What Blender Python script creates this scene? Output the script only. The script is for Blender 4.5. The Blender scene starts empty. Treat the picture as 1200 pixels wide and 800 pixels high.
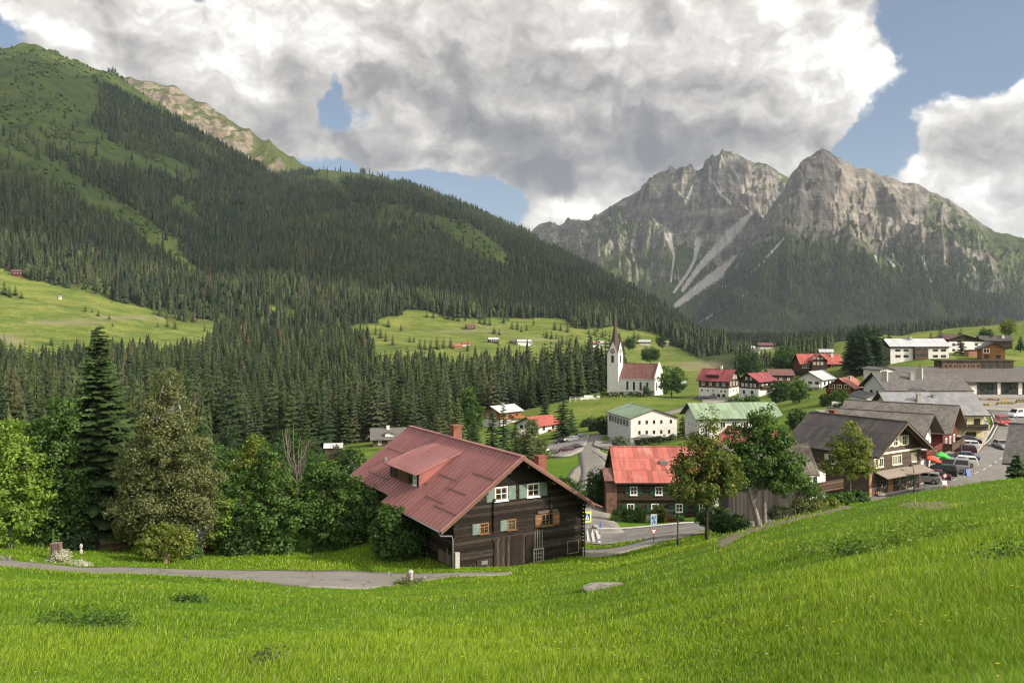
import bpy, bmesh, math, random
import numpy as np
from mathutils import Vector, Matrix
random.seed(7); np.random.seed(7)
C = bpy.context.scene.collection
scene = bpy.context.scene
R = math.radians
F = 990.0; HZ = 378.0          # focal length and horizon row used to turn survey readings into metres

# ------------------------------------------------------------------ camera
cd = bpy.data.cameras.new('Camera'); cam = bpy.data.objects.new('Camera', cd); C.objects.link(cam)
cam.location = (0, 0, 0); cam.rotation_euler = (R(90), 0, 0)
cd.sensor_width = 36; cd.lens = 36 * F / 1200; cd.shift_y = -(400 - HZ) / 1200
cd.clip_start = 0.3; cd.clip_end = 40000
scene.camera = cam

# ------------------------------------------------------------------ exposure and sampling
scene.view_settings.view_transform = 'Standard'; scene.view_settings.look = 'None'
scene.view_settings.gamma = 1; scene.view_settings.use_curve_mapping = False
scene.view_settings.exposure = 1.12
scene.render.engine = 'CYCLES'
cy = scene.cycles
cy.use_denoising = True; cy.pixel_filter_type = 'BLACKMAN_HARRIS'; cy.filter_width = 1.15
cy.max_bounces = 6; cy.diffuse_bounces = 3; cy.glossy_bounces = 2; cy.transmission_bounces = 2
cy.transparent_max_bounces = 8; cy.volume_bounces = 0; cy.caustics_reflective = False; cy.caustics_refractive = False

# ------------------------------------------------------------------ node helper
class NG:
    def __init__(s, nt): s.nt = nt; s.n = nt.nodes; s.l = nt.links
    def node(s, t, **k):
        x = s.n.new(t)
        for a, b in k.items(): setattr(x, a, b)
        return x
    def set(s, inp, v):
        if v is None: return
        if hasattr(v, 'is_linked') or isinstance(v, bpy.types.NodeSocket): s.l.new(v, inp)
        else:
            if isinstance(v, tuple) and len(v) == 3 and inp.type == 'RGBA': v = (*v, 1)
            inp.default_value = v
    def m(s, op, a, b=None, c=None, clamp=False):
        x = s.node('ShaderNodeMath', operation=op); x.use_clamp = clamp
        for i, v in enumerate((a, b, c)): s.set(x.inputs[i], v)
        return x.outputs[0]
    def vm(s, op, a, b=None, sc=None):
        x = s.node('ShaderNodeVectorMath', operation=op)
        s.set(x.inputs[0], a); s.set(x.inputs[1], b)
        if sc is not None: s.set(x.inputs['Scale'], sc)
        return x.outputs['Value'] if op in ('DOT_PRODUCT', 'LENGTH', 'DISTANCE') else x.outputs[0]
    def noise(s, vec, scale, detail=4, rough=.55, dist=0, out=0, lac=2.0):
        x = s.node('ShaderNodeTexNoise'); s.set(x.inputs['Vector'], vec)
        x.inputs['Scale'].default_value = scale; x.inputs['Detail'].default_value = detail
        x.inputs['Roughness'].default_value = rough; x.inputs['Distortion'].default_value = dist
        x.inputs['Lacunarity'].default_value = lac
        return x.outputs[out]
    def voro(s, vec, scale, feature='F1', out=0, rnd=1):
        x = s.node('ShaderNodeTexVoronoi', feature=feature); s.set(x.inputs['Vector'], vec)
        x.inputs['Scale'].default_value = scale; x.inputs['Randomness'].default_value = rnd
        return x.outputs[out]
    def mix(s, f, a, b, mode='MIX'):
        x = s.node('ShaderNodeMix', data_type='RGBA', blend_type=mode); s.set(x.inputs[0], f)
        s.set(x.inputs[6], a); s.set(x.inputs[7], b); return x.outputs[2]
    def ss(s, v, lo, hi, a=0., b=1.):
        x = s.node('ShaderNodeMapRange', interpolation_type='SMOOTHSTEP'); s.set(x.inputs[0], v)
        for i, q in enumerate((lo, hi, a, b)): x.inputs[i + 1].default_value = q
        return x.outputs[0]
    def lin(s, v, lo, hi, a=0., b=1.):
        x = s.node('ShaderNodeMapRange'); s.set(x.inputs[0], v)
        for i, q in enumerate((lo, hi, a, b)): x.inputs[i + 1].default_value = q
        return x.outputs[0]
    def ramp(s, f, stops):
        x = s.node('ShaderNodeValToRGB'); s.set(x.inputs[0], f); e = x.color_ramp.elements
        while len(e) < len(stops): e.new(.5)
        for q, (p, c) in zip(e, stops): q.position = p; q.color = (*c, 1)
        return x.outputs[0]
    def sep(s, v):
        x = s.node('ShaderNodeSeparateXYZ'); s.set(x.inputs[0], v); return x.outputs
    def comb(s, a, b, c):
        x = s.node('ShaderNodeCombineXYZ')
        for i, v in enumerate((a, b, c)): s.set(x.inputs[i], v)
        return x.outputs[0]
    def attr(s, name):
        x = s.node('ShaderNodeAttribute'); x.attribute_name = name; return x

# ------------------------------------------------------------------ sun and sky
SUN_EL = R(31); SUN_AZ = R(112)                  # azimuth clockwise from +Y (view direction)
SD = Vector((math.sin(SUN_AZ) * math.cos(SUN_EL), math.cos(SUN_AZ) * math.cos(SUN_EL), math.sin(SUN_EL)))
sl = bpy.data.lights.new('Sun', 'SUN'); so = bpy.data.objects.new('Sun', sl); C.objects.link(so)
sl.energy = 2.9; sl.angle = R(0.55); sl.color = (1.0, .89, .74)
so.rotation_euler = SD.to_track_quat('Z', 'Y').to_euler()

W = bpy.data.worlds.new('World'); scene.world = W; W.use_nodes = True
g = NG(W.node_tree); g.n.clear()
SKY_STRENGTH = 0.055; SKYGREY = (3.2, 3.5, 4.0, 1)
sky = g.node('ShaderNodeTexSky', sky_type='NISHITA'); sky.sun_disc = False
sky.sun_elevation = SUN_EL; sky.sun_rotation = SUN_AZ; sky.altitude = 1200; sky.air_density = 1.0; sky.dust_density = .6; sky.ozone_density = 1.4
tc = g.node('ShaderNodeTexCoord'); D = tc.outputs['Generated']
x_, y_, z_ = g.sep(D)
az = g.m('ARCTAN2', x_, y_); el = g.m('ARCSINE', z_)
def azel(px, py):
    a = math.atan((px - 600) / F); return a, math.atan((HZ - py) / F * math.cos(a))
nw = g.noise(D, 3.1, 3, .5, 0, 1)                # domain warp so that the outlines billow
nw = g.vm('SUBTRACT', nw, (.5, .5, .5))
wv = g.sep(g.vm('SCALE', nw, None, .20))
nw2 = g.vm('SUBTRACT', g.noise(D, 11, 5, .55, 0, 1), (.5, .5, .5)); wv2 = g.sep(g.vm('SCALE', nw2, None, .085))
azw = g.m('ADD', g.m('ADD', az, wv[0]), wv2[0]); elw = g.m('ADD', g.m('ADD', el, g.m('MULTIPLY', wv[2], .6)), g.m('MULTIPLY', wv2[2], .8))
def blob(px, py, rx, ry, amp, a=azw, e=elw):
    A, E = azel(px, py)
    dx = g.m('MULTIPLY', g.m('SUBTRACT', a, A), F / rx); dy = g.m('MULTIPLY', g.m('SUBTRACT', e, E), F / ry)
    r2 = g.m('ADD', g.m('MULTIPLY', dx, dx), g.m('MULTIPLY', dy, dy))
    return g.m('MULTIPLY', g.m('EXPONENT', g.m('MULTIPLY', r2, -1.0)), amp)
def total(lst, **k):
    t = None
    for b in lst:
        v = blob(*b, **k); t = v if t is None else g.m('ADD', t, v)
    return t
#            px   py   rx   ry  amp
COVER = [(230, 45, 230, 85, .95), (450, 100, 170, 85, .8), (680, 70, 220, 100, 1.05), (910, 75, 150, 85, 1.0), (620, 150, 180, 45, .6),
         (790, 165, 150, 42, .65), (690, 240, 85, 34, .95), (640, 205, 50, 24, .5), (1190, 165, 75, 50, .9), (1150, 240, 105, 36, .85), (960, 140, 70, 40, .6), (1045, 85, 38, 18, .7),
         (340, 165, 80, 34, .6), (1260, 200, 120, 90, .8), (-100, 60, 150, 120, .6), (80, 28, 50, 24, .35),
         (8, 34, 44, 34, -1.1), (382, 105, 20, 42, -1.25), (415, 140, 36, 24, -1.1), (545, 222, 62, 26, -1.25), (470, 200, 80, 20, -.95), (583, 34, 26, 22, -.9),
         (1130, 60, 75, 60, -.8), (1075, 178, 44, 42, -1.0), (264, 66, 17, 11, -.8), (1010, 178, 30, 14, -.5), (244, 4, 20, 11, -.8), (800, 88, 24, 9, -.5), (1165, 20, 90, 40, -.6)]
cov = total(COVER)
fb = g.noise(D, 4.6, 7, .53); fb2 = g.noise(D, 21, 5, .62); fb0 = g.noise(D, 2.4, 4, .5)
SUNS = (.30, -.05, .22)
def shifted(k): return g.vm('ADD', D, (SUNS[0] * k, SUNS[1] * k, SUNS[2] * k))
front = g.ss(y_, .0, .35)
cov = g.m('ADD', g.m('MULTIPLY', cov, front), g.m('MULTIPLY', g.m('SUBTRACT', 1, front), .55))
dens = g.m('ADD', g.m('ADD', cov, g.m('MULTIPLY', g.m('SUBTRACT', fb, .5), 1.5)), g.m('MULTIPLY', g.m('SUBTRACT', fb2, .5), .85))
mask = g.ss(dens, .24, .58)
def puff(v, sc, det=3.0):
    x = g.node('ShaderNodeTexVoronoi', feature='F1'); x.normalize = True; g.set(x.inputs['Vector'], v); x.inputs['Scale'].default_value = sc; x.inputs['Detail'].default_value = det; x.inputs['Roughness'].default_value = .55; x.inputs['Lacunarity'].default_value = 2.3
    return g.m('SUBTRACT', 1, x.outputs['Distance'])
def warp(v): return g.vm('ADD', v, g.vm('SCALE', nw2, None, .10))
Dw = warp(g.vm('MULTIPLY', D, (1, 1, 1.35)))
pf = puff(Dw, 8.5); pfs = puff(g.vm('ADD', Dw, (.020, -.004, .026)), 8.5)
dens = g.m('ADD', dens, g.m('MULTIPLY', g.m('SUBTRACT', pf, .62), .9)); mask = g.ss(dens, .24, .50)
relief = g.m('ADD', g.m('ADD', g.m('MULTIPLY', g.m('SUBTRACT', pf, pfs), 1.9), g.m('MULTIPLY', g.m('SUBTRACT', pf, .6), .35)), g.m('ADD', g.m('MULTIPLY', g.m('SUBTRACT', fb, g.noise(shifted(.12), 4.6, 4, .53)), .8), g.m('MULTIPLY', g.m('SUBTRACT', fb0, g.noise(shifted(.3), 2.4, 4, .5)), .8)))
DARK = [(520, 140, 150, 55, .55), (770, 172, 170, 36, .95), (650, 128, 130, 40, .35), (590, 205, 90, 22, .6), (350, 165, 100, 34, .55), (130, 85, 80, 30, .3), (636, 218, 26, 15, .9), (1185, 165, 70, 36, .5), (420, 95, 90, 40, .25), (970, 158, 60, 20, .4), (1130, 190, 80, 18, .3), (470, 40, 40, 60, .2), (620, 190, 40, 20, .5)]
LITE = [(250, 35, 120, 46, .55), (620, 85, 90, 40, .4), (880, 40, 150, 40, .15), (1010, 90, 80, 42, .25), (690, 238, 60, 22, .8), (1170, 112, 60, 18, .3), (440, 20, 110, 40, .25), (1150, 250, 80, 22, .35), (770, 75, 70, 40, .25)]
dark = total(DARK); lite = total(LITE)
thick = g.ss(dens, .45, 1.6)
br = g.m('SUBTRACT', g.m('ADD', g.m('ADD', .66, relief), g.m('MULTIPLY', lite, .40)), g.m('ADD', g.m('MULTIPLY', dark, .47), g.m('MULTIPLY', thick, .10)))
ccol = g.ramp(br, [(0.0, (.19, .19, .20)), (.25, (.285, .277, .272)), (.5, (.45, .43, .405)), (.75, (.64, .615, .575)), (1.0, (.96, .935, .89))])
CLOUD_GAIN = 0.62
bgs = g.node('ShaderNodeBackground'); skc = g.mix(.30, g.mix(1.0, sky.outputs[0], (.95, .98, 1.0), 'MULTIPLY'), SKYGREY); g.set(bgs.inputs[0], skc); bgs.inputs[1].default_value = SKY_STRENGTH
bgc = g.node('ShaderNodeBackground'); g.set(bgc.inputs[0], ccol); glow = g.ss(g.vm('DOT_PRODUCT', D, tuple(SD)), .35, .95, 1.0, 3.8); g.set(bgc.inputs[1], g.m('MULTIPLY', glow, CLOUD_GAIN))      # clouds are brightest round the sun
mx = g.node('ShaderNodeMixShader'); g.set(mx.inputs[0], g.m('MULTIPLY', mask, g.ss(el, -.06, .02)))
g.l.new(bgs.outputs[0], mx.inputs[1]); g.l.new(bgc.outputs[0], mx.inputs[2])
W.cycles.sampling_method = 'NONE'; wo = g.node('ShaderNodeOutputWorld'); g.l.new(mx.outputs[0], wo.inputs[0])

# ------------------------------------------------------------------ tagging and mesh helpers
def tag(o, label=None, cat=None, group=None, kind=None):
    if label: o['label'] = label
    if cat: o['category'] = cat
    if group: o['group'] = group
    if kind: o['kind'] = kind
    return o
def empty(name, loc=(0, 0, 0), rz=0.0):
    o = bpy.data.objects.new(name, None); C.objects.link(o); o.location = loc; o.rotation_euler = (0, 0, rz); o.empty_display_size = .2
    return o
def link(name, me, parent=None, loc=None):
    o = bpy.data.objects.new(name, me); C.objects.link(o)
    if parent is not None: o.parent = parent
    if loc is not None: o.location = loc
    return o
def np_mesh(name, V, T, mats, attrs=None, smooth=False, midx=None, k=None):
    """V (n,3), T (m,k) faces of one size"""
    me = bpy.data.meshes.new(name); V = np.asarray(V, np.float32); T = np.asarray(T, np.int32); k = T.shape[1]
    me.vertices.add(len(V)); me.vertices.foreach_set('co', V.ravel())
    me.loops.add(T.size); me.loops.foreach_set('vertex_index', T.ravel())
    me.polygons.add(len(T)); me.polygons.foreach_set('loop_start', np.arange(0, T.size, k, dtype=np.int32))
    me.polygons.foreach_set('loop_total', np.full(len(T), k, np.int32))
    if smooth: me.polygons.foreach_set('use_smooth', np.ones(len(T), bool))
    for m_ in (mats if isinstance(mats, (list, tuple)) else [mats]): me.materials.append(m_)
    if midx is not None: me.polygons.foreach_set('material_index', np.asarray(midx, np.int32))
    for nm, a in (attrs or {}).items():
        a = np.asarray(a, np.float32)
        if a.ndim == 1:
            at = me.attributes.new(nm, 'FLOAT', 'POINT'); at.data.foreach_set('value', a)
        else:
            at = me.attributes.new(nm, 'FLOAT_COLOR', 'POINT'); at.data.foreach_set('color', np.hstack([a, np.ones((len(a), 1), np.float32)]).ravel())
    me.update(); me.validate()
    return me
def srgb(h):
    h = h.lstrip('#'); c = [int(h[i:i + 2], 16) / 255 for i in (0, 2, 4)]
    return tuple(x / 12.92 if x <= .04045 else ((x + .055) / 1.055) ** 2.4 for x in c)
def P(px, py, Y): return Vector(((px - 600) / F * Y, Y, (HZ - py) / F * Y))

MATS = {}
def mat(name, col=None, rough=.8, fn=None, metal=0., spec=.3):
    if name in MATS: return MATS[name]
    m = bpy.data.materials.new(name); m.use_nodes = True; MATS[name] = m
    g = NG(m.node_tree); b = m.node_tree.nodes['Principled BSDF']
    b.inputs['Roughness'].default_value = rough; b.inputs['Metallic'].default_value = metal
    b.inputs['Specular IOR Level'].default_value = spec
    if col is not None: b.inputs['Base Color'].default_value = (*col, 1)
    if fn: fn(g, b)
    return m
def bump(g, b, h, strength=.4, dist=.05):
    x = g.node('ShaderNodeBump'); x.inputs['Strength'].default_value = strength; x.inputs['Distance'].default_value = dist
    g.set(x.inputs['Height'], h); g.l.new(x.outputs[0], b.inputs['Normal'])

# vectorised value noise
_perm = np.random.RandomState(3).rand(256, 256).astype(np.float64)
def vnoise(x, y):
    xi = np.floor(x).astype(int); yi = np.floor(y).astype(int); fx = x - xi; fy = y - yi
    fx = fx * fx * (3 - 2 * fx); fy = fy * fy * (3 - 2 * fy)
    a = _perm[xi & 255, yi & 255]; b = _perm[(xi + 1) & 255, yi & 255]; c = _perm[xi & 255, (yi + 1) & 255]; d = _perm[(xi + 1) & 255, (yi + 1) & 255]
    return (a * (1 - fx) + b * fx) * (1 - fy) + (c * (1 - fx) + d * fx) * fy
def fbm(x, y, o=5, gain=.5):
    t = 0; a = 1; s = 0
    for i in range(o):
        t = t + a * vnoise(x * 2 ** i + 17.3 * i, y * 2 ** i + 5.1 * i); s += a; a *= gain
    return t / s
def ridged(x, y, o=5, gain=.5):
    t = 0; a = 1; s = 0; w = 1
    for i in range(o):
        n = 1 - np.abs(2 * vnoise(x * 2 ** i + 31.7 * i, y * 2 ** i + 11.9 * i) - 1); n = n * n
        t = t + a * n * w; w = np.clip(n * 1.4, 0, 1); s += a; a *= gain
    return t / s
def sstep(v, a, b):
    t = np.clip((v - a) / (b - a), 0, 1); return t * t * (3 - 2 * t)
def inpoly(x, y, poly):
    x = np.asarray(x, float); y = np.asarray(y, float); r = np.zeros(x.shape, bool); n = len(poly); j = n - 1
    for i in range(n):
        xi, yi = poly[i]; xj, yj = poly[j]
        c = ((yi > y) != (yj > y)) & (x < (xj - xi) * (y - yi) / (yj - yi + 1e-12) + xi); r ^= c; j = i
    return r
# ------------------------------------------------------------------ terrain: survey points (bearing column, drop row, distance) -> heights
GP = [(-300,1060,4),(0,1053,4),(300,1055,4),(600,1050,4),(800,1010,4),(1000,960,4),(1200,925,4),(1500,880,4),
 (-300,800,10),(0,800,10),(200,802,10),(430,806,10),(600,806,10),(800,785,10),(1000,735,10),(1200,700,10),(1500,640,10),
 (-200,722,20),(0,722,20),(200,725,20),(430,736,20),(600,742,20),(800,700,20),(1000,650,20),(1200,614,20),(1500,560,20),
 (-200,682,40),(0,680,40),(200,684,40),(430,701,40),(600,694,40),(800,657,42),(1000,605,42),(1200,572,42),(1500,535,42),
 (-200,657,57),(0,664,57),(100,672,56),(200,676,55.5),(300,684,54),(430,690,54),(520,676,57),(600,672,59),(683,656,63),(700,659,63),(760,648,63),(830,632,62),(900,612,61),(1000,592,61),(1100,577,61),(1200,563,61),(1500,535,61),
 (-200,645,62),(0,657,60),(100,665,60),(200,667,60),(300,668,60),(400,668,61),(480,668,60.5),(533,664,60),
 (-200,640,68),(0,640,66),(100,644,67),(200,655,66),(300,655,66),(400,650,68),
 (440,612,76),(500,635,70),(546,617,83),(620,625,76),
 (700,648,70),(700,632,79),(760,624,80),(700,612,88),(760,613,95),(830,604,107),(700,603,106),(800,612,89),
 (760,640,71),(830,622,78),(900,612,85),(960,606,88),(1000,603,90),(1060,590,97),(1020,580,100),(1100,571,104),(1150,548,122),(1180,525,145),(1190,501,172),(1170,480,205),(1150,466,230),
 (1200,600,88),(1300,590,90),(1300,500,170),(1300,470,230),(1100,605,84),(1100,482,195),(1050,496,170),(1000,494,175),(1100,510,150),(1050,540,125),(960,540,125),
 (960,500,180),(930,528,145),(1000,476,222),(920,488,200),(900,540,140),(850,562,128),(800,548,150),(760,597,118),
 (860,465,322),(900,463,305),(960,456,290),(965,433,340),(1075,422,310),(1150,414,330),(1180,406,380),(1195,396,450),(1040,416,400),(1300,390,420),(1300,372,600),(1200,384,620),(1100,392,700),(1000,402,700),
 (700,592,112),(697,560,140),(692,535,185),(690,517,232),(730,508,250),(650,528,228),(620,532,222),(745,522,222),(800,480,290),(830,470,312),(850,512,225),(885,495,235),(800,515,215),
 (700,484,300),(740,463,348),(790,464,350),(680,468,348),(640,478,330),(620,494,300),(595,500,298),(630,512,272),(590,522,250),
 (550,565,140),(550,532,220),(480,545,215),(437,522,262),(400,540,232),(300,563,200),(300,605,105),(200,605,105),(100,605,105),(0,605,105),(100,560,180),(0,560,180),(200,560,180),(-200,560,180),(-200,600,105),
 (-200,500,350),(0,500,350),(200,508,350),(400,500,380),(500,490,400),(600,478,450),(680,458,470),(0,452,550),(-200,445,550),(200,455,550),(400,446,600),(500,440,620),(600,437,640),(700,442,560),(760,446,500),(820,446,480),
 (-300,402,750),(0,410,750),(200,412,780),(300,405,850),(450,408,850),(550,412,850),(650,420,850),(750,430,800),(830,438,700),
 (-300,300,1050),(0,325,1050),(100,345,1050),(200,370,1050),(300,384,1050),(430,380,1080),(500,368,1150),(600,372,1200),(700,376,1200),(800,396,1150),(835,408,1080),
 (880,416,850),(900,410,1300),(850,403,1800),(900,400,2200),(1000,398,1500),(1100,393,1500),(1200,388,1500),(1400,375,1500),
 (-300,385,2500),(0,390,2500),(300,390,2500),(600,392,2600),(900,394,3500),(1200,390,3500),(1500,385,3500),(-300,384,14000),(300,384,14000),(600,384,14000),(900,384,14000),(1500,384,14000)]
GP = np.array(GP, float); KU = 2.6
_c = np.stack([(GP[:, 0] - 600) / F * KU, np.log(GP[:, 2])], 1); _q = (GP[:, 1] - HZ) / F
def _U(d2): return .5 * d2 * np.log(d2 + 1e-12)
_n = len(GP); _A = np.zeros((_n + 3, _n + 3)); _d2 = ((_c[:, None] - _c[None]) ** 2).sum(-1)
_A[:_n, :_n] = _U(_d2) + np.eye(_n) * 2e-4; _A[:_n, _n] = 1; _A[:_n, _n + 1:] = _c; _A[_n:, :_n] = _A[:_n, _n:].T
_w = np.linalg.solve(_A, np.concatenate([_q, np.zeros(3)]))
def tps(u, Y):
    s = np.stack([np.ravel(u) * KU, np.log(np.ravel(Y))], 1); out = np.empty(len(s))
    for i in range(0, len(s), 20000):
        b = s[i:i + 20000]; d2 = (b ** 2).sum(1)[:, None] + (_c ** 2).sum(1)[None] - 2 * b @ _c.T
        out[i:i + 20000] = _U(np.maximum(d2, 0)) @ _w[:_n] + _w[_n] + b @ _w[_n + 1:]
    return out.reshape(np.shape(u))
def interp(x, pts): return np.interp(x, [p[0] for p in pts], [p[1] for p in pts])
# forested valley side on the left: near shoulder (A) and the spur behind it (B)
RA = [(-500,60),(-300,20),(-150,48),(-40,62),(0,46),(20,42),(40,40),(60,50),(100,74),(150,98),(200,124),(250,152),(300,180),(350,206),(400,230),(440,256),(500,300),(560,338),(620,372),(700,400),(900,430)]
RB = [(200,230),(300,205),(350,196),(375,193),(400,195),(440,200),(480,212),(520,226),(560,241),(600,260),(640,286),(680,309),(720,331),(760,353),(800,379),(830,397),(860,412),(900,425),(1000,440)]
BZ = [(-500,300),(0,325),(100,345),(200,370),(300,384),(430,380),(500,368),(600,372),(700,376),(800,396),(835,408),(1000,420)]
YBs = [(-500,1030),(300,1030),(430,1060),(500,1130),(600,1180),(700,1180),(800,1130),(850,1080),(1000,1080)]
def slope(px, Y, ridge, yr, exp):
    yb = interp(px, YBs) - 25; zb = (HZ - interp(px, BZ)) / F * yb; zr = (HZ - interp(px, ridge)) / F * yr
    t = (Y - yb) / (yr - yb); z = zb + (zr - zb) * np.clip(t, 0, 1) ** exp
    z = np.where(Y < yb, zb - (yb - Y) * .45, z); z = np.where(Y > yr, zr - (Y - yr) * .6, z)
    return z, t
def hill(u, Y):
    px = u * F + 600; X = u * Y
    yrA = interp(px, [(-500, 2300), (0, 2350), (300, 2500), (500, 2300), (700, 1700), (900, 1500)])
    yrB = interp(px, [(200, 3000), (400, 3000), (600, 2900), (800, 2200), (900, 1700), (1000, 1600)])
    za, ta = slope(px, Y, RA, yrA, 1.06); zb, tb = slope(px, Y, RB, yrB, 1.05)
    wa = np.clip(ta, 0, 1) * np.clip(1.25 - ta, 0, 1) * 4
    gul = ridged(X / 330 + .35 * Y / 700, Y / 1500, 4) - .5
    bumpy = fbm(X / 120, Y / 160, 4) - .5
    za = za + np.clip(wa, 0, 1.2) * (gul * 85 + bumpy * 40) * (ta < 1.05)
    wb = np.clip(tb, 0, 1) * np.clip(1.2 - tb, 0, 1) * 4
    zb = zb + np.clip(wb, 0, 1.2) * (gul * 50 + bumpy * 30) * (tb < 1.05)
    zb = np.where(px > 950, -1e4, zb)
    return np.maximum(za, zb)
def ground(X, Y):
    X = np.asarray(X, float); Y = np.maximum(np.asarray(Y, float), 1.2); u = X / Y
    z = -tps(u, Y) * Y
    z = z + (fbm(X / 9, Y / 9, 4) - .5) * np.clip((Y - 6) / 40, 0, 1) * .25 * (Y < 90) + (fbm(X / 60, Y / 60, 4) - .5) * sstep(Y, 380, 800) * 15
    far = Y > 700
    if np.any(far): z = np.where(far, np.maximum(z, hill(np.clip(u, -1.3, 1.3), Y)), z)
    return z
def gz(x, y): return float(ground(np.array([x]), np.array([y]))[0])
def proj(X, Y, Z): return X / Y * F + 600, HZ - Z / Y * F

NU, NV = 760, 760
us = np.linspace(-.98, .98, NU); vs = np.exp(np.linspace(math.log(1.6), math.log(4200), NV)); vs = np.concatenate([vs, [5200, 6500, 8200]]); NV = len(vs)
UU, VV = np.meshgrid(us, vs); XX = UU * VV; ZZ = ground(XX, VV)
ZZ[vs > 4300] = np.minimum(ZZ[vs > 4300], -60)
PX, PY = proj(XX, VV, ZZ)
def grid_faces(nv, nu):
    i = np.arange(nv * nu).reshape(nv, nu); return np.stack([i[:-1, :-1], i[:-1, 1:], i[1:, 1:], i[1:, :-1]], -1).reshape(-1, 4)
# plan of what grows where -----------------------------------------------------------------
CLEAR = [[(-60,120),(0,120),(20,150),(60,190),(100,215),(150,240),(180,262),(215,300),(250,330),(240,335),(190,300),(140,262),(90,235),(30,200),(-60,170)],
         [(60,140),(110,150),(150,178),(200,186),(232,200),(235,218),(190,206),(150,196),(110,190),(60,175)],
         [(-80,60),(0,46),(40,36),(70,52),(100,80),(120,112),(112,140),(80,150),(60,170),(20,150),(-80,120)],
         [(60,48),(105,74),(150,97),(205,126),(260,158),(320,190),(318,197),(250,164),(200,136),(150,110),(100,88),(62,62)],
         [(200,222),(232,238),(234,255),(206,248),(195,232)], [(190,272),(216,280),(218,288),(190,284)],
         [(355,190),(470,205),(480,214),(420,212),(372,206)], [(392,205),(420,236),(408,240),(385,214)],
         [(505,250),(550,262),(590,290),(606,312),(590,318),(550,296),(515,272)],
         [(300,355),(345,360),(350,368),(312,364)]]
MTOP = [(-300,300),(0,318),(60,335),(120,352),(180,368),(230,380),(300,388),(340,388),(400,386),(435,380),(480,366),(520,370),(560,372),(600,371),(650,374),(690,384),(740,384),(780,392),(820,408),(850,420)]
def forest_mask(X, Y, Z):
    """probability that conifer forest stands at a ground point"""
    px, py = proj(X, Y, Z); f = np.zeros(np.shape(X))
    jit = (fbm(X / 40, Y / 40, 3) - .5)
    mid = (Y > interp(px, [(-300, 190), (230, 200), (260, 245), (420, 255)])) & (Y < interp(px, [(-300, 640), (100, 640), (160, 660), (240, 700), (285, 860), (428, 880), (437, 600), (450, 540), (472, 530), (486, 640), (540, 590), (600, 600), (640, 560), (690, 530), (735, 500)]) + jit * 150) & (px < 735)
    mid &= ~((px > 545) & (Y < 345 + np.clip(px - 640, 0, 80) * .9)) & ~((px > 385) & (px < 560) & (Y < 275)) & ~((px > 300) & (px <= 385) & (Y < 185))
    f = np.where(mid, np.clip(.55 + 1.1 * (fbm(X / 28 + 3, Y / 45, 3) - .25), .35, 1.0), f)
    mt = (Y > 880) & (py < interp(px, MTOP) + jit * 14) & (px < 870)
    inc = np.zeros(np.shape(X), bool)
    for p in CLEAR: inc |= inpoly(px + jit * 26, py + jit * 20, p)
    dens = sstep(fbm(X / 210 + 9, Y / 330, 4), .30, .46)
    f = np.where(mt & ~inc, .35 + .65 * dens, f); f = np.where(mt & inc, .03, f)
    low = (Y > 620) & (px > 785) & (px < 865) & (Y < 1700) & (py < 440) & (py > interp(px, [(785, 395), (820, 402), (865, 412)]) ) & (py < interp(px, [(785, 402), (815, 418), (835, 430), (865, 440)]))
    f = np.where(low, .9, f)
    fl = (((Y > 520) & (px > 862) & (px < 975)) | ((Y > 1150) & (px >= 975) & (px < 1165))) & (fbm(X / 80, Y / 110, 3) > .36) & ~inpoly(px, py, [(880, 407), (916, 407), (913, 425), (885, 425)])
    return np.where(fl, .75, f)
FM = forest_mask(XX, VV, ZZ)
# vertex mask channels: r forest floor, g lushness (0 dry hay meadow .. 1 vivid near meadow), b bare dirt
lush = .25 * sstep(VV, 900, 250) + .75 * sstep(VV, 330, 75); lush = np.clip(lush + .0, 0, 1)
dirt = np.zeros_like(XX)
def dirt_spot(px, py, rx, ry, a, Y0, Y1):
    d = ((PX - px) / rx) ** 2 + ((PY - py) / ry) ** 2 + (fbm(XX / 1.1, VV / 1.1, 4) - .5) * 2.2 * (Y1 < 100)
    np.maximum(dirt, a * sstep(d, 1.3, .3) * ((VV > Y0) & (VV < Y1)), out=dirt)
dirt_spot(1095, 592, 40, 5, .9, 25, 60); dirt_spot(860, 432, 30, 10, 0, 1, 2)
dirt_spot(745, 628, 12, 3, .0, 1, 2)
for (p, q, a, b) in ((15, 400, 22, 4), (5, 395, 18, 5), (75, 378, 60, 3), (150, 372, 70, 2.5), (820, 428, 35, 6), (468, 430, 14, 12), (640, 398, 30, 1.6), (545, 388, 60, 1.6), (730, 408, 40, 2)):
    dirt_spot(p, q, a, b, .55, 500, 1200)
PATH = [(838, 628), (862, 616), (890, 607), (925, 599), (960, 593), (985, 588), (1000, 594), (965, 602), (930, 609), (900, 617), (870, 628), (845, 640)]
dirt = np.maximum(dirt, .95 * (inpoly(PX + (fbm(XX, VV, 3) - .5) * 14, PY + (fbm(XX * 1.3 + 5, VV, 3) - .5) * 5, PATH) & (VV < 64) & (VV > 25)))
gcol = np.stack([FM.ravel(), lush.ravel(), dirt.ravel()], 1)

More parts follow.
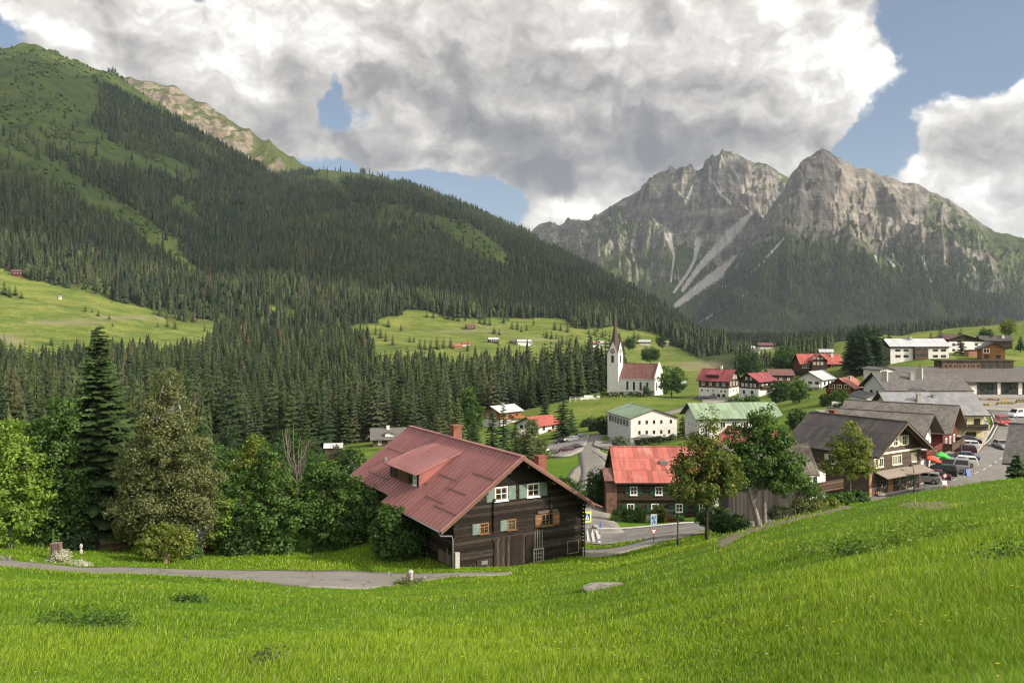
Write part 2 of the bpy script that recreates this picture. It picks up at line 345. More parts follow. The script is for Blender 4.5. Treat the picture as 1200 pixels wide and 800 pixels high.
def ground_mat(g, b):
    a = g.attr('mask'); f, l, d = g.sep(a.outputs['Color'])
    pos = g.node('ShaderNodeNewGeometry').outputs['Position']
    n1 = g.noise(pos, .035, 5, .6); n2 = g.noise(pos, .35, 6, .65); n3 = g.noise(pos, 3.0, 5, .7); n4 = g.noise(pos, .008, 5, .6)
    st = g.noise(g.vm('MULTIPLY', pos, (.02, .06, .12)), 1.0, 5, .65)
    dry = g.ramp(g.m('ADD', g.m('MULTIPLY', st, .6), g.m('MULTIPLY', n2, .4)), [(.33, (.050, .085, .016)), (.45, (.095, .135, .025)), (.56, (.165, .185, .042)), (.68, (.235, .205, .078))])
    vivid = g.ramp(g.m('ADD', g.m('MULTIPLY', n1, .45), g.m('MULTIPLY', n2, .55)), [(.30, (.055, .115, .007)), (.5, (.100, .185, .010)), (.68, (.150, .225, .015))])
    vivid = g.mix(g.ss(n3, .35, .7), g.mix(1., vivid, (.62, .70, .6), 'MULTIPLY'), vivid)
    grass = g.mix(l, dry, vivid)
    alp = g.ramp(g.m('ADD', g.m('MULTIPLY', g.noise(pos, .022, 6, .7), .65), g.m('MULTIPLY', n2, .35)), [(.36, (.022, .036, .011)), (.47, (.044, .064, .018)), (.60, (.075, .098, .026)), (.72, (.125, .13, .048))])
    grass = g.mix(g.ss(g.sep(pos)[2], 70, 200), grass, alp)
    floor = g.mix(g.ss(n2, .3, .7), (.018, .028, .010), (.045, .06, .020))
    floor = g.mix(g.ss(n4, .55, .70), floor, (.075, .10, .028))
    c = g.mix(f, grass, floor)
    dc = g.mix(n3, (.16, .13, .095), (.30, .25, .19))
    c = g.mix(g.m('MULTIPLY', d, g.ss(g.m('ADD', n3, g.m('MULTIPLY', d, .5)), .4, .8)), c, dc)
    g.set(b.inputs['Base Color'], c); b.inputs['Specular IOR Level'].default_value = .1
    bump(g, b, g.m('ADD', g.m('MULTIPLY', n3, .4), n2), .6, .25)
MG = mat('meadow_ground', rough=.95, fn=ground_mat)
gm = np_mesh('ground', np.stack([XX.ravel(), VV.ravel(), ZZ.ravel()], 1), grid_faces(NV, NU), MG, {'mask': gcol}, smooth=True)
tag(link('ground', gm), kind='structure')

# ------------------------------------------------------------------ bare mountains beyond the valley
def rock_mat(g, b):
    a = g.attr('mask'); veg, scree, warm = g.sep(a.outputs['Color'])
    geo = g.node('ShaderNodeNewGeometry'); pos = geo.outputs['Position']; nz = g.sep(geo.outputs['Normal'])[2]
    ps = g.vm('MULTIPLY', pos, (1, 1, .35))
    n1 = g.noise(pos, .004, 8, .62); n2 = g.noise(ps, .016, 8, .68); n3 = g.noise(pos, .05, 6, .65)
    strat = g.noise(g.vm('MULTIPLY', pos, (.10, .10, 1.0)), .022, 6, .7, .5)
    rock = g.ramp(g.m('ADD', g.m('MULTIPLY', n2, .6), g.m('MULTIPLY', strat, .4)), [(.34, (.048, .043, .037)), (.46, (.135, .120, .101)), (.58, (.275, .248, .205)), (.72, (.43, .392, .325))])
    grass = g.ramp(g.m('ADD', g.m('MULTIPLY', n3, .5), g.m('MULTIPLY', n1, .5)), [(.32, (.030, .045, .016)), (.5, (.060, .080, .024)), (.68, (.105, .12, .038))])
    v = g.m('ADD', veg, g.m('ADD', g.m('MULTIPLY', g.m('SUBTRACT', n1, .5), 1.2), g.m('ADD', g.m('MULTIPLY', g.m('SUBTRACT', n3, .5), .9), g.m('MULTIPLY', g.m('SUBTRACT', nz, .62), 1.1))))
    c = g.mix(g.ss(v, .38, .62), rock, grass)
    sc = g.ss(g.m('ADD', scree, g.m('MULTIPLY', g.m('SUBTRACT', n3, .5), .9)), .42, .68)
    c = g.mix(sc, c, g.mix(n3, (.34, .32, .30), (.50, .48, .455)))
    c = g.mix(g.m('MULTIPLY', warm, .6), c, g.mix(1., c, (1.25, 1.08, .82), 'MULTIPLY'))
    g.set(b.inputs['Base Color'], c); b.inputs['Specular IOR Level'].default_value = .1
    bump(g, b, g.m('ADD', g.m('MULTIPLY', n2, 1.0), g.m('MULTIPLY', n3, .5)), .9, 28)
MR = mat('mountain_rock', rough=.95, fn=rock_mat)

def mountain(name, px0, px1, nu, ridge, yb, yr, nv, amp, exp, zbase, extra=None, veg=None, scree=(), warm=None, sx=420., back=1.25, seed=0, tops=26):
    pxs = np.linspace(px0, px1, nu); tt = np.concatenate([np.linspace(0, 1, nv), np.linspace(1.03, back, 10)])
    PXg, Tg = np.meshgrid(pxs, tt); YR = interp(PXg, yr); YB = interp(PXg, yb)
    Y = YB + (YR - YB) * Tg; X = (PXg - 600) / F * Y; zr = (HZ - interp(PXg, ridge)) / F * YR
    t = np.clip(Tg, 0, 1); z = zbase + (zr - zbase) * t ** exp
    z = np.where(Tg > 1, zr - (Y - YR) * .8, z)
    env = np.clip(t * 2.2, 0, 1) * np.clip((1.0 - t) * 7 + .07, 0, 1)
    rel = np.clip((zr - zbase) / 900, .12, 1.1)
    wx = (fbm(X / 700 + seed, Y / 700, 3) - .5) * 1.3
    r1 = ridged(X / (sx * 1.9) + wx + seed, z / 2600 + Y / 2400 + seed, 4) - .42
    r2 = ridged(X / (sx * .55) + wx * 2 + seed * 2, z / 900 + Y / 1300, 5) - .42
    r3 = fbm(X / 70 + seed, z / 70 + Y / 130, 5, .6) - .5
    z = z + env * rel * amp * (r1 * .95 + r2 * .66 + r3 * .45)
    r4 = ridged(PXg / 15 + wx * .8 + (fbm(t * 7 + seed, PXg / 30, 3) - .5) * 1.6, t * 3.2 + PXg / 60 + seed, 4, .6) - .4; r5 = ridged(PXg / 5.5 + (fbm(t * 14, PXg / 14 + seed, 3) - .5) * 1.8, t * 9 + seed, 3, .6) - .4
    z = z + env * rel * amp * ((r4 * .27 + r5 * .11) * np.clip((1 - t) * 5, .15, 1))
    z = z + (ridged(X / 95 + seed, Y / 900, 4) - .5) * tops * rel * np.clip((t - .8) * 5, 0, 1) * (Tg <= 1.0)
    if extra is not None: z = z + extra(PXg, t, X, Y) * env
    pxv, pyv = proj(X, Y, z)
    vg = veg(pxv, pyv, t, X, Y); s = np.zeros_like(X)
    for line, w in scree:
        for (a, b_) in zip(line[:-1], line[1:]):
            ax, ay = a[:2]; bx, by = b_[:2]; L2 = (bx - ax) ** 2 + (by - ay) ** 2
            k = np.clip(((pxv - ax) * (bx - ax) + (pyv - ay) * (by - ay)) / L2, 0, 1)
            wd = w * (a[2] + (b_[2] - a[2]) * k); d = np.hypot(pxv - ax - k * (bx - ax), pyv - ay - k * (by - ay)) / wd
            s = np.maximum(s, 1 - d * .6)
    wm = warm(pxv, pyv) if warm else np.zeros_like(X)
    me = np_mesh(name, np.stack([X.ravel(), Y.ravel(), z.ravel()], 1), grid_faces(len(tt), nu), MR, {'mask': np.stack([vg.ravel(), np.clip(s, 0, 1).ravel(), wm.ravel()], 1)}, smooth=True)
    tag(link(name, me), kind='structure')
    return X, Y, z, pxv, pyv, t
M_A = [(540,330),(570,305),(600,282),(620,272),(632,262),(645,259),(655,264),(668,257),(690,258),(700,251),(730,233),(762,214),(785,207),(800,201),(818,200),(832,191),(842,184),(852,181),(862,184),(880,193),(898,195),(915,205),(935,214),(1000,240),(1040,260)]
M_B = [(740,420),(790,392),(815,362),(840,330),(865,298),(890,262),(910,232),(925,208),(938,190),(948,184),(957,179.5),(965,176),(972,178.5),(980,183.5),(990,188),(1003,197),(1016,196),(1030,206),(1045,207),(1058,213),(1072,214),(1088,222),(1100,226),(1120,239),(1140,252),(1165,271),(1200,278),(1260,292),(1340,300),(1450,330)]
def vegA(px, py, t, X, Y):
    v = sstep(py, 262, 320) * .30 + .27
    v = np.where(inpoly(px, py, [(690,290),(720,240),(760,262),(775,300),(780,340),(740,345),(690,320)]), .50, v)
    v = np.where(inpoly(px, py, [(788,300),(803,282),(818,300),(808,312),(790,312)]), .95, v)
    v = np.where(py < 215, v + .1, v)
    return v
def vegB(px, py, t, X, Y):
    d = py - interp(px, [(800, 350), (870, 300), (920, 270), (960, 262), (1000, 282), (1060, 290), (1120, 285), (1200, 300)])
    v = sstep(d, -45, 40) * .70 + .18
    v = np.where(inpoly(px, py, [(1090,225),(1140,250),(1200,276),(1200,300),(1130,290),(1080,262)]), v + .30, v)
    v = np.where(inpoly(px, py, [(1085,280),(1150,285),(1185,330),(1170,345),(1120,335),(1090,310)]), v - .30, v)
    return v
SCR_A = [([(880,250,2.5),(868,262,6),(850,282,8),(832,300,6),(818,315,4),(800,340,3)], 1.0), ([(925,292,6),(890,300,10),(865,305,10),(840,322,9),(815,340,7),(792,358,4)], .9),
         ([(818,282,6),(815,302,3),(806,320,2.5),(790,342,2.5)], .9), ([(783,275,6),(790,300,1.6),(786,330,1.6)], .9), ([(835,212,1.2),(845,228,2),(856,238,2.5)], 1), ([(812,217,1.2),(806,232,2)], 1), ([(870,205,1.),(872,226,3)], .7)]
SCR_B = [([(872,322,3),(850,335,5),(825,350,6),(805,362,4)], 1.0), ([(918,280,2),(895,306,3),(870,330,2)], .7), ([(1185,358,4),(1196,372,6),(1206,385,7)], 1.), ([(1038,300,2),(1048,312,2)], .8), ([(1080,300,2),(1092,335,3)], .7), ([(1025,298,1.5),(1030,310,2)], .6), ([(880,340,2),(850,360,2.5),(820,378,2)], .7)]
mtA = mountain('mountain', 540, 1040, 480, M_A, [(540, 3600), (1040, 3900)], [(540, 6600), (650, 6300), (850, 6000), (920, 5800), (1040, 5600)], 300, 230, 1.0, -70, veg=vegA, scree=SCR_A, seed=3, tops=10)
def spurB(px, t, X, Y):      # the arete that runs from the right summit towards the valley, and its shoulder
    c = 965 - 130 * (1 - t) ** 1.2; return 230 * np.exp(-((px - c) / 38) ** 2) * np.clip(t, 0, 1) * np.clip((1 - t) * 5, 0, 1) - 60 * np.exp(-((px - (c + 110)) / 50) ** 2) * t
mtB = mountain('mountain', 740, 1450, 640, M_B, [(740, 3000), (900, 3000), (1200, 2900), (1450, 2800)], [(740, 4300), (900, 4700), (965, 4900), (1100, 4700), (1250, 4500), (1450, 4400)], 320, 215, 1.12, -70, extra=spurB, veg=vegB, scree=SCR_B, seed=11)
M_C = [(20,170),(60,140),(100,112),(130,98),(150,93),(165,92),(180,93),(195,100),(210,104),(230,117),(250,128),(275,143),(300,158),(320,168),(340,182),(360,193),(380,205),(440,240),(520,300)]
mtC = mountain('mountain', 20, 520, 260, M_C, [(20, 2700), (520, 2900)], [(20, 3600), (250, 3500), (520, 3500)], 120, 120, .9, 0, veg=lambda px, py, t, X, Y: .33 + .3 * sstep(px, 240, 330), warm=lambda x, y: np.full_like(x, .8), sx=300, seed=23)
# ------------------------------------------------------------------ conifers
def needle_mat(g, b):
    t = g.attr('tint').outputs['Color']
    pos = g.node('ShaderNodeNewGeometry').outputs['Position']
    n = g.noise(pos, .9, 3, .7)
    c = g.mix(1., t, g.ramp(n, [(.3, (.62, .62, .62)), (.7, (1.35, 1.35, 1.3))]), 'MULTIPLY')
    g.set(b.inputs['Base Color'], c); b.inputs['Specular IOR Level'].default_value = .12
MN = mat('spruce_needles', rough=.85, fn=needle_mat)
MBARK = mat('bark', rough=.95, fn=lambda g, b: (g.set(b.inputs['Base Color'], g.ramp(g.noise(g.vm('MULTIPLY', g.node('ShaderNodeTexCoord').outputs['Object'], (6, 6, 1.2)), 1.6, 5, .7), [(.3, (.045, .035, .026)), (.7, (.15, .125, .10))])),
     bump(g, b, g.noise(g.vm('MULTIPLY', g.node('ShaderNodeTexCoord').outputs['Object'], (8, 8, 1.2)), 2, 4, .7), .6, .05)))
def cone_tree(tiers, star, rng, skew=.0):
    """a unit conifer: height 1, base radius 1; star-shaped skirts stacked up the stem"""
    V, T = [], []
    for k in range(tiers):
        f = k / tiers; zb = .07 + .93 * f ** .95; zt = min(1.0, zb + 1.75 * (.93 / tiers) * (1.05 - .2 * f))
        if k == tiers - 1: zt = 1.0
        r = (1 - f) ** .85 * (.92 + .16 * rng.rand()) + .03; a0 = rng.rand() * 6.28; i0 = len(V)
        V.append((0, 0, zt))
        for j in range(star * 2):
            a = a0 + math.pi * j / star + rng.uniform(-.12, .12); rr = r * (rng.uniform(.82, 1.12) if j % 2 == 0 else rng.uniform(.42, .6))
            V.append((rr * math.cos(a), rr * math.sin(a), zb - (.022 if j % 2 == 0 else -.02) + rng.uniform(-.012, .012)))
        n = star * 2
        for j in range(n): T.append((i0, i0 + 1 + j, i0 + 1 + (j + 1) % n))
    return np.array(V), np.array(T)
def spruce_geo(rng, tiers=17, arms=8, sub=4):
    """unit spruce built bough by bough: each bough a drooping spine with toothed side sprays"""
    V, T = [], []
    for k in range(tiers):
        f = k / (tiers - .4); z0 = .06 + .93 * f; r = ((1 - f) ** .8 * .97 + .035)
        na = arms if f < .8 else max(5, arms - 2); a0 = rng.rand() * 6.28
        for j in range(na):
            a = a0 + 6.283 * j / na + rng.uniform(-.25, .25); L = r * rng.uniform(.72, 1.12); zz = z0 + rng.uniform(-.016, .016)
            dx, dy = math.cos(a), math.sin(a); sx, sy = -dy, dx; dr = rng.uniform(.05, .085) * (1 - .4 * f)
            prev = None
            for q in range(sub + 1):
                s = q / sub; w = L * .30 * math.sin(math.pi * min(1, s * .86 + .16)) * (1 if q < sub else .12) * rng.uniform(.75, 1.25)
                zc = zz + .022 * (1 - f) * s - dr * s ** 1.6 * L; x, y = dx * L * s, dy * L * s; dp = -.012 - .03 * w
                ids = (len(V), len(V) + 1, len(V) + 2); V += [(x, y, zc), (x + sx * w, y + sy * w, zc + dp), (x - sx * w, y - sy * w, zc + dp)]
                if prev:
                    T += [(prev[0], ids[0], ids[1]), (prev[0], ids[1], prev[1]), (prev[0], ids[2], ids[0]), (prev[0], prev[2], ids[2])]
                prev = ids
    TV, TT = [], []
    n0 = len(V)
    for z, r in ((-.03, .05), (.55, .03), (1.0, .004)):
        for k in range(5): V.append((r * math.cos(1.2566 * k), r * math.sin(1.2566 * k), z))
    for q in range(2):
        for k in range(5):
            a, b, c, d = n0 + q * 5 + k, n0 + q * 5 + (k + 1) % 5, n0 + q * 5 + 5 + (k + 1) % 5, n0 + q * 5 + 5 + k; T += [(a, b, c), (a, c, d)]
    return np.array(V), np.array(T)
def swept(pts, rads, n=6, V=None, T=None):
    """tapered tube along points"""
    V = [] if V is None else V; T = [] if T is None else T; prev = None; pts = [Vector(p) for p in pts]
    for i, p in enumerate(pts):
        d = (pts[min(i + 1, len(pts) - 1)] - pts[max(i - 1, 0)]).normalized(); a = d.orthogonal().normalized() if abs(d.z) < .9 else Vector((1, 0, 0)); a = (a - d * a.dot(d)).normalized(); b = d.cross(a)
        ring = []
        for k in range(n):
            t = 6.2832 * k / n; v = p + (a * math.cos(t) + b * math.sin(t)) * rads[i]; ring.append(len(V)); V.append(tuple(v))
        if prev:
            for k in range(n): T.append((prev[k], prev[(k + 1) % n], ring[(k + 1) % n], ring[k]))
        prev = ring
    T.append(tuple(prev)) if n == 4 else None
    return V, T
def stand(name, XY, Z, H, Wd, tint, tmpls, rng, label=None, cat=None, kind='stuff', share=None):
    VV_, TT_, CC_ = [], [], []; pick = rng.choice(len(tmpls), len(H), p=share); off = 0
    for q, tm in enumerate(tmpls):
        s = pick == q; v, t, c = stand1(XY[s], Z[s], H[s] * (.66 if len(tm[0]) == 126 else 1), Wd[s], tint[s] * (np.array([1.2, 1.25, 1.0]) if len(tm[0]) == 126 else 1), tm, rng); VV_.append(v); TT_.append(t + off); CC_.append(c); off += len(v)
    o = link(name, np_mesh(name, np.concatenate(VV_), np.concatenate(TT_), MN, {'tint': np.concatenate(CC_)})); tag(o, label, cat, kind=kind); return o
def stand1(XY, Z, H, Wd, tint, tmpl, rng):
    Vt, Tt = tmpl; N = len(H); n = len(Vt); a = rng.rand(N) * 6.283; ca, sa = np.cos(a)[:, None], np.sin(a)[:, None]
    x = Vt[None, :, 0] * Wd[:, None]; y = Vt[None, :, 1] * Wd[:, None]
    V = np.empty((N, n, 3), np.float32); V[..., 0] = x * ca - y * sa + XY[:, 0, None]; V[..., 1] = x * sa + y * ca + XY[:, 1, None]; V[..., 2] = Vt[None, :, 2] * H[:, None] + Z[:, None]
    T = (Tt[None] + (np.arange(N) * n)[:, None, None]).reshape(-1, 3); col = np.repeat(tint, n, 0)
    return V.reshape(-1, 3), T, col
def blob_tree(seed):
    r = np.random.RandomState(seed); bm = bmesh.new(); bmesh.ops.create_icosphere(bm, subdivisions=2, radius=1)
    V = np.array([v.co[:] for v in bm.verts]); T = np.array([[v.index for v in f.verts] for f in bm.faces]); bm.free()
    VV_, TT_ = [], []
    for k, (ox, oy, oz, sr) in enumerate(((0, 0, .68, .95), (.45, .2, .42, 1.0), (-.4, -.25, .38, 1.05))):
        v = V * (.62 + .75 * r.rand(len(V)))[:, None] * sr; v[:, 2] = oz + v[:, 2] * .34; v[:, 0] += ox; v[:, 1] += oy; VV_.append(v); TT_.append(T + len(V) * k)
    return np.concatenate(VV_), np.concatenate(TT_)
rng = np.random.RandomState(5)
def tints(N, X, Y, dark=(.022, .035, .016), lite=(.052, .066, .022), rng=rng):
    k = np.clip(fbm(X / 60, Y / 90, 3) * 1.2 - .25 + rng.normal(0, .34, N), 0, 1)[:, None]
    t = np.array(dark) * (1 - k) + np.array(lite) * k
    old = rng.rand(N) < .04; t[old] = np.array([.075, .060, .040]) * rng.uniform(.6, 1, (old.sum(), 1))
    return t
# running upper envelope of the terrain as the valley floor sees it: trees wholly behind a ridge are left out
ENV = np.minimum.accumulate(np.where(PY > 5000, 5000, PY), axis=0)
def hidden(X, Y, ztop):
    px, py = proj(X, Y, ztop); iu = np.clip(((X / Y + .98) / 1.96 * (NU - 1)).round().astype(int), 0, NU - 1); iv = np.clip(np.searchsorted(vs, Y) - 2, 0, NV - 1)
    return py > ENV[iv, iu] + 1.5
def scatter(Y0, Y1, sp, upx0, upx1, fmask):
    """jittered rows between two distances"""
    out = []
    y = Y0
    while y < Y1:
        x0, x1 = (upx0 - 600) / F * y, (upx1 - 600) / F * y; n = int((x1 - x0) / sp)
        X = x0 + (np.arange(n) + rng.rand(n)) * sp; Yr = y + rng.uniform(-.5, .5, n) * sp; out.append(np.stack([X, Yr], 1)); y += sp
    XY = np.concatenate(out); Z = ground(XY[:, 0], XY[:, 1]); p = fmask(XY[:, 0], XY[:, 1], Z)
    k = rng.rand(len(XY)) < p; return XY[k], Z[k]
# --- the wood in the ravine: the trees that show are things of their own
XYm, Zm = scatter(150, 900, 5.6, -45, 745, forest_mask)
Hm = rng.uniform(12, 29, len(Zm)) ** 1.0 * (.62 + .76 * fbm(XYm[:, 0] / 38, XYm[:, 1] / 38, 3)); Wm = Hm * rng.uniform(.14, .21, len(Zm)); Zm -= .3
keep = ~hidden(XYm[:, 0], XYm[:, 1], Zm + Hm); XYm, Zm, Hm, Wm = XYm[keep], Zm[keep], Hm[keep], Wm[keep]
tm = tints(len(Zm), XYm[:, 0], XYm[:, 1])
# which of them show: front to back on a coarse raster of the view, with the near trees and houses already drawn
occ = np.zeros((400, 600), bool); gy, gx = np.mgrid[0:400, 0:600] * 2.0
for poly in ([(405,556),(480,500),(613,534),(703,595),(683,655),(420,655)], [(85,430),(115,378),(145,430),(150,600),(70,600),(0,600),(0,480),(60,470)], [(130,600),(150,470),(195,425),(250,480),(262,600)], [(255,600),(300,525),(350,560),(400,530),(430,600),(430,650),(250,650)], [(525,530),(535,460),(560,450),(572,530)], [(590,520),(605,475),(625,540)], [(645,510),(658,455),(672,510)]):
    occ |= inpoly(gx, gy, poly)
occ[280:] |= True
occ[:, :] |= (gy > 660)
score = np.zeros(len(Zm)); 
for i in np.argsort(XYm[:, 1]):
    bx, by = proj(XYm[i, 0], XYm[i, 1], Zm[i]); tx, ty = proj(XYm[i, 0], XYm[i, 1], Zm[i] + Hm[i]); w = Wm[i] / XYm[i, 1] * F
    if bx < -20 or bx > 1220: continue
    j0, j1 = max(0, int(ty / 2)), min(400, int(by / 2)); i0, i1 = max(0, int((bx - w) / 2)), min(600, int((bx + w) / 2) + 1)
    if j1 <= j0 or i1 <= i0: continue
    sy, sx = gy[j0:j1, i0:i1], gx[j0:j1, i0:i1]; tri = np.abs(sx - bx) <= w * np.clip((sy - ty) / (by - ty), 0, 1) + .6
    new = tri & ~occ[j0:j1, i0:i1]; score[i] = new.sum(); occ[j0:j1, i0:i1] |= tri
N_SINGLE = 285
order = np.argsort(-score)[:N_SINGLE]; single = np.zeros(len(Zm), bool); single[order] = True
protos = []
for v in range(6):
    Vt, Tt = spruce_geo(np.random.RandomState(40 + v), 15, 7, 3)
    k = v / 5; base = np.array((.018, .032, .013)) * (1 - k) + np.array((.038, .054, .017)) * k
    if v == 4: base = np.array((.052, .058, .028))
    if v == 1: base = np.array((.040, .052, .032))
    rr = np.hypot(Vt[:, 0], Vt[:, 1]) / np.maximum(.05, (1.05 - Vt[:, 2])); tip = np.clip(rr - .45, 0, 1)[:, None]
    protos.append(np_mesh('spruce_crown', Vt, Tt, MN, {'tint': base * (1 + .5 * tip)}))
SPK = {0: 'dark green', 1: 'grey green', 2: 'deep green', 3: 'mid green', 4: 'faded olive', 5: 'fresh green'}
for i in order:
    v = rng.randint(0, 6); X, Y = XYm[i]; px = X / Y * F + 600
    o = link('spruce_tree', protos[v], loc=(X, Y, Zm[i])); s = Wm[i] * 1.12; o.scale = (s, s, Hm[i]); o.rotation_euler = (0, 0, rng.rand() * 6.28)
    side = 'left half' if px < 250 else ('middle' if px < 450 else 'right part')
    tag(o, f"{SPK[v]} {'tall' if Hm[i] > 23 else 'shorter'} spruce standing in the {side} of the dense ravine wood", 'tree', 'spruces of the ravine wood')
q = ~single
stand('ravine_wood', XYm[q], Zm[q], Hm[q], Wm[q] * 1.1, tm[q], [cone_tree(8, 5, np.random.RandomState(1)), cone_tree(7, 4, np.random.RandomState(11)), cone_tree(9, 5, np.random.RandomState(12)), blob_tree(1)], rng, 'dense dark spruce wood filling the ravine below the hay meadows', 'wood', share=[.36, .32, .32, 0])
# --- forest on the mountainside
XYf, Zf = scatter(520, 1750, 7.0, -70, 1190, lambda X, Y, Z: forest_mask(X, Y, Z) * ((Y > 880) | (X / Y * F > 262))); XYg, Zg = scatter(1750, 3100, 8.6, -70, 1190, forest_mask)
XYf = np.concatenate([XYf, XYg]); Zf = np.concatenate([Zf, Zg])
Hf = rng.uniform(10, 27, len(Zf)) * (.8 + .4 * fbm(XYf[:, 0] / 90, XYf[:, 1] / 120, 2)); 
pxf, pyf = proj(XYf[:, 0], XYf[:, 1], Zf); alt = sstep(pyf, 60, 190); Hf *= np.where((pxf > 850) & (XYf[:, 1] < 1300), .55, 1); Hf *= .55 + .45 * np.maximum(alt, sstep(pxf, 150, 330)); Zf -= .5
keep = ~hidden(XYf[:, 0], XYf[:, 1], Zf + Hf); XYf, Zf, Hf = XYf[keep], Zf[keep], Hf[keep]
stand('mountainside_forest', XYf, Zf, Hf, Hf * rng.uniform(.13, .20, len(Hf)), tints(len(Hf), XYf[:, 0], XYf[:, 1], (.017, .028, .015), (.056, .070, .027)), [cone_tree(4, 4, np.random.RandomState(2)), cone_tree(3, 4, np.random.RandomState(13)), cone_tree(5, 3, np.random.RandomState(14)), blob_tree(2)], rng, 'dark spruce forest covering the steep mountainside on the left', 'forest', share=[.36, .28, .29, .07])
print('trees', len(Zm), len(Hf))
# --- green alder scrub on the open strips of the mountainside
XYs, Zs = scatter(1250, 2500, 9.0, -60, 640, lambda X, Y, Z: sum(inpoly(*proj(X, Y, Z), p) for p in CLEAR[:9]) * sstep(fbm(X / 60, Y / 90, 4), .46, .64) * .38)
Hs = rng.uniform(3, 8, len(Zs)); ks = ~hidden(XYs[:, 0], XYs[:, 1], Zs + Hs)
stand('alder_scrub', XYs[ks], Zs[ks] - .5, Hs[ks] * 1.4, Hs[ks] * rng.uniform(.32, .5, ks.sum()), tints(ks.sum(), XYs[ks, 0], XYs[ks, 1], (.035, .058, .018), (.070, .098, .028)), [blob_tree(5), blob_tree(6)], rng, 'green alder scrub on the treeless strips of the mountainside', 'scrub')
# --- forest on the lower flanks of the rocky massif
def massif_trees(mt, dens, sp):
    X, Y, z, px, py, t = mt; out = []
    pxs = px[0]; 
    n = int(dens); iu = rng.uniform(0, X.shape[1] - 1.01, n); iv = rng.uniform(0, 250, n)
    a = iu.astype(int); b = iv.astype(int); fu, fv = iu - a, iv - b
    def bl(G): return G[b, a] * (1 - fu) * (1 - fv) + G[b, a + 1] * fu * (1 - fv) + G[b + 1, a] * (1 - fu) * fv + G[b + 1, a + 1] * fu * fv
    return np.stack([bl(X), bl(Y)], 1), bl(z), bl(px), bl(py)
def massif_density(px, py, X, Y):
    line = interp(px, [(620, 330), (700, 345), (780, 372), (800, 362), (830, 345), (870, 318), (900, 300), (940, 290), (985, 300), (1020, 318), (1060, 325), (1100, 330), (1150, 338), (1200, 330), (1300, 330)])
    d = sstep(py - line + (fbm(X / 160, Y / 160, 4) - .5) * 90, -22, 34)
    d *= sstep(fbm(X / 120 + 3, Y / 300 + 8, 4), .30, .44)
    return d
for mt, n in ((mtB, 60000),):
    XYb, Zb, pxb, pyb = massif_trees(mt, n, 1)
    k = (rng.rand(n) < massif_density(pxb, pyb, XYb[:, 0], XYb[:, 1])) & (pxb > 640) & (pxb < 1270) & (pyb < 420)
    XYb, Zb = XYb[k], Zb[k]; Hb = rng.uniform(16, 30, len(Zb))
    stand('flank_forest', XYb, Zb - 1, Hb, Hb * rng.uniform(.16, .25, len(Hb)), tints(len(Hb), XYb[:, 0], XYb[:, 1], (.032, .046, .026), (.085, .098, .036)), [cone_tree(2, 4, np.random.RandomState(3)), cone_tree(3, 3, np.random.RandomState(15)), cone_tree(2, 3, np.random.RandomState(16))], rng, 'hazy spruce forest on the lower flanks of the rocky massif', 'forest')
    print('flank', len(Hb))
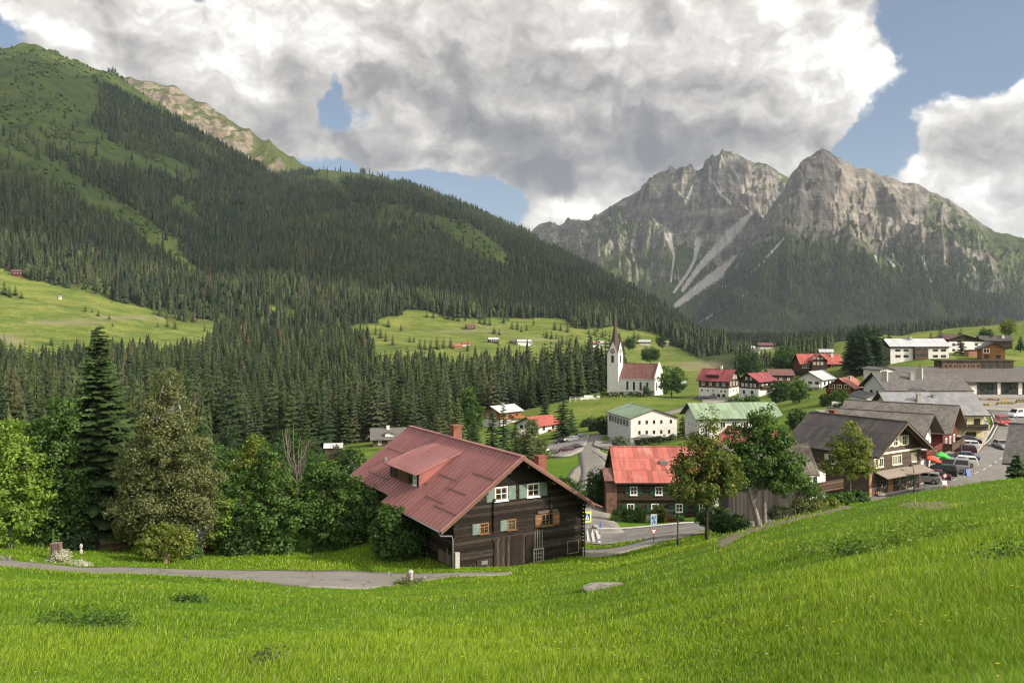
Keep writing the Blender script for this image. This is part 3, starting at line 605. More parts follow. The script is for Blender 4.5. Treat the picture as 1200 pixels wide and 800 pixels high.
# ------------------------------------------------------------------ building kit
class MB:
    def __init__(s): s.v = []; s.f = []; s.mi = []
    def poly(s, pts, mi=0):
        i = len(s.v); s.v += [tuple(p) for p in pts]; s.f.append(tuple(range(i, i + len(pts)))); s.mi.append(mi)
    def box(s, x0, x1, y0, y1, z0, z1, mi=0, M=None):
        P_ = [(x0, y0, z0), (x1, y0, z0), (x1, y1, z0), (x0, y1, z0), (x0, y0, z1), (x1, y0, z1), (x1, y1, z1), (x0, y1, z1)]
        if M is not None: P_ = [tuple(M @ Vector(p)) for p in P_]
        i = len(s.v); s.v += P_
        for f in ((0, 3, 2, 1), (4, 5, 6, 7), (0, 1, 5, 4), (1, 2, 6, 5), (2, 3, 7, 6), (3, 0, 4, 7)): s.f.append(tuple(i + k for k in f)); s.mi.append(mi)
    def slab(s, quad, th, mi=0):
        """a thick panel under four points"""
        q = [Vector(p) for p in quad]; n = (q[1] - q[0]).cross(q[3] - q[0]).normalized() * th; i = len(s.v)
        s.v += [tuple(p) for p in q] + [tuple(p - n) for p in q]
        for f in ((0, 1, 2, 3), (7, 6, 5, 4), (4, 5, 1, 0), (5, 6, 2, 1), (6, 7, 3, 2), (7, 4, 0, 3)): s.f.append(tuple(i + k for k in f)); s.mi.append(mi)
    def tube(s, pts, rads, n=6, mi=0):
        V, T = swept(pts, rads if hasattr(rads, '__len__') else [rads] * len(pts), n); i = len(s.v); s.v += V
        for f in T: s.f.append(tuple(i + k for k in f)); s.mi.append(mi)
        m = len(pts); s.f.append(tuple(i + k for k in reversed(range(n)))); s.mi.append(mi); s.f.append(tuple(i + (m - 1) * n + k for k in range(n))); s.mi.append(mi)
    def lathe(s, prof, n=12, c=(0, 0), mi=0, ph=0.):
        i = len(s.v)
        for r, z in prof:
            for k in range(n): a = 6.28318 * k / n + ph; s.v.append((c[0] + r * math.cos(a), c[1] + r * math.sin(a), z))
        for q in range(len(prof) - 1):
            for k in range(n): s.f.append((i + q * n + k, i + q * n + (k + 1) % n, i + (q + 1) * n + (k + 1) % n, i + (q + 1) * n + k)); s.mi.append(mi)
        s.f.append(tuple(i + k for k in reversed(range(n)))); s.mi.append(mi); m = len(prof) - 1; s.f.append(tuple(i + m * n + k for k in range(n))); s.mi.append(mi)
    def build(s, name, mats, parent=None, smooth=False, bevel=0, loc=None):
        me = bpy.data.meshes.new(name); me.from_pydata(s.v, [], s.f)
        for m in (mats if isinstance(mats, (list, tuple)) else [mats]): me.materials.append(m)
        me.polygons.foreach_set('material_index', s.mi)
        if smooth: me.polygons.foreach_set('use_smooth', [True] * len(me.polygons))
        me.update(); o = link(name, me, parent, loc)
        if bevel:
            b = o.modifiers.new('edge', 'BEVEL'); b.width = bevel; b.segments = 2; b.limit_method = 'ANGLE'
        return o
def objc(g): return g.node('ShaderNodeTexCoord').outputs['Object']
def planks(name, c0, c1, h=.24, vertical=False, worn=None):
    def fn(g, b):
        p = objc(g); x, y, z = g.sep(p)
        u = z if not vertical else g.m('ADD', x, y)
        k = g.m('DIVIDE', u, h); fl = g.m('FLOOR', k); fr = g.m('FRACT', k)
        wn = g.node('ShaderNodeTexWhiteNoise', noise_dimensions='1D'); g.set(wn.inputs['W'], fl)
        sc = (1.2, 1.2, 14) if not vertical else (14, 14, 1.2)
        gr = g.noise(g.vm('MULTIPLY', p, sc), 1.4, 5, .7)
        big = g.noise(p, .8, 4, .6)
        t = g.m('ADD', g.m('MULTIPLY', wn.outputs[0], .45), g.m('ADD', g.m('MULTIPLY', gr, .4), g.m('MULTIPLY', big, .25)))
        c = g.mix(g.ss(t, .25, .85), c0, c1)
        if worn: c = g.mix(g.m('MULTIPLY', g.ss(g.m('ADD', gr, g.m('MULTIPLY', wn.outputs[0], .35)), .72, .90), .75), c, worn)
        gap = g.ss(fr, .0, .07); gap = g.m('MULTIPLY', gap, g.ss(fr, 1.0, .95))
        c = g.mix(gap, tuple(q * .3 for q in c0), c)
        g.set(b.inputs['Base Color'], c); bump(g, b, g.m('ADD', gap, g.m('MULTIPLY', gr, .3)), .7, .03)
    return mat(name, rough=.8, fn=fn, spec=.2)
def plaster(name, c, dirt=.25):
    def fn(g, b):
        p = objc(g); n = g.noise(p, .7, 5, .6); n2 = g.noise(g.vm('MULTIPLY', p, (2.5, 2.5, .3)), 1.2, 4, .6)
        d = tuple(q * .72 for q in c)
        g.set(b.inputs['Base Color'], g.mix(g.m('MULTIPLY', g.ss(g.m('ADD', g.m('MULTIPLY', n, .5), g.m('MULTIPLY', n2, .5)), .45, .7), dirt * 2), c, d)); bump(g, b, g.noise(p, 25, 3), .12, .02)
    return mat(name, rough=.9, fn=fn, spec=.2)
def roofing(name, c, pitchw=.6, rowh=None, vary=.3, rough=.55, stain=None, seam=.5):
    """sheet or tile roof; local Y runs along the ridge"""
    def fn(g, b):
        p = objc(g); x, y, z = g.sep(p)
        ky = g.m('DIVIDE', y, pitchw); fy = g.m('FRACT', ky); wn = g.node('ShaderNodeTexWhiteNoise', noise_dimensions='2D')
        kz = g.m('DIVIDE', x, rowh or 3.1); fz = g.m('FRACT', kz)
        g.set(wn.inputs['Vector'], g.comb(g.m('FLOOR', ky), g.m('FLOOR', kz), 0))
        n = g.noise(p, .55, 6, .65); n2 = g.noise(g.vm('MULTIPLY', p, (.5, 3, 1)), 1.1, 5, .7)
        t = g.m('ADD', g.m('MULTIPLY', wn.outputs[0], .35), g.m('ADD', g.m('MULTIPLY', n, .4), g.m('MULTIPLY', n2, .3)))
        c0 = tuple(q * (1 - vary) for q in c); c1 = tuple(min(1, q * (1 + vary)) for q in c)
        col = g.mix(g.ss(t, .3, .75), c0, c1)
        if stain: col = g.mix(g.m('MULTIPLY', g.ss(g.m('ADD', g.m('MULTIPLY', n, .6), g.m('MULTIPLY', n2, .45)), .54, .68), .7), col, stain)
        ln = g.m('MULTIPLY', g.ss(fy, .0, .08), g.ss(fy, 1.0, .92)); lz = g.m('MULTIPLY', g.ss(fz, .0, .10 if rowh else .03), 1.0)
        both = g.m('MULTIPLY', ln, lz)
        col = g.mix(g.m('MULTIPLY', g.m('SUBTRACT', 1, both), seam), col, tuple(q * .35 for q in c))
        g.set(b.inputs['Base Color'], col); bump(g, b, both, .35, .04)
    return mat(name, rough=rough, fn=fn, spec=.35)
GLASS = mat('window_glass', rough=.08, spec=.5, fn=lambda g, b: g.set(b.inputs['Base Color'], g.mix(g.ss(g.noise(objc(g), 1.3, 2), .4, .6), (.012, .014, .016), (.05, .05, .048))))
WHITEP = mat('white_paint', (.74, .73, .70), .55)
CREAM = mat('cream_paint', (.66, .62, .47), .6)
DARKP = mat('dark_brown_paint', (.030, .022, .017), .6)
METAL = mat('grey_metal', (.30, .31, .32), .4, metal=.6)
DKMETAL = mat('dark_metal', (.035, .038, .04), .5, metal=.4)
CONC = plaster('concrete', (.34, .325, .30))
def brick_mat(name, c):
    def fn(g, b):
        x = g.node('ShaderNodeTexBrick'); p = objc(g); s = g.sep(p); g.set(x.inputs[0], g.comb(g.m('ADD', s[0], s[1]), s[2], 0)); x.inputs['Scale'].default_value = 4.5
        x.inputs['Color1'].default_value = (*c, 1); x.inputs['Color2'].default_value = (c[0] * .7, c[1] * .65, c[2] * .65, 1); x.inputs['Mortar'].default_value = (.16, .12, .10, 1)
        g.set(b.inputs['Base Color'], g.mix(g.ss(g.noise(p, 2.2, 4), .4, .75), x.outputs[0], (c[0] * .45, c[1] * .45, c[2] * .45)))
    return mat(name, rough=.9, fn=fn)
BRICK = brick_mat('chimney_brick', (.24, .085, .05))
WALLS = dict(white=plaster('white_render', (.64, .63, .60), .35), cream=plaster('cream_render', (.58, .55, .45)), yellow=plaster('yellow_render', (.62, .55, .30)), conc=CONC,
             dark=planks('dark_planks', (.022, .015, .011), (.075, .052, .038)), brown=planks('brown_planks', (.050, .030, .020), (.13, .082, .055)), taupe=planks('taupe_shingle', (.065, .046, .038), (.115, .085, .072), .14),
             red=planks('red_planks', (.085, .020, .016), (.15, .040, .032)), orange=planks('orange_planks', (.20, .085, .030), (.30, .135, .052)), grey=planks('grey_planks', (.050, .044, .038), (.115, .102, .090), .2, True), pinkwood=planks('pale_timber', (.26, .13, .07), (.36, .20, .12)))
ROOFS = dict(red=roofing('red_roof', (.27, .085, .078), .45, .5), crimson=roofing('crimson_roof', (.225, .055, .060), .5, None), brick=roofing('brick_red_roof', (.33, .085, .065), .4, .5), pinkred=roofing('weathered_red_roof', (.34, .098, .076), .66, 2.05, .28, .55, (.37, .25, .225), .45),
             orange=roofing('orange_tile_roof', (.33, .12, .085), .3, .35), brown=roofing('brown_tile_roof', (.15, .075, .062), .3, .35), church=roofing('church_tile_roof', (.175, .080, .065), .35, .38),
             green=roofing('green_sheet_roof', (.205, .275, .18), .6, None, .22, .55, None, .25), grey=roofing('grey_tile_roof', (.115, .105, .098), .35, .38, .22), slate=roofing('slate_roof', (.20, .20, .205), .9, 1.3, .16, .5, (.26, .26, .265), .35),
             dkgrey=roofing('dark_metal_roof', (.066, .057, .053), .75, 2.4, .25, .6, (.115, .103, .093), .5), taupe=roofing('taupe_shingle_roof', (.145, .128, .115), .4, .32, .25, .85, (.21, .19, .17)), pale=roofing('pale_sheet_roof', (.42, .43, .44), .6, None, .12, .4, (.30, .29, .28), .3),
             ribs=roofing('ribbed_roof', (.17, .155, .145), .45, None, .25, .5, None, .7), blue=roofing('blue_grey_roof', (.16, .18, .24), .5, None, .2), beige=roofing('beige_roof', (.36, .28, .20), .35, .4), oldshingle=roofing('old_shingle_roof', (.125, .105, .085), .22, .30, .35, .95, (.20, .19, .15), .5))

def face_xf(face, W, L):
    """maps (along wall, out from wall, up) on a facade to house space"""
    if face == 'front': return Matrix(((1, 0, 0, 0), (0, -1, 0, 0), (0, 0, 1, 0), (0, 0, 0, 1)))
    if face == 'back': return Matrix(((-1, 0, 0, 0), (0, 1, 0, L), (0, 0, 1, 0), (0, 0, 0, 1)))
    if face == 'left': return Matrix(((0, -1, 0, -W / 2), (-1, 0, 0, L), (0, 0, 1, 0), (0, 0, 0, 1)))
    return Matrix(((0, 1, 0, W / 2), (1, 0, 0, 0), (0, 0, 1, 0), (0, 0, 0, 1)))
def window(par, X, x, z, w, h, frame=WHITEP, bars=(1, 1), shut=None, sw=None, t=.09, sides='both', panem=None, sill=True):
    m = MB(); a, b = x - w / 2, x + w / 2
    for (x0, x1, z0, z1) in ((a, b, z, z + t), (a, b, z + h - t, z + h), (a, a + t, z + t, z + h - t), (b - t, b, z + t, z + h - t)): m.box(x0, x1, -.02, .055, z0, z1, 0, X)
    for k in range(bars[0]):
        q = a + t + (w - 2 * t) * (k + 1) / (bars[0] + 1); m.box(q - t * .3, q + t * .3, -.02, .045, z + t, z + h - t, 0, X)
    for k in range(bars[1]):
        q = z + t + (h - 2 * t) * (k + 1) / (bars[1] + 1); m.box(a + t, b - t, -.02, .040, q - t * .25, q + t * .25, 0, X)
    o = m.build('window', frame, par)
    p = MB(); p.box(a + t * .5, b - t * .5, -.03, .018, z + t * .5, z + h - t * .5, 0, X); p.build('pane', panem or GLASS, o)
    if sill: s = MB(); s.box(a - .06, b + .06, -.02, .13, z - .06, z, 0, X); s.build('sill', frame, o)
    if shut:
        sw = sw or w * .5
        for sd in (-1, 1):
            if sides == 'left' and sd > 0 or sides == 'right' and sd < 0: continue
            s = MB(); x0 = a - sw - .02 if sd < 0 else b + .02
            s.box(x0, x0 + sw, .012, .055, z, z + h, 0, X); s.box(x0 + .05, x0 + sw - .05, .055, .07, z + h * .12, z + h * .46, 0, X); s.box(x0 + .05, x0 + sw - .05, .055, .07, z + h * .54, z + h * .88, 0, X)
            s.build('shutter', shut, o)
    return o
def house(name, label, anchor, rz, Wd, L, hw, pitch, walls, roof, cat='house', at='C', ov=.7, og=.8, wins=(), group=None, ridge=0., chim=(), balc=(), th=.2, base=.8, fasc=DARKP, door=(), extra=None, ridgecap=True):
    """anchor: a surveyed point (column, row, distance) of the front gable's middle (C), left corner (L) or right corner (R); walls: [(top height, material), ...]"""
    p = P(*anchor); rz = R(rz); a = Vector((math.cos(rz), math.sin(rz), 0))
    if at == 'L': p = p + a * Wd / 2
    if at == 'R': p = p - a * Wd / 2
    if at == 'A': l = Vector((math.sin(rz), -math.cos(rz), 0)); p = p - l * og; p.z -= hw + Wd / 2 * pitch + th      # ridge end
    e = empty(name, p, rz); tag(e, label, cat, group)
    hr = hw + (Wd / 2 + abs(ridge) * 0) * pitch; w2 = Wd / 2
    zl = hr - (w2 + ridge) * pitch; zr = hr - (w2 - ridge) * pitch
    m = MB(); mats = []; zb = -base
    def clip(poly, z0, z1):
        for lim, s in ((z0, 1), (z1, -1)):
            out = []
            for i in range(len(poly)):
                A, B = poly[i - 1], poly[i]; ia, ib = (A[2] - lim) * s >= -1e-9, (B[2] - lim) * s >= -1e-9
                if ia != ib:
                    t = (lim - A[2]) / (B[2] - A[2]); out.append(tuple(A[k] + (B[k] - A[k]) * t for k in range(3)))
                if ib: out.append(B)
            poly = out
            if len(poly) < 3: return None
        return poly
    full = [[(-w2, 0, zb), (w2, 0, zb), (w2, 0, zr), (ridge, 0, hr), (-w2, 0, zl)], [(w2, L, zb), (-w2, L, zb), (-w2, L, zl), (ridge, L, hr), (w2, L, zr)],
            [(-w2, L, zb), (-w2, 0, zb), (-w2, 0, zl), (-w2, L, zl)], [(w2, 0, zb), (w2, L, zb), (w2, L, zr), (w2, 0, zr)]]
    z0 = zb
    for zt, mm in walls:
        if mm not in mats: mats.append(mm)
        for f in full:
            q = clip(f, z0, zt)
            if q: m.poly(q, mats.index(mm))
        z0 = zt
    m.build('wall', [WALLS[k] if isinstance(k, str) else k for k in mats], e)
    rm = ROOFS[roof] if isinstance(roof, str) else roof
    r = MB(); y0, y1 = -og, L + og; k = th
    xl, xr = -w2 - ov, w2 + ov; el, er = hr - (ridge - xl) * pitch, hr - (xr - ridge) * pitch
    top = [(xl, el + k), (ridge, hr + k), (xr, er + k)]; bot = [(xl, el + .02), (ridge, hr + .02), (xr, er + .02)]
    for i in (0, 1):
        A, B = top[i], top[i + 1]; r.poly([(A[0], y0, A[1]), (B[0], y0, B[1]), (B[0], y1, B[1]), (A[0], y1, A[1])], 0)
        A, B = bot[i], bot[i + 1]; r.poly([(A[0], y1, A[1]), (B[0], y1, B[1]), (B[0], y0, B[1]), (A[0], y0, A[1])], 1)
        for yy, s in ((y0, 1), (y1, -1)):
            q = [(top[i][0], yy, top[i][1]), (bot[i][0], yy, bot[i][1]), (bot[i + 1][0], yy, bot[i + 1][1]), (top[i + 1][0], yy, top[i + 1][1])]; r.poly(q if s > 0 else q[::-1], 1)
    r.poly([(xl, y0, el + k), (xl, y1, el + k), (xl, y1, el + .02), (xl, y0, el + .02)], 1); r.poly([(xr, y0, er + k), (xr, y0, er + .02), (xr, y1, er + .02), (xr, y1, er + k)], 1)
    if ridgecap: r.box(ridge - .16, ridge + .16, y0 + .01, y1 - .01, hr + k - .06, hr + k + .05, 0)
    ro = r.build('roof', [rm, fasc], e)
    def roofz(x): return hr + k - abs(x - ridge) * pitch
    for c in chim:
        x, y, w, h = c[:4]; cm = MB(); zc = roofz(x); cm.box(x - w / 2, x + w / 2, y - w / 2, y + w / 2, zc - .9, zc + h); cm.box(x - w * .62, x + w * .62, y - w * .62, y + w * .62, zc + h, zc + h + .12)
        cm.build('chimney', c[4] if len(c) > 4 else BRICK, ro)
    for wn in wins:
        face, xs, z, w, h = wn[:5]; kw = dict(wn[5]) if len(wn) > 5 else {}
        X = face_xf(face, Wd, L)
        for x in xs:
            if face == 'left': x = L - x        # measured from the front corner
            if face == 'back': x = -x
            window(e, X, x, z, w, h, **kw)
    for d in door:
        face, x, z, w, h, dm = d; X = face_xf(face, Wd, L)
        if face == 'left': x = L - x
        q = MB(); q.box(x - w / 2, x + w / 2, -.02, .05, z, z + h, 0, X); q.build('door', dm, e)
    for bc in balc:
        face, x0, x1, z, dp, bm = bc; X = face_xf(face, Wd, L)
        if face == 'left': x0, x1 = L - x1, L - x0
        q = MB(); q.box(x0, x1, .0, dp, z - .18, z, 0, X); q.box(x0, x1, dp - .06, dp, z + .12, z + .78, 0, X); q.box(x0, x1, dp - .09, dp + .03, z + .80, z + .90, 0, X)
        for xx in (x0, x1 - .06): q.box(xx, xx + .06, 0, dp - .06, z + .12, z + .78, 0, X); q.box(xx, xx + .06, 0, dp - .09, z + .80, z + .90, 0, X)
        n = max(2, int((x1 - x0) / 1.6))
        for k in range(n + 1): xx = x0 + (x1 - x0 - .1) * k / n; q.box(xx, xx + .1, dp - .075, dp - .06 + .02, z, z + .80, 0, X)
        q.build('balcony', bm, e)
    if extra: extra(e, hr, roofz)
    return e
def gable_wing(par, x0, x1, y0, y1, z0, hw, pitch, wall, roof, axis='x', ov=.5, name='wing', th=.16, mats=None):
    """a lower wing or cross gable built as parts of the house; axis = direction its ridge runs"""
    m = MB(); r = MB()
    if axis == 'x':
        c = (y0 + y1) / 2; h = hw + (y1 - y0) / 2 * pitch
        prof = [(y0, z0), (y1, z0), (y1, hw), (c, h), (y0, hw)]
        m.poly([(x0, y, z) for y, z in reversed(prof)]); m.poly([(x1, y, z) for y, z in prof]); m.poly([(x0, y0, z0), (x1, y0, z0), (x1, y0, hw), (x0, y0, hw)]); m.poly([(x1, y1, z0), (x0, y1, z0), (x0, y1, hw), (x1, y1, hw)])
        for s in (-1, 1):
            ye = y0 - ov if s < 0 else y1 + ov; ze = hw - ov * pitch + th; q = [(x0 - ov, c, h + th), (x0 - ov, ye, ze), (x1 + ov, ye, ze), (x1 + ov, c, h + th)]
            r.slab(q if s < 0 else q[::-1], th)
    else:
        c = (x0 + x1) / 2; h = hw + (x1 - x0) / 2 * pitch; prof = [(x0, z0), (x1, z0), (x1, hw), (c, h), (x0, hw)]
        m.poly([(x, y0, z) for x, z in prof]); m.poly([(x, y1, z) for x, z in reversed(prof)]); m.poly([(x0, y1, z0), (x0, y0, z0), (x0, y0, hw), (x0, y1, hw)]); m.poly([(x1, y0, z0), (x1, y1, z0), (x1, y1, hw), (x1, y0, hw)])
        for s in (-1, 1):
            xe = x0 - ov if s < 0 else x1 + ov; ze = hw - ov * pitch + th; q = [(xe, y0 - ov, ze), (c, y0 - ov, h + th), (c, y1 + ov, h + th), (xe, y1 + ov, ze)]
            r.slab(q if s < 0 else q[::-1], th)
    o = m.build(name, WALLS[wall] if isinstance(wall, str) else wall, par); r.build('roof', [ROOFS[roof]] if isinstance(roof, str) else roof, o)
    return o

# ------------------------------------------------------------------ ground pickers, roads
def hit(px, py, Y0=3., Y1=3000.):
    """where the sight line of a surveyed point meets the ground beyond distance Y0"""
    u = (px - 600) / F; q = (HZ - py) / F; Y = np.exp(np.linspace(math.log(Y0), math.log(Y1), 900)); d = q * Y - ground(u * Y, Y); k = np.argmax(d <= 0)
    if d[0] <= 0: return Vector((u * Y0, Y0, gz(u * Y0, Y0)))
    if d[k] > 0: raise ValueError(f'no ground at {px},{py}')
    y = Y[k - 1] + (Y[k] - Y[k - 1]) * d[k - 1] / (d[k - 1] - d[k]); return Vector((u * y, y, gz(u * y, y)))
def resample(pts, n):
    pts = np.array([[p[0], p[1]] for p in pts], float); s = np.concatenate([[0], np.cumsum(np.hypot(*np.diff(pts, axis=0).T))]); t = np.linspace(0, s[-1], n)
    x, y = np.interp(t, s, pts[:, 0]), np.interp(t, s, pts[:, 1])
    for _ in range(max(2, n // 18)):
        x[1:-1] = (x[:-2] + 2 * x[1:-1] + x[2:]) / 4; y[1:-1] = (y[:-2] + 2 * y[1:-1] + y[2:]) / 4
    return np.stack([x, y], 1)
ROADS = []
def sheet(name, A, B, material, dz=.05, n=80, m=8, kind='structure', smooth_edges=True):
    a, b = resample(A, n), resample(B, n); ROADS.append([tuple(q) for q in a] + [tuple(q) for q in b[::-1]]); t = np.linspace(0, 1, m)[None, :, None]; G = a[:, None] * (1 - t) + b[:, None] * t
    z = ground(G[..., 0], G[..., 1]); V = np.concatenate([G, (z + dz)[..., None]], -1).reshape(-1, 3)
    me = np_mesh(name, V, grid_faces(n, m), material, smooth=True); o = link(name, me); tag(o, kind=kind)
    so_ = o.modifiers.new('thick', 'SOLIDIFY'); so_.thickness = .25; so_.offset = -1
    return o
def strip(name, line, width, material, dz=.05, n=90, m=6, off=0.):
    c = resample(line, n); d = np.gradient(c, axis=0); d /= np.hypot(d[:, 0], d[:, 1])[:, None]; nn = np.stack([-d[:, 1], d[:, 0]], 1)
    return sheet(name, c + nn * (off + width / 2), c + nn * (off - width / 2), material, dz, n, m)
def asphalt(name, c, dirtc=(.20, .18, .155)):
    def fn(g, b):
        p = g.node('ShaderNodeNewGeometry').outputs['Position']; n = g.noise(p, .35, 6, .65); n2 = g.noise(p, 14, 4, .7); n3 = g.noise(p, .09, 3)
        k = g.mix(n2, tuple(q * .78 for q in c), tuple(q * 1.22 for q in c)); k = g.mix(g.m('MULTIPLY', g.ss(n, .48, .72), .6), k, dirtc); k = g.mix(g.m('MULTIPLY', g.ss(n3, .45, .6), .35), k, tuple(q * .7 for q in c)); cr = g.voro(g.vm('ADD', p, g.vm('SCALE', g.noise(p, .8, 4, .6, 0, 1), None, 2.2)), .22, 'DISTANCE_TO_EDGE'); k = g.mix(g.m('MULTIPLY', g.ss(cr, .022, .004), .6), k, tuple(q * .35 for q in c))
        g.set(b.inputs['Base Color'], k); bump(g, b, n2, .25, .02)
    return mat(name, rough=.9, fn=fn, spec=.2)
AS = asphalt('road_asphalt', (.165, .155, .145), (.21, .195, .175)); AS2 = asphalt('old_asphalt', (.20, .185, .165), (.26, .235, .20)); PAVE = asphalt('paving', (.24, .22, .195), (.30, .275, .24)); GRAVEL = asphalt('gravel', (.25, .22, .18), (.34, .31, .26))
PAINT = mat('road_paint', (.46, .45, .42), .8)
# ------------------------------------------------------------------ roads and paved ground
H = hit
def L_(pts, Y0): return [H(p[0], p[1], Y0) if len(p) == 2 else (P(p[0], HZ, p[1]) if len(p) == 3 and p[2] == 'Y' else H(p[0], p[1], p[2])) for p in pts]
def Yp(px, Y): return Vector(((px - 600) / F * Y, Y, 0))
# farm lane across the meadow on the left
sheet('farm_lane', L_([(-60, 652), (0, 656), (60, 661.5), (140, 664), (200, 666), (300, 668.5), (330, 667.5), (400, 668), (470, 671.5), (540, 672), (600, 670)], 48), L_([(-60, 660), (0, 664), (60, 668), (140, 672), (200, 675), (300, 681), (360, 688), (430, 690), (465, 685), (505, 679), (560, 675), (600, 672.5)], 44), AS2, .05, 110, 8)
sheet('side_lane', L_([(-60, 642), (-20, 645), (0, 650), (12, 656)], 50), L_([(-60, 648), (-20, 651), (0, 655), (25, 659)], 48), AS2, .055, 20, 4)
# main road past the inn and up to the lift station
main = [Yp(560, 84), Yp(640, 81), Yp(700, 79.5), Yp(760, 80.5), Yp(830, 83), Yp(900, 87), Yp(980, 92), Yp(1050, 97.5), Yp(1105, 106), Yp(1150, 119), Yp(1176, 135), Yp(1189, 152), Yp(1194, 172), Yp(1186, 192), Yp(1172, 208), Yp(1150, 222)]
strip('main_road', main, 8.4, AS, .05, 150, 8)
strip('lower_lane', [Yp(640, 66), Yp(690, 69.3), Yp(730, 71.5), Yp(770, 74), Yp(810, 78)], 3.6, AS2, .045, 40, 5)
sheet('pavement', [Yp(1030, 99.2), Yp(1075, 104.5), Yp(1110, 113), Yp(1138, 127), Yp(1150, 140), Yp(1158, 155), Yp(1160, 170), Yp(1155, 185), Yp(1140, 200)], [Yp(1000, 103), Yp(1040, 112), Yp(1070, 122), Yp(1090, 135), Yp(1105, 148), Yp(1118, 160), Yp(1125, 172), Yp(1120, 188), Yp(1105, 205)], PAVE, .05, 70, 10)
sheet('station_forecourt', [Yp(1105, 205), Yp(1140, 203), Yp(1200, 200), Yp(1300, 200)], [Yp(1105, 232), Yp(1150, 234), Yp(1210, 234), Yp(1310, 236)], PAVE, .06, 40, 10)
def kerb(line, off, w=.28, dz=.16):
    return strip('kerb', line, w, CONC, dz, 150, 3, off)
kerb(main[8:], 4.4); kerb(main[1:6], 4.5)
# painted lines
def dashes(line, off, w, on, gap, a0, a1, material=PAINT):
    c = resample(line, 400); s = np.concatenate([[0], np.cumsum(np.hypot(*np.diff(c, axis=0).T))]); d = np.gradient(c, axis=0); d /= np.hypot(d[:, 0], d[:, 1])[:, None]; nn = np.stack([-d[:, 1], d[:, 0]], 1)
    V, T = [], []; p = s[-1] * a0
    while p < s[-1] * a1:
        n = max(2, int(on / 1.2) + 1)
        for k in range(n):
            t = p + on * k / (n - 1); x = [np.interp(t, s, c[:, i]) + np.interp(t, s, nn[:, i]) * off for i in (0, 1)]; v = [np.interp(t, s, nn[:, i]) * w / 2 for i in (0, 1)]
            for sg in (-1, 1):
                X, Y = x[0] + sg * v[0], x[1] + sg * v[1]; V.append((X, Y, gz(X, Y) + .065))
            if k: i = len(V); T.append((i - 4, i - 3, i - 1, i - 2))
        p += on + gap
    return V, T
V1, T1 = [], []
for a in (dashes(main, 0, .14, 2.0, 3.0, .05, .95), dashes(main, 3.75, .16, 30, .0, .56, .80), dashes(main, -3.8, .14, 30, 0, .02, .5)):
    k = len(V1); V1 += a[0]; T1 += [tuple(i + k for i in t) for t in a[1]]
for k in range(5):                                                  # the zebra crossing beside the farmhouse
    i = len(V1)
    for (px, Y) in ((676 + k * 6.2, 77.0), (679.2 + k * 6.2, 77.0), (676.5 + k * 6.0, 83.5), (673.5 + k * 6.0, 83.5)):
        p = Yp(px, Y); V1.append((p.x, p.y, gz(p.x, p.y) + .066))
    T1.append((i, i + 1, i + 2, i + 3))
tag(link('road_markings', np_mesh('road_markings', V1, [t if len(t) == 4 else t + (t[-1],) for t in T1], PAINT)), kind='structure')
# valley road, car park by the school, road to the church
vr = L_([(688, 606, 86), (692, 590, 90), (697, 570, 100), (699, 555, 110), (694, 540, 150), (690, 528, 170), (690, 518, 180), (698, 511, 190), (712, 505, 200)], 86)
strip('valley_road', [Yp(700, 82)] + vr + [Yp(722, 262), Yp(760, 278), Yp(800, 292), Yp(825, 306), Yp(842, 318)], 5.2, AS2, .07, 150, 6)
sheet('car_park', L_([(634, 536), (655, 536.5), (668, 535), (682, 529), (688, 518)], 150), L_([(628, 528), (640, 521), (655, 516), (670, 512.5), (692, 509)], 180), PAVE, .08, 40, 8)
sheet('school_yard', L_([(695, 523), (708, 527), (722, 529), (745, 529)], 150), L_([(697, 517), (710, 519), (722, 519), (745, 519)], 180), PAVE, .08, 30, 6)
strip('footpath', L_([(697, 528, 150), (706, 533, 150), (714, 540, 130), (722, 552, 120)], 120), 2.2, PAVE, .07, 40, 4)
sheet('verge_paving', L_([(664, 560), (672, 548), (684, 541)], 110), L_([(682, 580), (690, 565), (692, 548)], 100), GRAVEL, .06, 30, 6)
strip('church_path', [Yp(800, 338), Yp(822, 338), Yp(842, 322)], 3.2, PAVE, .09, 30, 4)
sheet('hotel_yard', [Yp(822, 304), Yp(850, 306), Yp(872, 300)], [Yp(822, 318), Yp(852, 320), Yp(872, 316)], PAVE, .09, 30, 6)
# far tracks over the hay meadows
for ln, w in (([(722, 398), (700, 402), (690, 410), (672, 416)], 3.), ([(545, 372), (560, 380), (590, 392), (620, 400), (660, 412)], 1.6)):
    strip('track', L_(ln, 600), w, GRAVEL, .25, 60, 3)
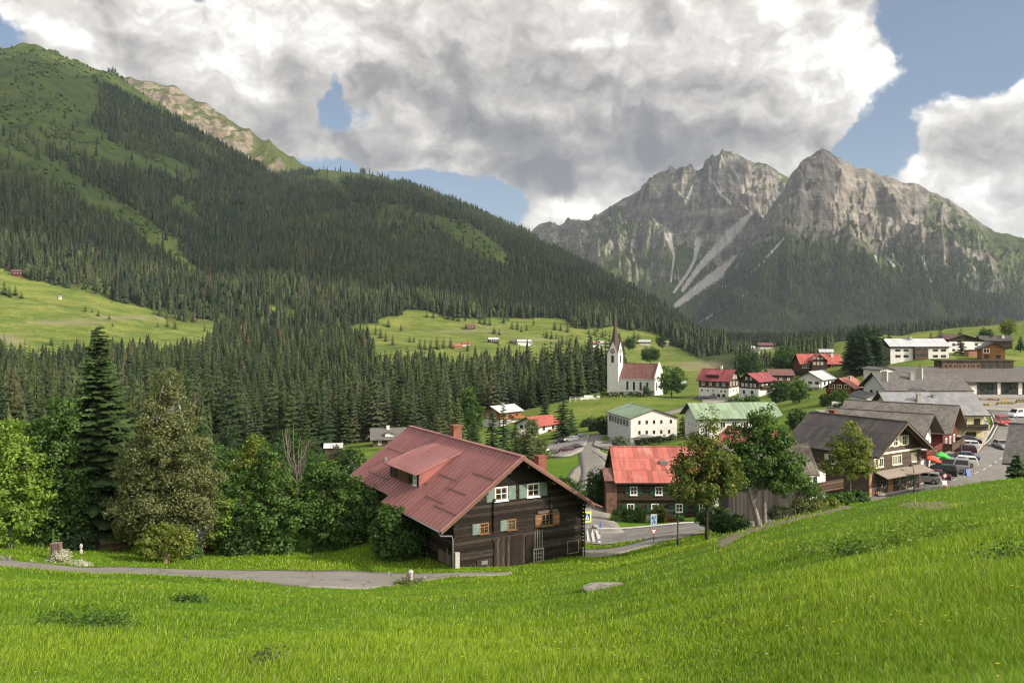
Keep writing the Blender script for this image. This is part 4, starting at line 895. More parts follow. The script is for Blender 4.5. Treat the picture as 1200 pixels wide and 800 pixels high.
# ------------------------------------------------------------------ the old timber farmhouse
TEAL = mat('teal_paint', rough=.75, fn=lambda g, b: g.set(b.inputs['Base Color'], g.mix(g.ss(g.noise(objc(g), 3, 5, .7), .42, .7), (.13, .185, .165), (.20, .25, .215))))
OAK = planks('honey_timber', (.15, .075, .035), (.27, .15, .075), .18)
LOG = planks('old_log_wall', (.011, .008, .0065), (.026, .019, .015), .27, worn=(.070, .055, .045))
OLDWHITE = mat('weathered_white_paint', rough=.8, fn=lambda g, b: g.set(b.inputs['Base Color'], g.mix(g.ss(g.noise(objc(g), 6, 5, .7), .4, .75), (.42, .40, .37), (.22, .20, .175))))
FROOF = roofing('farm_red_roof', (.272, .118, .110), 1.24, 2.6, .16, .55, (.27, .155, .142), .12)
def farmhouse():
    rz = R(29.9); A_ = Vector((math.cos(rz), math.sin(rz), 0)); base = Vector((-4.06, 60.0, -17.5)); W_, L2 = 11.0, 19.6; rx = 4.86
    e = empty('farmhouse', base, rz); tag(e, 'old dark log farmhouse with a rusty red sheet roof beside the lane below the meadow', 'farmhouse')
    hr = 7.55; pl, pr = .70, .645; zl, zr_ = hr - rx * pl, hr - (W_ - rx) * pr
    m = MB(); zb = -2.6
    m.poly([(0, 0, zb), (W_, 0, zb), (W_, 0, zr_), (rx, 0, hr), (0, 0, zl)]); m.poly([(W_, L2, zb), (0, L2, zb), (0, L2, zl), (rx, L2, hr), (W_, L2, zr_)])
    m.poly([(0, L2, zb), (0, 0, zb), (0, 0, zl), (0, L2, zl)]); m.poly([(W_, 0, zb), (W_, L2, zb), (W_, L2, zr_), (W_, 0, zr_)])
    m.build('wall', LOG, e)
    # log ends at the corners and along the cross wall
    rr = random.Random(4)
    for x in (-.17, 3.05, 7.95, W_ - .02):
        q = MB()
        for k in range(17):
            z = .15 + k * .27
            top = min(zl, zr_) if x < 0 or x > 10 else hr - abs(x - rx) * .7
            if z + .25 > top - .15: continue
            if x in (3.05, 7.95) and z < 2.1: continue
            dx = rr.uniform(-.02, .02); q.box(x + dx, x + .19 + dx, -.12 - rr.uniform(0, .06), .02, z + .02, z + .22)
        q.build('log_end', LOG, e)
    # roof: two slopes of standing seam sheet, the near half reaching lower on the left
    r = MB(); oh, th = 1.3, .10
    def zt(h, s): return hr + .16 - h * (pl if s < 0 else pr)
    def quad(h0, h1, t0, t1, s):
        x0, x1 = rx + s * h0, rx + s * h1; return [(x0, t0, zt(h0, s)), (x0, t1, zt(h0, s)), (x1, t1, zt(h1, s)), (x1, t0, zt(h1, s))]
    def sl(h0, h1, t0, t1, s): qd = quad(h0, h1, t0, t1, s); r.slab(qd[::-1] if s < 0 else qd[::-1], th) if False else r.slab(qd if s < 0 else qd[::-1], -th if s < 0 else -th)
    parts_ = [(-1, 0, 6.55, -oh, 9.8), (-1, 0, 5.92, 9.8, L2), (1, 0, 6.2, -oh, L2)]
    rm = MB()
    for s, h0, h1, t0, t1 in parts_:
        qd = quad(h0, h1, t0, t1, s); up = qd if s > 0 else qd[::-1]
        rm.slab(up[::-1], -th)
    qd = [(rx + 6.2, -oh, zt(6.2, 1)), (rx + 7.05, -oh, zt(6.2, 1) - .38), (rx + 7.05, L2, zt(6.2, 1) - .38), (rx + 6.2, L2, zt(6.2, 1))]; rm.slab(qd, -th)
    ro = rm.build('roof', FROOF, e)
    sm = MB()
    def seam(h0, h1, t, s, w=.035, hh=.045):
        a, b = Vector((rx + s * h0, t, zt(h0, s) + .0)), Vector((rx + s * h1, t, zt(h1, s)))
        n = Vector((s * (pl if s < 0 else pr), 0, 1)).normalized()
        lo, hi = [a - n * .02, b - n * .02], [a + n * (hh + th), b + n * (hh + th)]; d = Vector((0, w, 0)); i = len(sm.v)
        sm.v += [tuple(v) for v in (lo[0] - d, lo[0] + d, lo[1] + d, lo[1] - d, hi[0] - d * .6, hi[0] + d * .6, hi[1] + d * .6, hi[1] - d * .6)]
        for f in ((0, 3, 2, 1), (4, 5, 6, 7), (0, 1, 5, 4), (1, 2, 6, 5), (2, 3, 7, 6), (3, 0, 4, 7)): sm.f.append(tuple(i + k for k in f)); sm.mi.append(0)
    t = -oh + .04
    while t < L2: seam(.05, 6.55 if t < 9.8 else 5.92, t, -1); seam(.05, 6.2, t, 1); t += .62
    sm.build('seam', mat('seam_red', (.20, .075, .068), .5), ro)
    c = MB(); c.box(rx - .2, rx + .2, -oh, L2, hr + .14, hr + .30); c.build('ridge_cap', FROOF, ro)
    # cross laps and the snow guards
    lp = MB()
    for (h, t0, t1) in ((5.35, -1.2, 2.6), (5.0, 1.6, 4.8), (3.9, .2, 3.4), (2.3, -1.0, 2.2), (3.2, 2.9, 6.4), (4.2, 6.2, 9.6), (1.2, 9.0, 13), (5.0, 12.5, 17), (2.6, 14.2, 18.8)):
        x = rx - h; z = zt(h, -1) + th; lp.slab([(x - .045, t0, z - .03 + .06), (x + .045, t0, z + .03 + .06), (x + .045, t1, z + .03 + .06), (x - .045, t1, z - .03 + .06)], .05)
    lp.build('snow_guard', mat('guard_metal', (.085, .045, .042), .5), ro)
    v = MB(); 
    for (h, t0) in ((3.6, 16.6),): x = rx - h; z = zt(h, -1) + th; v.box(x - .13, x + .13, t0 - .16, t0 + .16, z - .1, z + .26)
    v.build('roof_vent', METAL, ro)
    # barge boards
    bb = MB()
    for s, h1 in ((-1, 6.55), (1, 6.3)):
        pz = pl if s < 0 else pr; q4 = [(rx, -oh - .035, zt(0, s) + .02), (rx + s * h1, -oh - .035, zt(h1, s) + .02), (rx + s * h1, -oh - .035, zt(h1, s) - .2), (rx, -oh - .035, zt(0, s) - .2)]; bb.slab(q4 if s < 0 else q4[::-1], -.035 if s < 0 else -.035)
    bb.build('barge_board', mat('barge_brown', (.13, .075, .055), .7), ro)
    # purlins under the gable overhang
    pu = MB()
    for s, h in ((-1, 1.0), (-1, 4.7), (1, 2.8), (1, 5.6), (-1, 2.9), (1, .6)):
        z = zt(h, s) - .16; x = rx + s * h; pu.box(x - .11, x + .11, -oh + .1, .05, z - .26, z - .02)
    pu.build('purlin', DARKP, e)
    # long shed dormer on the left slope
    d = MB(); t0, t1, hf, hb = 6.9, 12.9, 4.62, 1.3; xf = rx - hf; zf0, zf1 = zt(hf, -1), zt(hf, -1) + 1.22; xb = rx - hb; zb_ = zt(hb, -1) + .1
    d.poly([(xf, t1, zf0 - .5), (xf, t0, zf0 - .5), (xf, t0, zf1), (xf, t1, zf1)], 0)
    d.poly([(xf, t0, zf0 - .5), (xb, t0, zb_ - .5), (xb, t0, zb_), (xf, t0, zf1)], 1); d.poly([(xb, t1, zb_ - .5), (xf, t1, zf0 - .5), (xf, t1, zf1), (xb, t1, zb_)], 1)
    dm = d.build('dormer', [LOG, roofing('dormer_red', (.24, .085, .075), .5, 9)], e)
    dr = MB(); k = (zb_ - zf1) / (xb - xf); xo = xf - .45; dr.slab([(xb + .6, t0 - .28, zb_ + k * .6 + .06), (xb + .6, t1 + .28, zb_ + k * .6 + .06), (xo, t1 + .28, zf1 - .45 * k + .06), (xo, t0 - .28, zf1 - .45 * k + .06)], -.09)
    tt = t0 - .2
    while tt < t1 + .28:
        a, b = (xb + .5, zb_ + k * .5 + .14), (xo, zf1 - .45 * k + .14); dr.slab([(a[0], tt - .03, a[1] + .05), (a[0], tt + .03, a[1] + .05), (b[0], tt + .03, b[1] + .05), (b[0], tt - .03, b[1] + .05)], .08); tt += .6
    dr.build('dormer_roof', FROOF, dm)
    for (ya, w_, h_, mm, bars) in ((t0 + .75, .62, .78, WHITEP, (1, 1)),):
        Xd = Matrix(((0, -1, 0, xf), (-1, 0, 0, 0), (0, 0, 1, 0), (0, 0, 0, 1))); window(dm, Xd, -ya, zf0 + .2, w_, h_, mm, bars)
    bd = MB(); bd.box(xf - .06, xf + .02, t0 + 1.9, t1 - 1.6, zf0 + .12, zf1 - .1); bd.build('board_panel', planks('ochre_boards', (.075, .045, .022), (.15, .095, .05), .2, True), dm)
    dk = MB(); dk.box(xf - .05, xf + .02, t1 - 1.3, t1 - .5, zf0 + .15, zf1 - .15); dk.build('shutter', DARKP, dm)
    # chimneys
    for (h, s, t, w_, top) in ((.6, 1, 11.0, .80, 1.35), (4.5, 1, 3.6, .74, 1.95)):
        cm = MB(); x = rx + s * h; z = zt(h, s); cm.box(x - w_ / 2, x + w_ / 2, t - w_ / 2, t + w_ / 2, z - .8, z + top); cm.box(x - w_ * .57, x + w_ * .57, t - w_ * .57, t + w_ * .57, z + top, z + top + .11); cm.build('chimney', BRICK, ro)
    X = face_xf('front', W_, L2)
    # attic windows with teal shutters, living floor windows with honey timber frames
    for x, sides in ((3.75, 'both'), (6.5, 'both')):
        o = window(e, X, x, 4.48, 1.08, 1.02, WHITEP, (1, 1), TEAL, .66, .09, sides, panem=OAK if False else None)
        iw = MB(); iw.box(x - .42, x + .42, .02, .032, 4.60, 5.38, 0, X); iw.build('inner_frame', OAK, o)
        gp = MB()
        for (u, v_) in ((-.2, 0), (.2, 0), (-.2, 1), (.2, 1)): gp.box(x + u - .16, x + u + .16, .03, .037, 4.66 + v_ * .37, 4.95 + v_ * .37, 0, X)
        gp.build('pane', GLASS, o)
    for x in (2.35, 4.65):
        o = window(e, X, x, 2.25, .72, .78, OAK, (1, 2), TEAL, .58, .09, 'left')
    window(e, X, 7.75, 2.18, 1.1, .92, OAK, (2, 1), OAK, .50, .08)
    pb = MB(); pb.box(6.9, 8.7, -.02, .08, 3.16, 3.36, 0, X); pb.build('lintel', planks('pale_lintel', (.09, .07, .055), (.17, .135, .11), .1), e)
    # byre doors, white lattice, framed hatch, vent
    bd = MB(); bd.box(3.15, 5.75, -.02, .07, -.9, 1.62, 0, X); bd.box(3.05, 5.85, -.02, .10, 1.62, 1.78, 0, X); bd.box(5.85, 6.45, -.02, .045, -.9, 1.7, 0, X)
    bdo = bd.build('door', planks('byre_boards', (.014, .010, .008), (.042, .030, .023), .22, True, worn=(.10, .08, .065)), e)
    lt = MB()
    for k in range(4): xx = 6.62 + k * .21; lt.box(xx, xx + .045, .02, .06, .62, 1.95, 0, X)
    for (x0, x1, z0, z1) in ((6.5, 7.42, .50, .60), (6.5, 7.42, -.78, -.68), (6.5, 6.6, -.68, .5), (7.32, 7.42, -.68, .5)): lt.box(x0, x1, .02, .08, z0, z1, 0, X)
    for k in range(3): xx = 6.74 + k * .2; lt.box(xx, xx + .05, .02, .07, -.68, .5, 0, X)
    for k in range(3): zz = -.42 + k * .3; lt.box(6.6, 7.32, .02, .065, zz, zz + .05, 0, X)
    lt.build('lattice', mat('lattice_paint', (.24, .225, .20), .8), e)
    hc = MB()
    for (x0, x1, z0, z1) in ((9.55, 10.6, .72, .77), (9.55, 10.6, -.22, -.17), (9.55, 9.6, -.17, .72), (10.55, 10.6, -.17, .72)): hc.box(x0, x1, .0, .06, z0, z1, 0, X)
    hc.build('hatch', mat('hatch_frame', (.15, .125, .10), .8), e)
    vt = MB(); vt.box(1.75, 2.95, -.02, .05, -.6, .42, 0, X); vv = vt.build('vent_panel', DARKP, e)
    vg = MB(); vg.box(2.1, 2.6, .05, .09, .02, .3, 0, X); vg.build('grille', METAL, vv)
    fo = MB(); fo.box(-.08, W_ + .08, -.14, L2 + .08, zb - .2, -.95); fo.box(6.5, W_ + .08, -.145, .3, -1.0, -.82); fo.build('plinth', mat('rubble_stone', rough=.95, fn=lambda g, b: g.set(b.inputs['Base Color'], g.mix(g.voro(objc(g), 3.2, out=0), (.13, .11, .10), (.33, .30, .27)))), e)
    # gutter with down pipe on the left eave, pale post at the corner
    gt = MB(); xg = rx - 6.6; zg = zt(6.55, -1) - .02; gt.tube([(xg, -oh + .1, zg), (xg, 9.8, zg + .05)], .075, 8); gt.tube([(xg, -oh + .35, zg - .05), (xg + .25, -oh + .5, zg - .38), (-.42, -.35, zg - .62), (-.28, -.25, zg - .95), (-.28, -.25, -.3)], .055, 8); gt.build('gutter', METAL, e, smooth=True)
    gp = MB(); gp.tube([(W_ + .10, -.10, zr_ - .2), (W_ + .10, -.10, -1.6)], .05, 8); gp.build('down_pipe', DKMETAL, e)
    po = MB(); po.box(-.12, .22, -.34, -.10, -.75, 1.25); po.build('corner_post', OLDWHITE, e)
    sb = MB(); sb.box(-.10, .0, .4, 2.6, .05, .85); sb.box(-.13, -.10, .9, 1.1, -.6, 1.3); sb.build('side_boards', planks('pale_side_boards', (.09, .07, .055), (.17, .135, .10), .3, True), e)
    return e
farmhouse()

# ------------------------------------------------------------------ the village church
def church():
    rz = 58; corner = P(767, 462, 350); W_, L2, hw, pt = 9.6, 17.5, 6.4, 1.22
    def ex(e, hr, roofz):
        # stepped gable parapet
        m = MB(); w2 = W_ / 2
        m.poly([(-w2 - .25, -.35, hw - .6), (w2 + .25, -.35, hw - .6), (w2 + .25, -.35, hw + .5), (0, -.35, hr + .95), (-w2 - .25, -.35, hw + .5)]); m.poly([(w2 + .25, .12, hw - .6), (-w2 - .25, .12, hw - .6), (-w2 - .25, .12, hw + .5), (0, .12, hr + .95), (w2 + .25, .12, hw + .5)])
        pr = [(-w2 - .25, hw - .6), (w2 + .25, hw - .6), (w2 + .25, hw + .5), (0, hr + .95), (-w2 - .25, hw + .5)]
        for i in range(5): a, b = pr[i - 1], pr[i]; m.poly([(a[0], -.35, a[1]), (a[0], .12, a[1]), (b[0], .12, b[1]), (b[0], -.35, b[1])])
        m.build('gable_parapet', WALLS['white'], e)
        t = MB(); s = 5.0; x0, y0 = -w2 - 1.2, L2 - 1.5; x1, y1 = x0 + s, y0 + s; h = 16.3; hg = 21.4; zb = -1.5; cx, cy_ = x0 + s / 2, y0 + s / 2
        for q in ([(x0, y0), (x1, y0)], [(x1, y0), (x1, y1)], [(x1, y1), (x0, y1)], [(x0, y1), (x0, y0)]):
            (a, b), (c, d) = q; t.poly([(a, b, zb), (c, d, zb), (c, d, h), ((a + c) / 2, (b + d) / 2, hg), (a, b, h)])
        tw = t.build('tower', WALLS['white'], e)
        gr = MB()                                                   # the four little gable roofs meeting the spire
        mids = [((x0 + x1) / 2, y0), (x1, (y0 + y1) / 2), ((x0 + x1) / 2, y1), (x0, (y0 + y1) / 2)]; cor = [(x0, y0), (x1, y0), (x1, y1), (x0, y1)]
        for i in range(4):
            a, mdl, b = cor[i], mids[i], cor[(i + 1) % 4]; k = .985
            def o(p, z): return (cx + (p[0] - cx) * k, cy_ + (p[1] - cy_) * k, z)
            gr.poly([o(a, h - .1), o(mdl, hg + .12), (cx, cy_, hg + .3)]); gr.poly([o(mdl, hg + .12), o(b, h - .1), (cx, cy_, hg + .3)])
        gr.build('gable_roof', mat('gable_sheet', (.10, .075, .065), .7), tw)
        sp = MB(); dark = mat('spire_shingle', rough=.6, fn=lambda g, b: g.set(b.inputs['Base Color'], g.mix(g.noise(objc(g), 2.5, 5, .7), (.035, .024, .020), (.10, .066, .055))))
        sp.lathe([(2.5, 17.4), (1.85, 20.6), (1.15, 24.6), (.12, 31.2)], 8, (cx, cy_), ph=.39); spo = sp.build('spire', dark, tw)
        cr = MB(); cr.tube([(cx, cy_, 31), (cx, cy_, 34.2)], .05, 6); cr.lathe([(.02, 32.2), (.2, 32.4), (.02, 32.6)], 8, (cx, cy_)); cr.box(cx - .38, cx + .38, cy_ - .04, cy_ + .04, 33.4, 33.52); cr.build('cross', mat('gilt', (.45, .33, .10), .35, metal=.8), spo)
        for (fx, fy, nx, ny) in ((x0, cy_, -1, 0), (cx, y0, 0, -1)):
            ax, ay = -ny, nx
            M = Matrix(((ax, nx, 0, fx), (ay, ny, 0, fy), (0, 0, 1, 0), (0, 0, 0, 1)))
            b = MB(); b.box(-.62, .62, -.02, .05, 12.7, 15.6, 0, M); b.box(-.42, .42, -.02, .045, 15.6, 15.9, 0, M); b.build('belfry_opening', mat('louvre', (.05, .038, .030), .7), tw)
            ck = MB(); ck.lathe([(1.15, 0), (1.15, .08)], 20); 
            ck.v = [tuple(M @ Vector((v[0], v[2] + .02, v[1] + 17.6))) for v in ck.v]; co = ck.build('clock_face', mat('clock_stone', (.20, .19, .18), .6), tw)
            hd = MB(); hd.box(-.05, .05, .10, .13, 17.5, 18.4, 0, M); hd.box(-.05, .62, .10, .13, 17.55, 17.66, 0, M); hd.build('clock_hand', WHITEP, co)
        cn = MB()
        for a in ((x0 - .06, y0 - .06), (x1 + .01, y0 - .06)): cn.box(a[0], a[0] + .09, a[1], a[1] + .09, 0, 15.8)
        cn.build('quoin', mat('ochre_quoin', (.50, .42, .25), .8), tw)
        ap = MB(); ap.lathe([(3.3, -1), (3.3, 5.6), (.1, 8.2)], 10, (0, L2 + .5)); ap.build('apse', WALLS['white'], e)
    dark = dict(frame=mat('leaded_frame', (.07, .055, .05), .6), bars=(1, 4), t=.08)
    house('church', 'white village church with a tall pointed dark spire and brown tiled nave', (767, 462, 350), rz, W_, L2, hw, pt, [(99, 'white')], 'church', 'church', 'L', .35, .02, th=.22, base=1.5,
          wins=[('left', (3.2, 6.2, 9.2, 12.2), 1.5, .95, 3.4, dark), ('front', (-2.6, 2.6), 1.6, .9, 3.2, dark)], fasc=WALLS['white'], extra=ex)
church()
DW = dict(frame=WHITEP, bars=(1, 0), t=.11); SH = lambda m, **k: dict(frame=WHITEP, bars=(1, 1), shut=m, t=.1, **k)
GREENS = mat('green_shutter', (.022, .060, .035), .6); CREAMS = CREAM
# ------------------------------------------------------------------ the red-roofed inn on the corner
def inn_extra(e, hr, roofz):
    a = MB(); a.box(-5.3, -3.2, 12.5, 13.9, -1, 4.3); an = a.build('annex', brick_mat('inn_brick', (.20, .105, .075)), e)
    r = MB(); r.slab([(-5.6, 12.6, 4.4), (-2.8, 12.6, 5.6), (-2.8, 14.2, 5.6), (-5.6, 14.2, 4.4)], -.14); r.build('roof', ROOFS['brown'], an)
    X = face_xf('left', 10.6, 12.4)
    s = MB()
    for k in range(26): s.box(.5 + k * .44, .9 + k * .44, .06, .30, 2.05, 2.22, 0, X)
    fb = s.build('flower_box', mat('box_brown', (.05, .03, .02), .8), e)
    sk = MB(); sk.box(-3.2, -2.3, 5.6, 6.7, roofz(-2.75) - .2, roofz(-2.75) + .22); sk.build('skylight', METAL, e)
def inn():
    house('inn', 'low timber inn with a weathered bright red sheet roof and green shutters by the crossing', (838, 604, 108), 90, 10.6, 12.4, 4.6, .62, [(2.0, 'dark'), (99, 'dark')], 'pinkred', 'inn', 'L', .75, .5,
          wins=[('left', (1.6, 4.6, 7.7, 10.8), .45, .95, 1.1, dict(frame=WHITEP, bars=(1, 1), shut=GREENS, sw=.62, t=.13)), ('left', (1.2, 4.1, 7.2, 10.4), 2.62, .95, 1.12, dict(frame=WHITEP, bars=(1, 1), shut=GREENS, sw=.62, t=.13)), ('front', (-2, 2), .5, 1, 1.1, DW)], extra=inn_extra)
inn()
house('annex_house', 'small white rendered annex with an orange shuttered window behind the maple trees', (858, 604, 106), 88, 4.2, 2.2, 4.4, .5, [(1.6, 'white'), (99, 'cream')], 'pinkred', 'house', 'L', .4, .3,
      wins=[('left', (1.1,), 2.1, 1.1, 1.6, dict(frame=WHITEP, bars=(0, 0), t=.16, panem=WALLS['orange']))])
# ------------------------------------------------------------------ white school with the green roof
def school_extra(e, hr, roofz):
    p = MB()
    for k in range(7): x = -6.2 + k * 2.05; p.box(x, x + .22, -.02, .2, -1, 1.55)
    p.build('pillar', WALLS['white'], e)
    b = MB(); b.box(-6.6, 6.6, -.10, .06, 1.5, 1.72); b.build('floor_band', mat('band_brown', (.15, .11, .09), .7), e)
    d = MB(); d.box(-6.76, -6.70, 1.0, 2.0, -1.0, 1.5); d.build('drain_pipe', METAL, e)
smallw = dict(frame=DARKP, bars=(0, 0), t=.10, sill=False)
house('school', 'white two storey school with a pale green roof and rows of small windows', (766.5, 519.5, 227), 14, 13.4, 17.5, 6.9, .33, [(-.2, 'conc'), (99, 'white')], 'green', 'school', 'C', .45, .55, base=1.2, fasc=mat('fascia_brown', (.10, .065, .05), .7),
      wins=[('front', (-4.2, -2.1, 0, 2.1, 4.9), 5.3, .62, .95, smallw), ('front', (-4.2, -2.1, 0, 2.1, 4.4), 2.6, .62, .95, smallw), ('front', (-5, -3, -1, 1.05, 3.1, 5.1), .15, 1.7, 1.2, dict(frame=mat('ribbon_frame', (.42, .38, .30), .6), bars=(2, 0), t=.09, sill=False)),
            ('left', (2.4, 4.6, 6.8, 9, 11.2, 13.4, 15.4), 4.4, 1.7, 1.9, dict(frame=mat('pale_frame', (.55, .56, .58), .6), bars=(1, 0), t=.12))], extra=school_extra)
def hall_extra(e, hr, roofz):
    gable_wing(e, -10.5, -5.9, 4, 13.5, -3, 3.0, .05, 'conc', 'pale', 'y', .2, 'wing')
house('community_hall', 'long white hall with a green roof half hidden behind the two maples', (811, 512, 216), -84, 11.5, 20.5, 5.6, .52, [(99, 'white')], 'green', 'hall', 'R' if False else 'C', .9, 1.3, base=2,
      wins=[('right', (3, 6, 9, 12, 15, 18), 3.0, 1.4, 1.5, dict(frame=WHITEP, bars=(1, 0), t=.12)), ('front', (-2.5, 0, 2.5), 2.6, 1.0, 1.3, DW)])
# ------------------------------------------------------------------ hotels beside the church
wn = dict(frame=WHITEP, bars=(1, 0), t=.18, sill=False)
def hotel_extra(e, hr, roofz):
    q = MB(); x = -3.6; q.box(x - 1.2, x + .6, 4.2, 9.2, roofz(x) - .6, roofz(x) + .35); dd = q.build('dormer', WALLS['brown'], e)
    r = MB(); r.slab([(x - 1.6, 3.9, roofz(x) + .4), (x + 2.6, 3.9, roofz(x + 2.0) + .5), (x + 2.6, 9.5, roofz(x + 2.0) + .5), (x - 1.6, 9.5, roofz(x) + .4)], -.12); r.build('dormer_roof', ROOFS['crimson'], dd)
house('hotel', 'large hotel, white below and brown timber above, under a red roof beside the church road', (854, 467, 325), 55, 11, 12.2, 6.9, .72, [(3.9, 'white'), (99, 'brown')], 'crimson', 'hotel', 'L', .8, .9, base=1.5,
      wins=[('left', (1.4, 3.0, 6.2, 8.5, 10.8), 2.1, 1.15, 1.25, wn), ('left', (2, 4.6, 7.4, 10.4), 4.7, 1.1, 1.35, wn), ('front', (-3.6, -.6, 3), 2.2, 1.4, 1.2, wn), ('front', (-3.2, 0, 3.2), 4.8, 1.2, 1.5, wn), ('front', (-2.2, -.6, 1, 2.6), 7.4, .9, 1.5, wn), ('left', (2, 4, 6), .1, 1.2, 1.5, dict(frame=DARKP, t=.1, sill=False))],
      chim=[(0, 5, .7, 1.0, WALLS['white'])], extra=hotel_extra)
house('timber_chalet', 'dark timber chalet on white ground floor with bright red roof right of the hotel', (889, 464, 306), -50, 8.4, 10.6, 5.4, .60, [(2.5, 'white'), (99, 'dark')], 'crimson', 'chalet', 'R', .9, 1.0, base=1.5,
      wins=[('front', (-2.6, -1, 1, 2.6), 3.1, .9, 1.2, wn), ('front', (-1, 1), 5.6, .9, 1.1, wn), ('right', (2.5, 5, 8.3), 3.0, 1.1, 1.2, wn), ('front', (-2, 1.5), .6, 1, 1.2, dict(frame=DARKP, t=.1))], balc=[('right', 1, 9.5, 2.7, .9, WALLS['dark'])])
def rh_extra(e, hr, roofz):
    gable_wing(e, -8.0, -3.0, 7.0, 13.0, 0, 5.2, .78, 'dark', 'brick', 'x', .5, 'cross_gable')
    X = face_xf('left', 10, 16.5)
    w = MB()
    for k in range(3): w.box(3.9 + k * 1.5, 4.9 + k * 1.5, 3.01, 3.05, 3.4, 4.6, 0, X)
    for k in range(3): w.box(3.9 + k * 1.5, 4.9 + k * 1.5, 3.01, 3.05, 5.6, 6.6, 0, X)
    w.build('window', mat('cream_glass', (.45, .40, .33), .3), e)
    gable_wing(e, -4, 3, -5.5, 0, -1, 3.4, .3, 'white', 'brick', 'y', .3, 'side_wing')
house('red_hotel', 'red roofed half timbered guest house with a big front gable left of the dark spruces', (987, 437, 342), 88, 10, 16.5, 3.9, .70, [(1.2, 'dark'), (99, 'red')], 'brick', 'guest house', 'L', .7, .7, base=2.5, wins=[('left', (1.4, 3.6, 13.5, 15.2), 1.9, 1.5, 1.3, wn)], chim=[(-1.5, 3, .8, 1.2, WALLS['white'])], extra=rh_extra)
house('white_house', 'white three storey house with a pale grey roof just below the red guest house', (963, 467, 290), -42, 8.6, 11.5, 6.6, .55, [(99, 'white')], 'pale', 'house', 'R', .8, .9, base=1.5,
      wins=[('front', (-2.6, 0.2, 2.6), 4.6, 1.3, 1.1, dict(frame=DARKP, bars=(1, 0), t=.1)), ('front', (-2.6, 0.2, 2.6), 2.0, 1.3, 1.2, dict(frame=DARKP, bars=(1, 0), t=.1)), ('right', (2.5, 6, 9), 4.6, 1.4, 1.1, dict(frame=DARKP, bars=(1, 0), t=.1)), ('front', (-2.6, 2.4), -.4, 1.3, 1.2, dict(frame=DARKP, t=.1))], balc=[('front', -3.8, 3.8, 4.0, 1.0, WALLS['white'])])
house('small_brown_house', 'low brown roofed house tucked between the timber chalet and the white house', (926, 447, 335), 90, 8, 9, 2.8, .5, [(99, 'brown')], 'brown', 'house', 'C', .6, .6, base=2, wins=[('left', (2, 5, 7), .8, 1.1, 1.1, wn)])
ywin = dict(frame=mat('yellowish_frame', (.62, .58, .36), .6), bars=(1, 0), t=.14, sill=False)
house('red_chalet', 'dark red timber chalet with orange brown tiles and cream windows at the village centre', (999, 474, 226), -37, 6.8, 11.5, 4.6, .62, [(1.0, 'white'), (99, 'red')], 'orange', 'chalet', 'R', .9, .8, base=2,
      wins=[('front', (-1.9, 0, 1.9), 4.1, 1.35, 1.15, ywin), ('front', (-1.9, 0, 1.9), 1.4, 1.35, 1.15, ywin), ('right', (2, 4.5), 3.2, 1.2, 1.1, ywin)], balc=[('front', -3.3, 3.3, 3.3, .9, WALLS['red'])], chim=[(1.0, 6, .6, .9, WALLS['conc'])])
# ------------------------------------------------------------------ big grey-roofed house in the middle
def grey_extra(e, hr, roofz):
    gable_wing(e, 2.0, 9.2, 1.5, 8.5, -3, 3.0, .34, 'white', 'grey', 'x', .7, 'front_wing')
    gable_wing(e, -2.5, 5.5, -4.2, -.3, -3, 2.2, .42, 'white', 'grey', 'x', .4, 'left_wing')
    X = Matrix(((0, 1, 0, 9.2), (1, 0, 0, 0), (0, 0, 1, 0), (0, 0, 0, 1)))
    for x in (3, 4.4): window(e, X, x, 1.5, .9, 1.0, DARKP, (0, 0), t=.08)
    for x in (-3.2, -2.3, -1.4): window(e, Matrix(((0, 1, 0, 5.5), (1, 0, 0, 0), (0, 0, 1, 0), (0, 0, 0, 1))), x, -.4, .6, 1.4, DARKP, (0, 0), t=.06)
house('grey_roofed_house', 'wide white house under a long grey tiled roof in the middle of the village', (1026, 476, 176), -90, 11.5, 16, 4.0, .50, [(99, 'white')], 'grey', 'house', 'C', .8, .9, base=3,
      wins=[('right', (8.6, 10, 11.4, 12.6, 14), 2.0, .9, 1.3, dict(frame=WHITEP, bars=(0, 0), t=.1)), ('front', (-2, 1), 2.2, 1.1, 1.1, dict(frame=DARKP, t=.1))], chim=[(2.5, 6.3, .8, 1.3, WALLS['conc'])], extra=grey_extra)
house('slate_roofed_house', 'yellow house with a big pale slate roof at the bend of the main road', (1153, 519, 152), 88, 11.4, 15.5, 5.2, .58, [(99, 'yellow')], 'slate', 'house', 'L', .6, 1.0, base=2.5,
      wins=[('left', (1.2, 3.6), 3.3, 1.1, 1.1, dict(frame=DARKP, bars=(1, 0), t=.13)), ('left', (2.3,), .7, 1.9, 1.3, dict(frame=DARKP, bars=(1, 0), t=.13)), ('front', (-3, 0, 3), 1, 1.2, 1.2, DW)],
      balc=[('left', -.2, 6.0, 2.6, 1.2, WALLS['dark'])], chim=[(-2.6, 10.2, .7, 1.3, WALLS['conc']), (-1.5, 7, .5, .5, METAL)])
def cowl(e, x, y, z):
    m = MB(); m.box(x - .42, x + .42, y - .42, y + .42, z - 1.0, z + .7); o = m.build('chimney', WALLS['conc'], e)
    h = MB(); pts = [(x - .5 * math.cos(t), y, z + .75 + .55 * math.sin(t)) for t in [math.pi * k / 8 for k in range(9)]]; h.tube(pts, .06, 6); h.build('cowl', DKMETAL, o)
def c1(e, hr, roofz): cowl(e, -1.6, 9.2, roofz(-1.6) + .5); cowl(e, -.8, 4.2, roofz(-.8) + .6)
